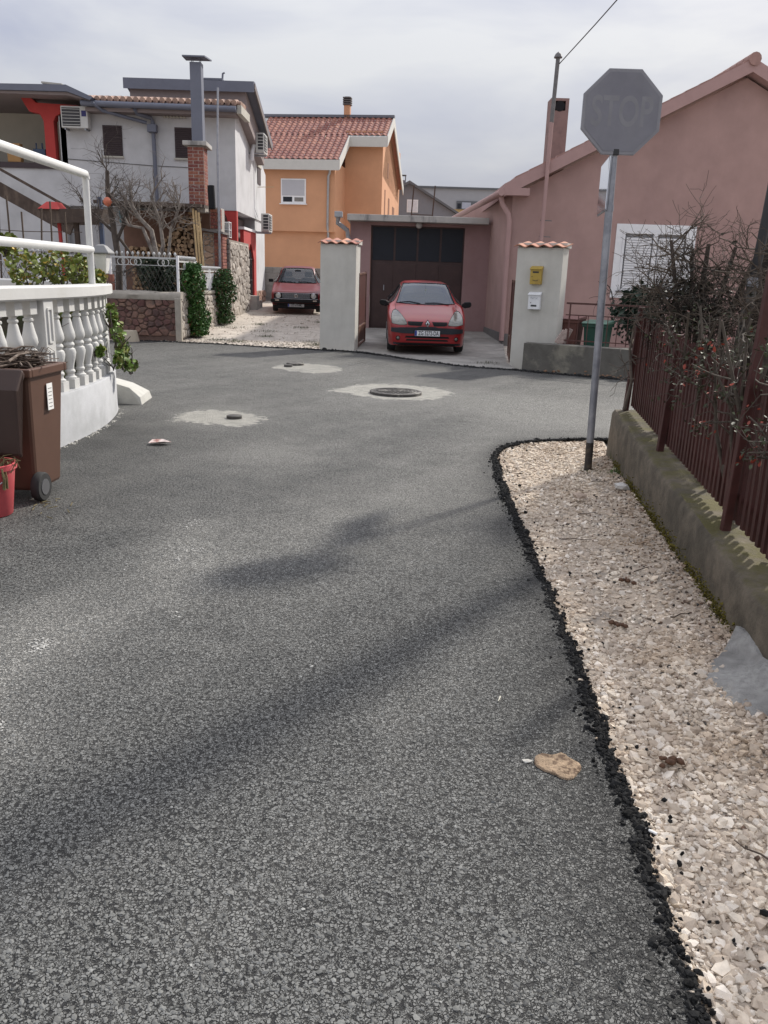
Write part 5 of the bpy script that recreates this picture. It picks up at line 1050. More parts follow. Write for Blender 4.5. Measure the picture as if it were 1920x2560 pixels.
strip([(.0, 1.275), (-.015, 1.29), (-.015, 1.375), (.0, 1.388), (.21, 1.388), (.225, 1.375), (.225, 1.29), (.21, 1.275)], 'cap_rail', BALW)
bal = MB(); hb = .82
bal.lathe([(.03, .085), (.055, .09), (.055, .105), (.036, .12), (.034, .14), (.045, .155), (.045, .17), (.035, .185), (.036, .22), (.054, .30), (.064, .355), (.056, .39), (.038, .405), (.05, .42), (.054, .435), (.05, .45), (.038, .465), (.054, .48), (.067, .515), (.062, .56), (.048, .62), (.038, .68), (.031, .70), (.042, .712), (.042, .728), (.03, .74), (.030, .755), (.045, .76), (.045, .775), (.04, .78)], 18)
bal.box(-.058, .058, -.058, .058, 0, .088); bal.v = [(x, y, z if z < .09 else .085+(z-.085)*.905) for x, y, z in bal.v]; bal.box(-.058, .058, -.058, .058, .705, hb)
bo_ = bal.build('baluster', BALW, BL, local=True, auto=30)
mid = offs(BP, .105); acc = 0; last = None; first = True; postS = (2.78, 5.28); s = 0; k = 0; path = []
for a, b in zip(mid[:-1], mid[1:]): path.append((s, a, b)); s += (b-a).length
def at_s(t):
    for s0, a, b in path:
        L_ = (b-a).length
        if s0 <= t <= s0+L_: return a+(b-a)*((t-s0)/L_), (b-a).normalized()
# arc length where the plan passes the wanted Y
def s_at_y(y):
    return next(s0+(b-a).length*((y-a.y)/(b.y-a.y)) for s0, a, b in path if a.y <= y <= b.y and a.y < 9.7)
sp1, sp2 = s_at_y(7.19), s_at_y(9.62)
t = .3
while t < s-1.5:
    if min(abs(t-sp1), abs(t-sp2)) > .13:
        p, d = at_s(t); o = bo_ if first else dup(bo_); first = False; o.location = Vector((p.x, p.y, .455))-BL.location; o.rotation_euler = (0, 0, math.atan2(d.y, d.x))
    t += .243
for sp in (sp1, sp2):
    p, d = at_s(sp); t_ = Vector((d.x, d.y, 0)); nr = Vector((-d.y, d.x, 0)); c = Vector((p.x, p.y, 0))
    po = MB().prism([c-t_*.085-nr*.095+V(0, 0, .45), c+t_*.085-nr*.095+V(0, 0, .45), c+t_*.085+nr*.03+V(0, 0, .45), c-t_*.085+nr*.03+V(0, 0, .45)], (0, 0, .826)).build('post', BALW, BL, bevel=.006)
    for z0, z1 in ((.56, .84), (.92, 1.2)):
        f = MB(); 
        for a in (-.035, .035): f.bar(c+t_*a-nr*.099+V(0, 0, z0), c+t_*a-nr*.099+V(0, 0, z1), .016, .014)
        f.bar(c-t_*.035-nr*.099+V(0, 0, z0), c+t_*.035-nr*.099+V(0, 0, z0), .014, .016); f.bar(c-t_*.035-nr*.099+V(0, 0, z1), c+t_*.035-nr*.099+V(0, 0, z1), .014, .016); f.build('moulding', BALW, po)
# raised soil block, added to darken the gaps between the balusters
inn = [p for p in offs(BP, .30) if 7.25 < p.y < 9.9 and p.x > -4]; inn = inn+[Vector((-4.6, inn[-1].y)), Vector((-4.6, inn[0].y))]
struct('dark_gap_fill', MB().prism([(p.x, p.y, -.05) for p in inn], (0, 0, 1.17)), mat('gap_fill_soil', (.055, .047, .036), 1, .35, 9, .8, 40, col2=(.045, .06, .022), c2s=6, c2t=(.45, .6)), 'dark soil block added to darken the gaps behind the balustrade')
# white tube frame above the balustrade
TUBEW = mat('white_tube_paint', (.64, .64, .62), .4, .05, 8)
TF = thing('tube_frame', 'white painted steel tube frame standing behind the balustrade', 'railing', (-3.08, 8.75, 1.3))
MB().tube([(-3.10, 3.5, 2.46), (-3.08, 8.74, 2.44), (-3.08, 8.76, 2.40)], .04, 14).build('rail', TUBEW, TF, auto=40); MB().tube([(-3.10, 3.5, 1.735), (-3.08, 8.78, 1.725)], .038, 14).build('rail', TUBEW, TF, auto=40)
MB().tube([(-3.08, 8.75, 2.45), (-3.085, 8.76, 1.35)], .033, 14).build('upright', TUBEW, TF, auto=40); MB().tube([(-3.10, 4.5, 2.45), (-3.10, 4.5, 1.35)], .033, 14).build('upright', TUBEW, TF, auto=40)
# garden lamp at the corner
LM = thing('garden_lamp', 'white garden lamp with grey pyramid cap at the corner of the balustrade', 'lamp', (-3.2, 9.45, 1.38))
MB().tube([(-3.2, 9.45, 1.38), (-3.2, 9.45, 1.50)], .03, 10).build('stem', BALW, LM); MB().add([(x*r+-3.2, y*r+9.45, z) for r, z in ((.05, 1.49), (.075, 1.70)) for x, y in ((-1, -1), (1, -1), (1, 1), (-1, 1))], [(0, 3, 2, 1), (4, 5, 6, 7), (0, 1, 5, 4), (1, 2, 6, 5), (2, 3, 7, 6), (3, 0, 4, 7)]).build('shade', mat('opal_plastic', (.68, .67, .64), .4), LM, bevel=.01)
MB().add([(x*r+-3.2, y*r+9.45, z) for r, z in ((.11, 1.70), (.11, 1.715), (.05, 1.785), (.015, 1.80)) for x, y in ((-1, -1), (1, -1), (1, 1), (-1, 1))], [(0, 3, 2, 1)]+[(a*4+i, a*4+(i+1) % 4, a*4+4+(i+1) % 4, a*4+4+i) for a in range(3) for i in range(4)]+[(12, 13, 14, 15)]).build('cap', mat('grey_cap', (.20, .20, .20), .6), LM, bevel=.006)
tag(MB().add([(-3.22, 9.70, -.02), (-2.90, 9.66, -.02), (-2.96, 10.3, -.02), (-3.4, 11.1, -.02), (-4.0, 11.0, -.02), (-3.22, 9.72, .24), (-3.06, 9.70, .20), (-2.93, 9.69, .09), (-2.99, 10.28, .09), (-3.42, 11.05, .08), (-3.98, 10.95, .24)],
   [(0, 1, 2, 3, 4), (0, 5, 6, 7, 1), (1, 7, 8, 2), (2, 8, 9, 3), (3, 9, 10, 4), (4, 10, 5, 0), (5, 10, 9, 8, 6), (6, 8, 7)]).build('ramp_block', mat('ramp_concrete', (.47, .46, .42), .92, .12, 9, .4, 50), bevel=.008), 'white concrete ramp block at the end of the curved wall', 'ramp')
mb = MB()
for i in range(80):
    y = 6.7+2.7*random.random(); 
    p = min(BP, key=lambda q: abs(q[1]-y)); blob(mb, (p[0]+.02+random.uniform(0, .05), y, .0), random.uniform(.006, .018), i)
o = mb.build('mortar_crumbs', CEM); tag(o, 'pale mortar crumbs along the foot of the curved white wall', 'crumbs', kind='stuff')
# wheelie bin with open lid, full of cut branches
wb = wheelie('wheelie_bin', 'brown wheelie bin with its lid hanging open, full of cut twigs', (-2.56, 5.62, 0), R(176), BRB, mat('dark_brown_lid', (.045, .025, .020), .5, .1, 5, spec=.35), .47, .50, .89, True)
MB().box(-.239, -.236, -.06, .02, .60, .78).build('sticker', WHITE_, wb, local=True); mb = MB()
for k in range(6): mb.box(-.2405, -.239, -.045, .005, .62+k*.025, .623+k*.025)
mb.build('sticker_lines', MATS['black_plastic'], wb, local=True)
mb = MB(); g = np.random.default_rng(9)
for i in range(110):
    a = g.uniform(0, math.pi); l = g.uniform(.12, .42); c = Vector((-2.56+g.uniform(-.15, .15), 5.62+g.uniform(-.17, .17), .86+abs(g.normal(0, .045))+.05*(1-abs(g.uniform(-1, 1))))); d = Vector((math.cos(a), math.sin(a), g.normal(0, .14)))*l/2; r_ = g.uniform(.003, .010)
    c.x = max(-2.80+abs(d.x)*.6, min(-2.33-abs(d.x)*.6, c.x)); mb.tube([c-d, c+V(g.normal(0, .012), g.normal(0, .012), .015), c+d], [r_, r_*.9, r_*.6], 6)
for i in range(10):
    c = Vector((-2.42+g.uniform(-.15, .06), 5.66+g.uniform(-.15, .15), .95)); mb.tube([c, c+V(.03, .02, .06), c+V(.07, .03, .03)], [.004, .003, .002], 5)
tag(mb.build('cut_branches', mat('cut_branch', (.10, .072, .055), .9, .35, 16, .3, 60, col2=(.22, .18, .15), c2s=9), fix=True), 'heap of cut grey-brown branches in the open brown bin', 'branches', kind='stuff')
BK = thing('bucket', 'pink-red plastic bucket of weeds beside the brown bin', 'bucket', (-2.53, 5.06, 0))
PKB = mat('pink_plastic', (.52, .085, .095), .5, .1, 6, .05, 40, col2=(.55, .14, .14), c2s=4)
MB().lathe([(.125, .0), (.13, .005), (.165, .30), (.178, .302), (.180, .335), (.165, .337), (.16, .30), (.12, .02)], 28, (-2.53, 5.06, .005)).build('shell', PKB, BK, auto=40)
MB().tube([(-2.53+.18*math.cos(a), 5.06+.18*math.sin(a)*.6-.09, .30-.10*abs(math.sin(a))) for a in np.linspace(-2.6, -.5, 9)], .004, 6).build('handle', GALV, BK)
mb = MB(); g = np.random.default_rng(19)
for i in range(90):
    c = Vector((-2.53+g.normal(0, .07), 5.06+g.normal(0, .07), .30)); d = Vector((g.normal(0, .07), g.normal(0, .07), .03+abs(g.normal(0, .05)))); mb.tube([c, c+d*.6+V(0, 0, .03), c+d], [.003, .003, .0015], 4)
for i in range(8): 
    c = Vector((-2.40+.02*g.random(), 4.95+.05*g.random(), .33)); mb.tube([c, c+V(.02, -.02, -.06), c+V(.015, -.02, -.13)], [.003, .003, .006], 4)
tag(mb.build('pulled_weeds', mat('dry_weed', (.14, .115, .055), .95, .35, 20)), 'tangle of pulled dry weeds in the pink bucket', 'weeds', kind='stuff')
mb = MB()
for i in range(14):
    c = Vector((-2.25+g.uniform(-.12, .22), 5.1+g.uniform(-.1, .35), .012)); a = g.uniform(0, 6.28); l = g.uniform(.03, .09); mb.tube([c, c+V(l*math.cos(a), l*math.sin(a), .004)], .003, 5)
tag(mb.build('spilled_stalks', MATS['dry_weed']), 'few dry stalks spilled on the asphalt beside the bucket', 'stalks', kind='stuff')
# ================================================================== VEGETATION
def leaves(name, P, S, cols, m, parent=None, seed=1, up=.5, roundleaf=False):
    """one mesh of many folded leaves"""
    g = np.random.default_rng(seed); n = len(P); P = np.asarray(P, float)
    if roundleaf: T = np.array([(0, 0, 0), (.42, .12, .10), (.55, .5, .14), (.3, .9, .08), (0, .82, -.02), (-.3, .9, .08), (-.55, .5, .14), (-.42, .12, .10)]); F = [[0, 1, 2, 3, 4], [0, 4, 5, 6, 7]]
    else: T = np.array([(0, 0, 0), (.26, .3, .08), (.2, .72, .06), (0, 1, -.06), (-.2, .72, .06), (-.26, .3, .08)]); F = [[0, 1, 2, 3], [0, 3, 4, 5]]
    k = len(T); nr = g.normal(0, 1, (n, 3)); nr[:, 2] += up*2; nr /= np.linalg.norm(nr, axis=1)[:, None]; a = g.normal(0, 1, (n, 3)); a -= nr*(a*nr).sum(1)[:, None]; a /= np.linalg.norm(a, axis=1)[:, None]; b = np.cross(nr, a)
    W = P[:, None, :]+np.asarray(S)[:, None, None]*(T[None, :, 0:1]*b[:, None, :]+(T[None, :, 1:2]-.5)*a[:, None, :]+T[None, :, 2:3]*nr[:, None, :])
    me = bpy.data.meshes.new(name); me.vertices.add(n*k); me.vertices.foreach_set('co', W.reshape(-1).astype(np.float32)); fl = [len(f) for f in F]; tot = sum(fl)
    idx = np.concatenate([np.array(f) for f in F]); me.loops.add(n*tot); me.loops.foreach_set('vertex_index', (idx[None]+(np.arange(n)*k)[:, None]).reshape(-1).astype(np.int32))
    st = np.array([0, fl[0]]); me.polygons.add(n*2); me.polygons.foreach_set('loop_start', (st[None]+(np.arange(n)*tot)[:, None]).reshape(-1).astype(np.int32)); me.update(calc_edges=True)
    at = me.color_attributes.new('Col', 'FLOAT_COLOR', 'POINT'); C = np.ones((n, k, 4)); C[:, :, :3] = np.asarray(cols)[:, None, :]; at.data.foreach_set('color', C.reshape(-1).astype(np.float32)); me.materials.append(m)
    return link(name, me, parent)
LEAFM = mat('leaf', (.06, .1, .03), .55, .1, 30, attr=True, spec=.35)
def lcols(g, n, base, var=.45, alt=None, pa=.1):
    c = np.array(base)*g.uniform(1-var, 1+var, (n, 1))*np.array([1, 1, 1])+0
    if alt is not None:
        k = g.random(n) < pa; c[k] = np.array(alt)*g.uniform(.6, 1.3, (k.sum(), 1))
    return c
def grow(mb, p, d, L, r, depth, g, bend=.35, nb=(2, 4), ratio=.68, sides=6, upb=.1, tips=None, minr=.0022):
    n = 4 if depth > 0 else 3; pts = [Vector(p)]; d = Vector(d).normalized()
    for i in range(n):
        d = (d+Vector((g.normal(0, bend*.4), g.normal(0, bend*.4), g.normal(0, bend*.3)+upb*.3))).normalized(); pts.append(pts[-1]+d*L/n)
    rs = [max(minr, r*(1-.45*i/n)) for i in range(n+1)]; mb.tube(pts, rs, sides if depth > 1 else (5 if depth == 1 else 4), cap=depth > 1)
    if tips is not None and depth == 0: tips.append(pts[-1]); tips.append(pts[-2])
    if depth > 0:
        for k in range(int(g.integers(nb[0], nb[1]+1))):
            i = int(g.integers(1, n+1)); a = g.normal(0, 1, 3); a = Vector(a); a -= d*a.dot(d); a.normalize(); nd = (d*g.uniform(.35, .9)+a*g.uniform(.5, 1.0)).normalized()
            grow(mb, pts[i], nd, L*ratio*g.uniform(.7, 1.2), rs[i]*g.uniform(.5, .72), depth-1, g, bend, nb, ratio, sides, upb, tips, minr)
BARK = mat('grey_bark', (.155, .13, .11), .9, .25, 12, .5, 50, col2=(.085, .07, .06), c2s=6); BARKD = mat('dark_bark', (.075, .06, .05), .9, .3, 12, .5, 50); BARKP = mat('pale_bark', (.22, .19, .165), .9, .25, 12, .5, 50, col2=(.11, .09, .08), c2s=5)
# bare pruned trees in the yard behind the stone wall
def bare_tree(lab, base, forks, seed, m, depth=3, L=.6, r=.05, nb=(3, 5), ratio=.68):
    g = np.random.default_rng(seed); t = thing('bare_tree', lab, 'tree', base); tr = MB(); cr = MB(); b = Vector(base)
    for pts, r0 in forks:
        P_ = [b+Vector(q) for q in pts]; n = len(P_); tr.tube(P_, [r0*(1-.5*i/(n-1)) for i in range(n)], 8)
        for _ in range(8):
            i = int(g.integers(max(1, n-2), n)); d = (P_[i]-P_[i-1]).normalized()+Vector((g.normal(0, .6), g.normal(0, .35), abs(g.normal(.2, .5)))); grow(cr, P_[i].lerp(P_[i-1], g.random()*.4), d, L*g.uniform(.6, 1.1), r*g.uniform(.35, .7), depth-1, g, .5, nb, ratio, 6, .12)
    tr.build('trunk', m, t, auto=60); cr.build('crown', m, t, fix=False); return t
bare_tree('bare pruned tree with pale thick limbs in front of the woodshed', (-5.4, 19.7, .9), [([(0, 0, 0), (0, 0, .9), (-.1, 0, 1.5), (-.35, 0, 1.75), (-.55, .05, 2.05)], .07), ([(0, 0, .7), (.15, 0, 1.2), (.1, 0, 1.7), (-.1, .05, 2.25)], .055), ([(.1, 0, .3), (.28, 0, 1.1), (.35, 0, 1.6), (.6, 0, 2.1)], .045), ([(.0, 0, .8), (-.3, 0, 1.55), (-.62, 0, 1.6), (-.8, 0, 1.95)], .05)], 3, BARKP, 3, .62, .035)
bare_tree('dark bare tree holding an orange float beside the lamp', (-6.35, 19.75, .7), [([(0, 0, 0), (.05, 0, 1.0), (-.05, 0, 1.9), (-.12, 0, 2.5), (-.1, 0, 2.95)], .09), ([(0, 0, 1.4), (.2, 0, 1.8), (.35, .05, 2.3)], .045), ([(0, 0, 1.6), (-.3, 0, 1.9), (-.6, 0, 2.15)], .04), ([(.1, 0, 1.5), (.55, 0, .9), (.75, 0, .5)], .035)], 5, BARKD, 3, .6, .03)
# ivy hedges hanging over the alley wall
IVY = mat('ivy_leaf', (.03, .07, .02), .5, .12, 30, attr=True, spec=.35)
def ivy(lab, c, R3, n, seed, base, cut=None, alt=None, pa=.06, size=.05):
    g = np.random.default_rng(seed); t = thing('ivy_hedge', lab, 'ivy', (c[0], c[1], 0)); P = []
    lobes = []
    for _ in range(26):                                        # hanging lobes of different size, thinner towards the ground
        h = g.uniform(-.95, .98); w_ = 1-.35*max(0, -h)-.3*max(0, h-.4); lobes.append((np.array(c)+np.array(R3)*np.array([g.uniform(-.5, .62)*w_, g.uniform(-.8, .8)*w_, h]), g.uniform(.13, .24)))
    while len(P) < n:
        lc, lr = lobes[int(g.integers(0, 26))]; v = g.normal(0, 1, 3); v /= np.linalg.norm(v); v *= g.uniform(.35, 1.05)**.5
        q = lc+v*lr*np.array([.85, 1, 1.5])
        if q[2] > .02+zt(q[1]) and q[2] < c[2]+R3[2]*1.06: P.append(q)
    P = np.array(P); sh = np.clip((P[:, 2]-c[2])/R3[2]*.25+1, .7, 1.3)
    leaves('foliage', P, g.uniform(.6, 1.25, n)*size, lcols(g, n, base, .45, alt, pa), IVY, t, seed, .2); mb = MB()
    for _ in range(14): grow(mb, Vector((c[0]-R3[0]*.5, c[1]+g.uniform(-.5, .5)*R3[1], .2)), (g.normal(0, .3), g.normal(0, .3), 1), R3[2]*1.1, .012, 1, g, .4)
    mb.build('stems', BARKD, t, fix=False)['kind'] = 'stuff'
ivy('thick bright green ivy hanging over the corner of the stone wall', (-4.66, 20.0, .82), (.40, .50, .86), 9000, 11, (.055, .125, .03), alt=(.16, .09, .04), pa=.04, size=.075)
ivy('smaller dark ivy clump on the alley wall before the stone pier', (-4.62, 23.2, .72), (.30, .5, .85), 5500, 12, (.045, .095, .03), alt=(.12, .06, .03), pa=.1, size=.075)
ivy('dusky evergreen shrub behind the wire mesh of the white fence', (-5.45, 19.62, 1.36), (.72, .32, .40), 4200, 13, (.032, .05, .028), alt=(.12, .11, .08), pa=.12, size=.075)
# geraniums behind the balustrade and vine through it
def ger(lab, boxes, n, seed, base, alt, pa, size=.05, name='geranium'):
    g = np.random.default_rng(seed); t = thing(name, lab, 'plant', (boxes[0][0], boxes[0][1], 1.0)); P = []; mb = MB()
    for _ in range(n):
        b = boxes[int(g.integers(0, len(boxes)))]; v = g.normal(0, 1, 3); v /= np.linalg.norm(v); v *= g.uniform(.35, 1)**.5; P.append((b[0]+v[0]*b[3], b[1]+v[1]*b[4], b[2]+v[2]*b[5]))
    leaves('foliage', P, g.uniform(.55, 1.3, n)*size, lcols(g, n, base, .4, alt, pa), LEAFM, t, seed, .45, True)
    for b in boxes:
        for _ in range(4): grow(mb, (b[0]+g.normal(0, .04), b[1]+g.normal(0, .05), max(.3, b[2]-b[5]*1.2)), (g.normal(0, .3), g.normal(0, .3), 1), b[5]*1.5, .008, 1, g, .4)
    mb.build('stems', BARKD, t, fix=False)['kind'] = 'stuff'
ger('geranium hedge with green and yellowing leaves behind the white balustrade', [(-3.42, 8.0, 1.52, .18, .28, .18), (-3.33, 8.5, 1.55, .16, .25, .18), (-3.28, 8.95, 1.52, .13, .2, .16), (-3.60, 8.0, 1.74, .12, .16, .10), (-3.20, 9.25, 1.42, .10, .14, .12), (-3.17, 7.6, 1.0, .05, .2, .16), (-3.17, 8.2, 1.0, .05, .22, .2), (-3.2, 8.8, 1.0, .05, .2, .2)], 2500, 21, (.16, .195, .042), (.42, .30, .06), .14, .042)
ger('bright green vine spilling through the far end of the balustrade', [(-2.98, 9.0, 1.08, .05, .10, .12), (-2.93, 9.02, .88, .07, .12, .13), (-2.90, 9.08, .68, .07, .12, .12), (-2.84, 9.12, .52, .08, .10, .07), (-2.88, 8.85, .62, .05, .08, .10), (-2.92, 8.4, .74, .03, .05, .05)], 420, 22, (.15, .235, .05), (.26, .28, .08), .25, .055, 'vine')
# big bare shrub behind the picket fence
t = thing('bare_shrub', 'big tangled leafless shrub behind the fence in front of the shuttered window', 'shrub', (2.5, 6.9, .1)); g = np.random.default_rng(41); tr = MB(); cr = MB()
for (x, y, z), r0 in (((-.30, 0, 1.90), .018), ((.02, .05, 1.88), .022), ((.22, 0, 1.86), .02), ((-.12, 0, 1.84), .016), ((-.40, -.1, 1.55), .014), ((.45, .05, 1.9), .022)):
    p0 = Vector((2.55+x*.25, 6.9, .1)); p1 = Vector((2.52+x*.55, 6.9+y, 1.3)); p2 = Vector((2.52+x, 6.9+y, z)); tr.tube([p0, p1, p2], [r0*1.5, r0*1.2, r0*.75], 8)
    for _ in range(13): grow(cr, p1.lerp(p2, g.uniform(-.15, 1)), (g.normal(0, .9), g.normal(0, .5), g.normal(.12, .5)), g.uniform(.2, .38), .007, 2, g, .55, (3, 5), .66, 5, .03, None, .0016)
tr.build('trunk', BARKD, t, auto=60); cr.build('crown', mat('shrub_twig', (.10, .078, .06), .9, .3, 14), t, fix=False)
cr = MB()
for _ in range(70): grow(cr, (2.46+g.normal(0, .2), 6.88+g.normal(0, .15), 1.38+g.normal(0, .15)), g.normal(0, 1, 3), g.uniform(.14, .3), .006, 2, g, .7, (3, 4), .7, 5, -.03, None, .0016)
cr.build('dense_dead_tangle', mat('dark_twig', (.04, .033, .028), .95, .3, 14), t, fix=False)
P = np.array([(2.48, 6.9, 1.40)])+g.normal(0, 1, (1100, 3))*np.array([.18, .15, .14]); leaves('withered_leaves', P, g.uniform(.02, .05, 1100), lcols(g, 1100, (.032, .032, .022), .5), LEAFM, t, 44, .0)
t = thing('bare_shrub', 'leafless shrub of arching twigs beside the utility pole', 'shrub', (2.85, 6.3, .1)); tr = MB(); cr = MB()
for x, y, z in ((2.62, 6.35, 1.55), (2.8, 6.25, 1.75), (3.0, 6.3, 1.8), (2.75, 6.5, 1.9), (2.9, 6.2, 1.6)):
    p0 = Vector((2.8, 6.3, .1)); p1 = Vector(((2.8+x)/2+.05, 6.3, 1.0)); p2 = Vector((x, y, z)); tr.tube([p0, p1, p2], [.03, .02, .01], 7)
    for _ in range(9): grow(cr, p1.lerp(p2, g.uniform(.1, 1)), (g.normal(0, .9), g.normal(0, .4), g.normal(.25, .55)), g.uniform(.2, .36), .007, 2, g, .55, (3, 4), .68, 5, .03, None, .0016)
tr.build('trunk', BARKD, t, auto=60); cr.build('crown', MATS['shrub_twig'], t, fix=False)
# rose bushes tangled through the picket fence
def rose(lab, x0, y0, seed, hz, nst=5):
    g = np.random.default_rng(seed); t = thing('rose_bush', lab, 'rose bush', (x0, y0, .1)); tr = MB(); cr = MB(); tips = []
    for k in range(nst):
        p0 = Vector((x0+.06+abs(g.normal(0, .03)), y0+g.normal(0, .06), .32)); p1 = p0+Vector((g.normal(-.08, .03), g.normal(0, .12), .45)); p2 = p1+Vector((g.normal(-.04, .07), g.normal(0, .18), hz*.45+g.normal(0, .08)))
        tr.tube([p0, p1, p2], [.016, .011, .007], 7)
        for _ in range(4): grow(cr, p1.lerp(p2, g.uniform(0, 1)), (g.normal(-.15, .6), g.normal(0, .8), g.normal(.4, .5)), g.uniform(.12, .26), .006, 1, g, .6, (2, 3), .7, 5, .05, tips, .0018)
    RB = mat('rose_bark', (.085, .07, .055), .9, .3, 12, .4, 50); tr.build('stems', RB, t, auto=60); cr.build('twigs', RB, t, fix=False)
    P = np.array([np.array(tips[int(g.integers(0, len(tips)))])+g.normal(0, .018, 3) for _ in range(260)]); c = lcols(g, 260, (.055, .062, .03), .5, (.26, .045, .025), .16); leaves('foliage', P, g.uniform(.014, .036, 260), c, LEAFM, t, seed, .4)
rose('rose bush with small red shoots pushing through the picket fence middle', 1.98, 5.15, 51, 1.15, 6); rose('rose bush with thorny stems by the tall fence post', 1.87, 4.4, 52, 1.0, 6); rose('low rose bush behind the near end of the picket fence', 1.80, 3.75, 53, .85, 5); rose('rose bush against the far fence panel', 2.07, 5.75, 54, 1.2, 5)
# climbing stem at the fence end
t = thing('climber_stem', 'woody climber clinging to the end post of the picket fence', 'climber', (2.13, 7.55, .4)); mb = MB(); mb.tube([(2.17, 7.5, .45), (2.20, 7.48, .7), (2.16, 7.5, 1.0), (2.19, 7.5, 1.3)], [.018, .014, .012, .008], 7); g = np.random.default_rng(61)
for k in range(8): grow(mb, (2.17, 7.5, g.uniform(.7, 1.3)), (g.normal(0, .8), g.normal(0, .6), g.normal(.1, .5)), .2, .006, 1, g, .6)
mb.build('stems', BARK, t, fix=False)
# dark leafy shrub behind the railing
g = np.random.default_rng(71); t = thing('leafy_shrub', 'dark green large-leaved evergreen shrub behind the iron railing', 'shrub', (4.7, 15.9, 0)); mb = MB(); P = []
for k in range(20):
    c = Vector((4.66+g.normal(0, .22), 15.9+g.normal(0, .2), .5+g.random()*.9)); mb.tube([(4.7, 15.9, 0), ((4.7+c.x)/2, 15.9, c.z*.6), c], [.02, .014, .006], 6)
    for _ in range(60): P.append(np.array(c)+g.normal(0, .12, 3))
mb.build('stems', BARKD, t, fix=False)['kind'] = 'stuff'; leaves('foliage', P, g.uniform(.09, .16, len(P)), lcols(g, len(P), (.022, .04, .026), .4), LEAFM, t, 72, .3)
# grass tufts and weeds
def tuft(lab, x, y, z, n, h, col, seed, name='grass_tuft', spread=.06):
    g = np.random.default_rng(seed); mb = MB()
    for _ in range(n):
        a = g.uniform(0, 6.28); b = Vector((x+g.normal(0, spread), y+g.normal(0, spread), z)); d = Vector((math.cos(a), math.sin(a), 0)); hh = h*g.uniform(.5, 1.2); w_ = Vector((-d.y, d.x, 0))*.0022*(h/.06); p1 = b+d*hh*.25+V(0, 0, hh*.7); p2 = b+d*hh*.7+V(0, 0, hh*.9)
        mb.add([b-w_, b+w_, p1+w_*.8, p1-w_*.8, p2], [[0, 1, 2, 3], [3, 2, 4]])
    return tag(mb.build(name, mat('grass_'+str(col), col, .8, .3, 20), fix=False), lab, 'grass', kind='stuff')
tuft('green grass tuft at the wall foot near the sign post', 1.98, 6.75, .0, 120, .07, (.07, .12, .025), 1); tuft('thin weeds round the foot of the sign post', 1.78, 6.88, -.01, 60, .035, (.09, .11, .04), 2)
for i, (x, y, s) in enumerate(((-3.9, 19.4, .16), (-3.5, 19.2, .12), (-3.0, 20.4, .10), (-3.15, 21.6, .14), (-2.4, 22.8, .13), (-1.75, 19.6, .16), (-1.65, 19.0, .1), (-3.6, 23.4, .1), (-4.3, 22.3, .2), (-2.0, 24.5, .12))):
    tuft('low green weed patch growing in the dirt alley', x, y, zt(y)-.03, 110, .07, (.045, .065, .025), 10+i, 'weed_patch', s)
    bpy.data.objects[[o.name for o in bpy.data.objects if o.name.startswith('weed_patch')][-1]]['group'] = 'weed patches in the dirt alley'
tuft('line of weeds along a crack in the driveway', 1.9, 15.9, .015, 120, .05, (.06, .065, .03), 31, 'crack_weeds', .13)
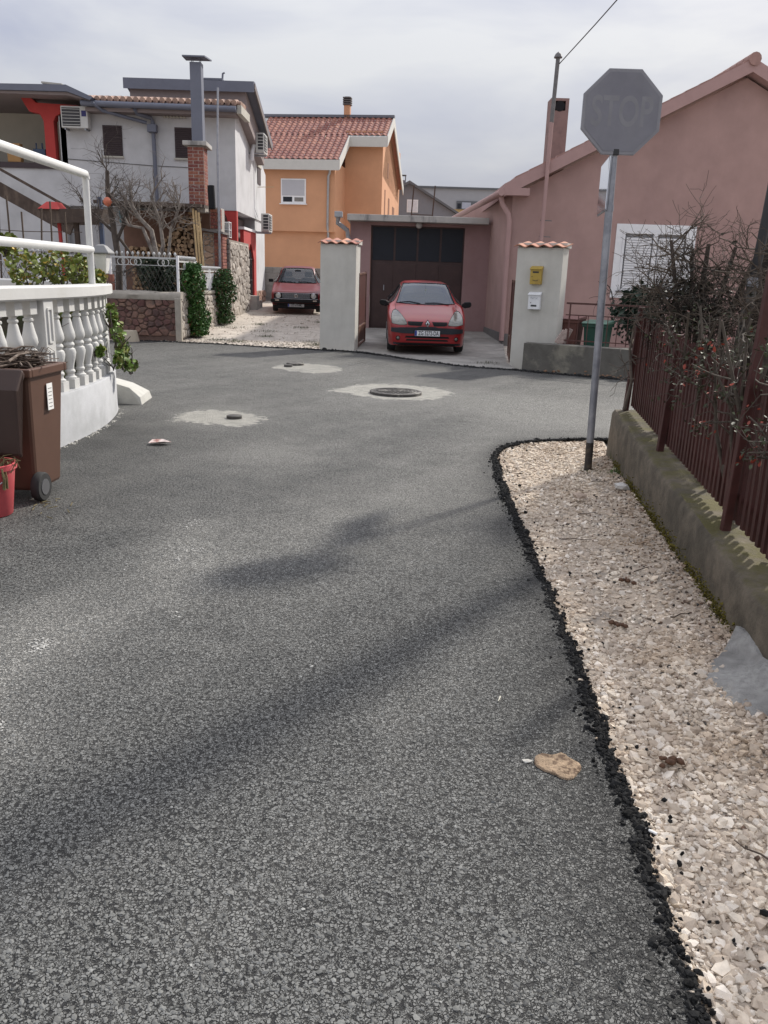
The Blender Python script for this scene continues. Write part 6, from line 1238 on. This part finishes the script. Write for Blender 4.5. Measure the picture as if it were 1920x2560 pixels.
# ================================================================== CARS
def catmull(keys, ts):
    K = np.array(keys, float); y = K[:, 0]; out = []
    for t in ts:
        i = int(np.clip(np.searchsorted(y, t)-1, 0, len(y)-2)); h = y[i+1]-y[i]; u = (t-y[i])/h
        def sl(j):
            if j == 0: return (K[1]-K[0])/(y[1]-y[0])
            if j == len(y)-1: return (K[-1]-K[-2])/(y[-1]-y[-2])
            a = (K[j]-K[j-1])/(y[j]-y[j-1]); b = (K[j+1]-K[j])/(y[j+1]-y[j]); m = np.where(a*b > 0, 2*a*b/(a+b+1e-12), 0); return m
        m0, m1 = sl(i)*h, sl(i+1)*h; out.append((2*u**3-3*u**2+1)*K[i]+(u**3-2*u**2+u)*m0+(-2*u**3+3*u**2)*K[i+1]+(u**3-u**2)*m1)
    return np.array(out)
def in2(p, poly): return inside(p, poly)
def car_body(keys, wheels, R_arch, zc, glass, paint, parent, crown=.035, sq=.0):
    L_ = keys[-1][0]; ts = np.unique(np.concatenate([np.linspace(0, .3, 22), np.linspace(.3, L_-.2, 90), np.linspace(L_-.2, L_, 12)])); S_ = catmull(keys, ts); rows = []
    for (y, zt_, wt, zb, wb, ws, zs) in S_:
        for wy in wheels:
            if abs(y-wy) < R_arch: zs = max(zs, zc+math.sqrt(R_arch**2-(y-wy)**2)*.98)
        zsb = min(zs, zb-.04); h = zt_-zb
        ctl = [(0, zt_), (wt*.45, zt_-crown*.2), (wt*.8, zt_-crown*.65), (wt*.97, zt_-crown*1.3-h*.04), (wt*.45+wb*.55-(.02 if h > .2 else 0), zb+h*.42), (wb*.985, zb+min(.03, h*.1)), (wb, zb-.05), (wb*1.0, zb*.6+zsb*.4), (wb*.3+ws*.7, zsb+.05), (ws-.01, zsb), (ws*.6, zsb), (0, zsb)]
        K = np.array(ctl); d = np.concatenate([[0], np.cumsum(np.maximum(1e-4, np.linalg.norm(np.diff(K, axis=0), axis=1)))]); kk = np.column_stack([d, K]); q = catmull(kk, np.linspace(0, d[-1], 44))[:, 1:]
        # fixed parameter split so rows line up
        q = np.concatenate([catmull(kk, np.linspace(d[i], d[i+1], n_+1)[:-1])[:, 1:] for i, n_ in enumerate((6, 5, 3, 7, 6, 3, 4, 4, 2, 2, 2))]+[K[-1:]])
        rows.append([(x, y, z) for x, z in q])
    n = len(rows[0]); v = []; f = []; m = len(rows)
    for r in rows: v += r+[(-x, y, z) for x, y, z in r[1:-1]]
    w_ = 2*n-2; idx = lambda i, j: i*w_+(j if j < n else 2*n-2-j+n-1+0)
    def vid(i, j, s): return i*w_+j if s == 1 or j in (0, n-1) else i*w_+n-1+j
    for i in range(m-1):
        for j in range(n-1):
            f.append((vid(i, j, 1), vid(i, j+1, 1), vid(i+1, j+1, 1), vid(i+1, j, 1))); f.append((vid(i, j, -1), vid(i+1, j, -1), vid(i+1, j+1, -1), vid(i, j+1, -1)))
    for e in (0, m-1):
        for j in range(n-1):
            if j < n-1: f.append((vid(e, j, 1), vid(e, j, -1), vid(e, j+1, -1), vid(e, j+1, 1)))
    full = MB().add(v, [list(dict.fromkeys(q)) for q in f]); full.f = [q for q in full.f if len(q) > 2]
    bv = BVHTree.FromPolygons([Vector(p) for p in full.v], full.f)
    def keepf(q):
        c = sum((Vector(full.v[k]) for k in q), Vector())/len(q)
        a = Vector(full.v[q[0]]); nn_ = (Vector(full.v[q[1]])-a).cross(Vector(full.v[q[2]])-a)
        for kind, poly in glass:
            if kind == 'f' and c.y < L_*.5 and in2((c.x, c.z), poly): return False
            if kind == 'r' and c.y > L_*.8 and in2((c.x, c.z), poly): return False
            if kind == 's' and abs(c.x) > .4 and in2((c.y, c.z), poly): return False
        return True
    b2 = MB(); b2.v = full.v; b2.f = [q for q in full.f if keepf(q)]
    o = b2.build('body', paint, parent, local=True); o.data.shade_smooth(); o.data.set_sharp_from_angle(angle=R(50)); return bv
def hit(bv, kind, a, b, side=1, L_=4):
    if kind == 'f': o, d = Vector((a, -2, b)), Vector((0, 1, 0))
    elif kind == 'r': o, d = Vector((a, 8, b)), Vector((0, -1, 0))
    else: o, d = Vector((3*side, a, b)), Vector((-side, 0, 0))
    h = bv.ray_cast(o, d)
    if h[0] is None: h = bv.find_nearest(o+d*2.6)
    return h[0], d
def decal(bv, poly, kind, name, m, parent, off=.004, side=1, cuts=4, skirt=.02, flat=None, bulge=0):
    bm = bmesh.new(); vs_ = [bm.verts.new((a, b, 0)) for a, b in poly]; bm.faces.new(vs_); bmesh.ops.triangulate(bm, faces=bm.faces[:])
    for _ in range(cuts): bmesh.ops.subdivide_edges(bm, edges=[e for e in bm.edges if e.calc_length() > .045], cuts=1, use_grid_fill=False); bmesh.ops.triangulate(bm, faces=[f for f in bm.faces if len(f.verts) > 3])
    cx = sum(p[0] for p in poly)/len(poly); cy = sum(p[1] for p in poly)/len(poly); mr_ = max(math.hypot(p[0]-cx, p[1]-cy) for p in poly); d0 = None
    for v in bm.verts:
        p, d = hit(bv, kind, v.co.x, v.co.y, side); k = off+bulge*max(0, 1-(math.hypot(v.co.x-cx, v.co.y-cy)/mr_)**2); v.co = p-d*k; d0 = d
    be = [e for e in bm.edges if len(e.link_faces) == 1]
    if skirt:
        r_ = bmesh.ops.extrude_edge_only(bm, edges=be)
        for v in [x for x in r_['geom'] if isinstance(x, bmesh.types.BMVert)]: v.co += d0*skirt
    bmesh.ops.recalc_face_normals(bm, faces=bm.faces); me = bpy.data.meshes.new(name); bm.to_mesh(me); bm.free(); me.materials.append(m); me.shade_smooth(); me.set_sharp_from_angle(angle=R(45)); return link(name, me, parent, local=True)
def outline(bv, poly, kind, r, side=1, off=.0, closed=True):
    pts = []; q = list(poly)+([poly[0]] if closed else [])
    for a, b in zip(q[:-1], q[1:]):
        for t in np.linspace(0, 1, 8)[:-1]: pts.append(hit(bv, kind, a[0]+(b[0]-a[0])*t, a[1]+(b[1]-a[1])*t, side))
    pts.append(hit(bv, kind, *q[-1], side)); return [p-d*off for p, d in pts]
def circ(x, z, r, n=20, sx=1): return [(x+r*sx*math.cos(2*math.pi*k/n), z+r*math.sin(2*math.pi*k/n)) for k in range(n)]
def glassm(name, col, alpha):
    m = mat(name, col, .03, .0, 3, spec=.9); m.node_tree.nodes['Principled BSDF'].inputs['Alpha'].default_value = alpha; return m
def wheel(parent, x, y, r, w_, cap):
    t = MB().lathe([(r*.6, -w_/2), (r*.93, -w_/2), (r, -w_/2+.02), (r, w_/2-.02), (r*.93, w_/2), (r*.6, w_/2)], 28, (x, y, r), (1, 0, 0)).build('wheel', MATS['rubber'], parent, local=True, auto=35)
    MB().lathe([(.001, -w_/2-.004), (r*.45, -w_/2-.006), (r*.62, -w_/2+.01), (r*.62, w_/2-.01), (r*.45, w_/2+.006), (.001, w_/2+.004)], 20, (x, y, r), (1, 0, 0)).build('hubcap', cap, t, local=True, auto=35)
def seat(parent, x, y, m):
    b = MB().box(x-.24, x+.24, y-.05, y+.07, .5, 1.02).build('seat', m, parent, local=True, bevel=.05); MB().box(x-.13, x+.13, y-.03, y+.06, 1.05, 1.22).build('headrest', m, b, local=True, bevel=.04)
BLK = mat('black_trim', (.014, .014, .015), .7, .1, 12, spec=.15); DKGR = mat('charcoal_bumper', (.030, .032, .038), .65, .08, 9, spec=.25); CHR = mat('chrome', (.62, .62, .63), .12, .03, 5, metal=.95)
LENS = mat('hazy_headlight', (.16, .157, .135), .25, .22, 9, coat=.4, col2=(.10, .098, .082), c2s=7); SEATM = mat('seat_cloth', (.045, .05, .06), .9); PLW = mat('plate_white', (.72, .73, .74), .45, .03, 9); PLB = mat('plate_blue', (.03, .05, .25), .5); INK = mat('plate_ink', (.02, .02, .022), .6)
def plate(bv, parent, x, z, w_, h, text, sx, size):
    p, d = hit(bv, 'f', x, z); y = p.y-.03
    pl = MB().box(x-w_/2, x+w_/2, y, y+.04, z-h/2, z+h/2).build('number_plate', PLW, parent, local=True, bevel=.004)
    MB().box(x-w_/2+.004, x-w_/2+.045, y-.002, y, z-h/2+.006, z+h/2-.006).build('blue_band', PLB, pl, local=True)
    fr = MB(); a = .006
    for b in ((x-w_/2-a, x+w_/2+a, z-h/2-a, z-h/2), (x-w_/2-a, x+w_/2+a, z+h/2, z+h/2+a), (x-w_/2-a, x-w_/2, z-h/2, z+h/2), (x+w_/2, x+w_/2+a, z-h/2, z+h/2)): fr.box(b[0], b[1], y-.006, y+.03, b[2], b[3])
    fr.build('plate_frame', BLK, pl, local=True); text_obj('plate_lettering', text, size, INK, pl, (x+.025, y-.002, z-.002), depth=.001, bold=.0015, sx=sx)
    return y
# ------------------------------------------------------------------ red hatchback on the driveway
CR = thing('car', 'bright red three-door hatchback parked on the driveway before the garage', 'car', (.775, 17.28, .012)); CR.rotation_euler = (R(1.3), 0, R(.8))
RP = mat('red_car_paint', (.25, .009, .011), .36, .06, 3, spec=.35, coat=.5)
K1 = [(0, .60, .44, .50, .52, .50, .26), (.015, .64, .50, .52, .59, .57, .22), (.05, .675, .56, .55, .665, .64, .19), (.12, .71, .61, .60, .735, .70, .175), (.24, .755, .655, .665, .785, .75, .17), (.45, .82, .68, .745, .81, .79, .17), (.75, .895, .69, .825, .82, .80, .17), (.98, .955, .68, .875, .82, .80, .17), (1.12, 1.03, .65, .90, .82, .80, .17), (1.45, 1.23, .59, .92, .82, .80, .17), (1.78, 1.385, .545, .935, .82, .80, .17), (2.1, 1.428, .535, .945, .82, .80, .17), (2.6, 1.43, .53, .95, .82, .80, .17), (3.05, 1.40, .52, .96, .815, .79, .17), (3.4, 1.31, .51, .96, .80, .78, .18), (3.6, 1.10, .54, .93, .78, .75, .22), (3.72, .86, .60, .80, .74, .70, .26), (3.77, .60, .55, .52, .65, .62, .3)]
WSH = [(-.63, .985), (-.3, .968), (0, .962), (.3, .968), (.63, .985), (.60, 1.06), (.515, 1.30), (.48, 1.372), (.2, 1.388), (-.2, 1.388), (-.48, 1.372), (-.515, 1.30), (-.60, 1.06)]
SW1 = [(1.22, .965), (2.05, .975), (2.05, 1.345), (1.72, 1.30), (1.5, 1.17)]; SW2 = [(2.13, .975), (3.05, 1.0), (3.12, 1.16), (2.95, 1.31), (2.13, 1.345)]; RW = [(-.5, 1.0), (.5, 1.0), (.43, 1.27), (-.43, 1.27)]
bv = car_body(K1, (.78, 3.25), .325, .275, [('f', WSH), ('s', SW1), ('s', SW2), ('r', RW)], RP, CR)
GL1 = glassm('tinted_windscreen', (.055, .07, .09), .84); GL2 = glassm('side_glass', (.02, .024, .028), .75)
decal(bv, WSH, 'f', 'windscreen', GL1, CR, .0, cuts=5, skirt=.006)
for s in (1, -1):
    for W_ in (SW1, SW2): decal(bv, W_, 's', 'side_window', GL2, CR, .0, s, 5, .006); MB().tube(outline(bv, W_, 's', .009, s), .010, 6, False).build('window_seal', BLK, CR, local=True)
decal(bv, RW, 'r', 'rear_window', GL2, CR, .0, 1, 4, .006); MB().tube(outline(bv, WSH, 'f', .01), .011, 6, False).build('windscreen_seal', BLK, CR, local=True)
for s in (1, -1):
    hl = [(s*a, b) for a, b in ((.735, .622), (.745, .71), (.74, .785), (.71, .845), (.665, .865), (.605, .845), (.535, .785), (.465, .705), (.42, .635), (.43, .607), (.58, .602))]
    h_ = decal(bv, hl, 'f', 'headlight', LENS, CR, .006, bulge=.012); MB().tube(outline(bv, hl, 'f', .004, off=.004), .005, 6, False).build('headlight_gap', BLK, h_, local=True)
    decal(bv, circ(s*.60, .69, .05), 'f', 'reflector', mat('dull_reflector', (.32, .31, .28), .3, metal=.5), h_, .004, bulge=.01, skirt=0)
    decal(bv, [(s*a, b) for a, b in ((.09, .672), (.415, .672), (.40, .605), (.35, .592), (.13, .588))], 'f', 'grille', BLK, CR, .003)
    MB().lathe([(.045, .02), (.045, -.012), (.036, -.016), (.034, 0)], 18, (s*.60, hit(bv, 'f', s*.60, .335)[0].y, .335), (0, 1, 0)).build('fog_lamp_bezel', BLK, CR, local=True, auto=40); MB().lathe([(.033, 0), (.028, -.012), (.001, -.018)], 16, (s*.60, hit(bv, 'f', s*.60, .335)[0].y-.002, .335), (0, 1, 0)).build('fog_lamp', LENS, CR, local=True, smooth=True)
    # mirrors
    mm_ = MB().add([(s*(.79+a*.205), 1.16+.09*b, .96+.065*c_+.02*a) for a, b, c_ in ((0, -.3, -.4), (0, .4, -.4), (0, .4, .4), (0, -.3, .4), (.35, -1, -.95), (.35, .8, -.95), (.35, .8, 1), (.35, -1, 1), (.9, -.8, -.8), (.9, .7, -.8), (.9, .7, .95), (.9, -.8, .95), (1.02, -.3, -.4), (1.02, .4, -.4), (1.02, .4, .5), (1.02, -.3, .5))], [(0, 1, 2, 3)]+[(k*4+i, k*4+(i+1) % 4, k*4+4+(i+1) % 4, k*4+4+i) for k in range(3) for i in range(4)]+[(12, 13, 14, 15)]).build('door_mirror', BLK, CR, local=True, bevel=.02)
    wheel(CR, s*.725, .78, .285, .175, GALV); wheel(CR, s*.725, 3.25, .285, .175, GALV)
    MB().tube(outline(bv, [(s*.66, .965), (s*.65, .86), (s*.60, .81)], 'f', .003, closed=False, off=.001), .004, 5).build('bonnet_gap', BLK, CR, local=True)
    seat(CR, s*.36, 2.1, SEATM); seat(CR, s*.36, 2.95, SEATM)
    decal(bv, [(1.2, .40), (2.2, .40), (2.2, .46), (1.2, .46)], 's', 'side_moulding', DKGR, CR, .01, s); MB().tube(outline(bv, [(1.16, .93), (1.2, .3), (2.2, .28), (2.2, .95)], 's', .003, s, .001, False), .004, 5).build('door_gap', BLK, CR, local=True)
    decal(bv, [(s*.70, .245), (s*.55, .235), (s*.55, .20), (s*.70, .205)], 'f', 'air_dam', DKGR, CR, .004)
decal(bv, [(-.745, .535), (-.5, .553), (-.22, .558), (-.16, .575), (.16, .575), (.22, .558), (.5, .553), (.745, .535), (.75, .455), (.5, .435), (0, .43), (-.5, .435), (-.75, .455)], 'f', 'bumper_strip', DKGR, CR, .014)
for z0, z1, hw in ((.345, .385, .46), (.285, .32, .44)): decal(bv, [(-hw, z0), (hw, z0), (hw-.02, z1), (-hw+.02, z1)], 'f', 'air_intake', BLK, CR, .003)
decal(bv, [(-.66, .245), (.66, .245), (.6, .19), (-.6, .19)], 'f', 'lower_lip', BLK, CR, .006)
by_ = hit(bv, 'f', 0, .632)[0].y
em = MB(); O_ = [(0, .072), (.042, 0), (0, -.072), (-.042, 0)]; I_ = [(0, .036), (.018, 0), (0, -.036), (-.018, 0)]
em.add([(a, by_-.016, .632+b) for a, b in O_]+[(a, by_-.022, .632+b) for a, b in I_]+[(a, by_-.002, .632+b) for a, b in O_]+[(a, by_-.002, .632+b) for a, b in I_], [[i, (i+1) % 4, (i+1) % 4+4, i+4] for i in range(4)]+[[i, (i+1) % 4, (i+1) % 4+8, i+8] for i in range(4)]+[[i+4, (i+1) % 4+4, (i+1) % 4+12, i+12] for i in range(4)])
MB().prism([(a*1.3, by_-.006, .632+b*1.25) for a, b in O_], (0, .02, 0)).build('badge_recess', BLK, CR, local=True); em.build('diamond_badge', CHR, CR, local=True)
plate(bv, CR, 0, .445, .52, .115, 'ZG 5272-DA', .66, .118)
wp = MB()
for x0, x1, z1 in ((-.58, -.12, 1.0), (-.02, .50, .985)):
    p0, p1, p2 = [hit(bv, 'f', x, z)[0]-V(0, .02, 0) for x, z in ((x0, .995), ((x0+x1)/2, z1+.02), (x1, z1-.015))]; wp.tube([p0, p1, p2], .008, 6)
wp.build('wipers', BLK, CR, local=True)
MB().box(-.66, .66, 1.1, 3.3, .35, .5).build('cabin_floor', SEATM, CR, local=True); MB().box(-.62, .62, 1.08, 1.35, .78, .93).build('dashboard', SEATM, CR, local=True, bevel=.03)
MB().tube([(-.36+.17*math.cos(a), 1.5+.03*math.sin(a), .95+.16*math.sin(a)) for a in np.linspace(0, 6.283, 15)], .014, 6, False).build('steering_wheel', BLK, CR, local=True)
pp = hit(bv, 'f', .02, 1.22)[0]; MB().prism([(.0, pp.y+.05, 1.16), (.035, pp.y+.05, 1.19), (.03, pp.y+.05, 1.235), (.012, pp.y+.05, 1.27), (-.012, pp.y+.05, 1.23), (-.02, pp.y+.05, 1.19)], (0, .004, 0)).build('air_freshener', mat('pale_green_card', (.42, .46, .22), .7), CR, local=True)
MB().tube([(.012, pp.y+.05, 1.27), (.0, pp.y+.1, 1.36)], .002, 5).build('freshener_string', BLK, CR, local=True); MB().box(-.09, .09, pp.y+.25, pp.y+.27, 1.31, 1.345).build('rear_view_mirror', BLK, CR, local=True, bevel=.01)
# ------------------------------------------------------------------ old red hatchback in the alley
GF = thing('car', 'old dark red boxy hatchback with round headlights parked in the alley', 'car', (-3.03, 27.1, .33)); GF.rotation_euler = (R(2.2), 0, R(4))
RP2 = mat('faded_red_paint', (.145, .012, .014), .4, .1, 3, spec=.3, coat=.15)
K2 = [(0, .625, .68, .56, .75, .73, .30), (.03, .65, .71, .58, .775, .75, .26), (.12, .685, .725, .62, .79, .76, .25), (.5, .75, .73, .70, .80, .77, .22), (.95, .845, .72, .79, .805, .78, .2), (1.12, .90, .70, .83, .805, .78, .2), (1.45, 1.14, .61, .86, .805, .78, .2), (1.75, 1.34, .56, .875, .805, .78, .2), (2.05, 1.40, .55, .88, .805, .78, .2), (2.8, 1.39, .545, .885, .80, .77, .2), (3.25, 1.31, .54, .885, .79, .76, .2), (3.55, 1.0, .60, .86, .78, .75, .24), (3.66, .80, .64, .74, .76, .73, .28), (3.70, .62, .62, .55, .74, .70, .3)]
WS2 = [(-.63, .90), (0, .885), (.63, .90), (.60, .98), (.50, 1.28), (.46, 1.33), (0, 1.345), (-.46, 1.33), (-.50, 1.28), (-.60, .98)]
S21 = [(1.2, .90), (2.1, .90), (2.1, 1.32), (1.72, 1.26), (1.45, 1.10)]; S22 = [(2.17, .90), (3.1, .91), (2.95, 1.28), (2.17, 1.32)]; RW2 = [(-.54, .92), (.54, .92), (.46, 1.27), (-.46, 1.27)]
bv = car_body(K2, (.72, 3.1), .315, .26, [('f', WS2), ('s', S21), ('s', S22), ('r', RW2)], RP2, GF, crown=.025)
GL3 = glassm('clear_windscreen', (.09, .11, .125), .42); decal(bv, WS2, 'f', 'windscreen', GL3, GF, 0, cuts=5, skirt=.006); decal(bv, RW2, 'r', 'rear_window', GL3, GF, 0, cuts=4, skirt=.006); MB().tube(outline(bv, WS2, 'f', .012), .014, 6, False).build('windscreen_seal', BLK, GF, local=True)
for s in (1, -1):
    for W_ in (S21, S22): decal(bv, W_, 's', 'side_window', GL3, GF, 0, s, 5, .006); MB().tube(outline(bv, W_, 's', .009, s), .010, 6, False).build('window_seal', BLK, GF, local=True)
    yh = hit(bv, 'f', s*.56, .545)[0].y
    h_ = MB().lathe([(.088, .03), (.090, -.022), (.082, -.03), (.078, -.012)], 22, (s*.56, yh, .545), (0, 1, 0)).build('headlight', CHR, GF, local=True, auto=40); MB().lathe([(.08, -.008), (.06, -.022), (.001, -.032)], 20, (s*.56, yh, .545), (0, 1, 0)).build('lens', mat('clear_lens', (.42, .43, .42), .12, .12, 8, coat=.8), h_, local=True, smooth=True)
    MB().box(s*.60-.06, s*.60+.06, -.085, -.04, .385, .425).build('indicator', mat('pale_indicator', (.42, .36, .30), .3), GF, local=True, bevel=.006)
    wheel(GF, s*.70, .72, .275, .155, GALV); wheel(GF, s*.70, 3.1, .275, .155, GALV); seat(GF, s*.34, 2.05, SEATM)
    MB().box(s*.80, s*.95, 1.18, 1.25, .90, 1.0).build('door_mirror', BLK, GF, local=True, bevel=.02)
decal(bv, [(-.70, .46), (.70, .46), (.70, .628), (-.70, .628)], 'f', 'grille', BLK, GF, .006)
fr = MB()
for z in (.452, .636): fr.tube(outline(bv, [(-.70, z), (.70, z)], 'f', .004, off=.012, closed=False), .007, 6)
for z in (.49, .52, .55, .58, .605): fr.tube(outline(bv, [(-.44, z), (.44, z)], 'f', .004, off=.008, closed=False), .0035, 5)
fr.build('grille_bars', mat('dull_chrome', (.35, .35, .36), .3, metal=.8), GF, local=True)
yb = hit(bv, 'f', 0, .545)[0].y; MB().tube([(.055*math.cos(a), yb-.014, .545+.055*math.sin(a)) for a in np.linspace(0, 6.2832, 21)], .006, 6, False).build('round_badge', CHR, GF, local=True)
vb = MB(); z = .545
for p, q in (((-.022, .045), (0, .006)), ((.022, .045), (0, .006)), ((-.046, .022), (-.024, -.042)), ((-.024, -.042), (0, -.004)), ((0, -.004), (.024, -.042)), ((.024, -.042), (.046, .022))): vb.tube([(p[0], yb-.014, z+p[1]), (q[0], yb-.014, z+q[1])], .005, 5)
vb.build('badge_letters', CHR, GF, local=True)
MB().box(-.80, .80, -.07, .06, .335, .44).build('bumper', BLK, GF, local=True, bevel=.025); decal(bv, [(-.72, .32), (.72, .32), (.66, .255), (-.66, .255)], 'f', 'front_valance', BLK, GF, .01); MB().prism([(-.72, .02, .34), (.72, .02, .34), (.66, .05, .14), (-.66, .05, .14)], (0, .03, 0)).build('spoiler', BLK, GF, local=True)
pl = MB().box(-.26, .26, -.005, .015, .20, .31).build('number_plate', mat('dusty_plate', (.34, .34, .34), .6, .1, 9), GF, local=True); text_obj('plate_lettering', 'ZD 670-ML', .10, INK, pl, (.02, -.007, .254), depth=.001, bold=.001, sx=.72); MB().box(-.256, -.215, -.007, -.005, .205, .305).build('blue_band', PLB, pl, local=True)
wp = MB()
for x0, x1 in ((-.56, -.05), (.02, .52)):
    p0, p1, p2 = [hit(bv, 'f', x, zq)[0]-V(0, .02, 0) for x, zq in ((x0, .93), ((x0+x1)/2, .935), (x1, .905))]; wp.tube([p0, p1, p2], .009, 6)
wp.build('wipers', BLK, GF, local=True); MB().box(-.64, .64, 1.1, 3.3, .32, .45).build('cabin_floor', SEATM, GF, local=True); MB().box(-.6, .6, 1.1, 1.35, .72, .86).build('dashboard', SEATM, GF, local=True, bevel=.03); MB().box(-.6, .6, 2.85, 2.98, .45, .86).build('rear_seat', SEATM, GF, local=True, bevel=.04)
MB().box(-.10, .10, 1.60, 1.63, 1.23, 1.29).build('rear_view_mirror', BLK, GF, local=True, bevel=.01)
MB().tube(outline(bv, [(-.66, .66), (.66, .66)], 'f', .003, closed=False, off=.001), .004, 5).build('bonnet_gap', BLK, GF, local=True)
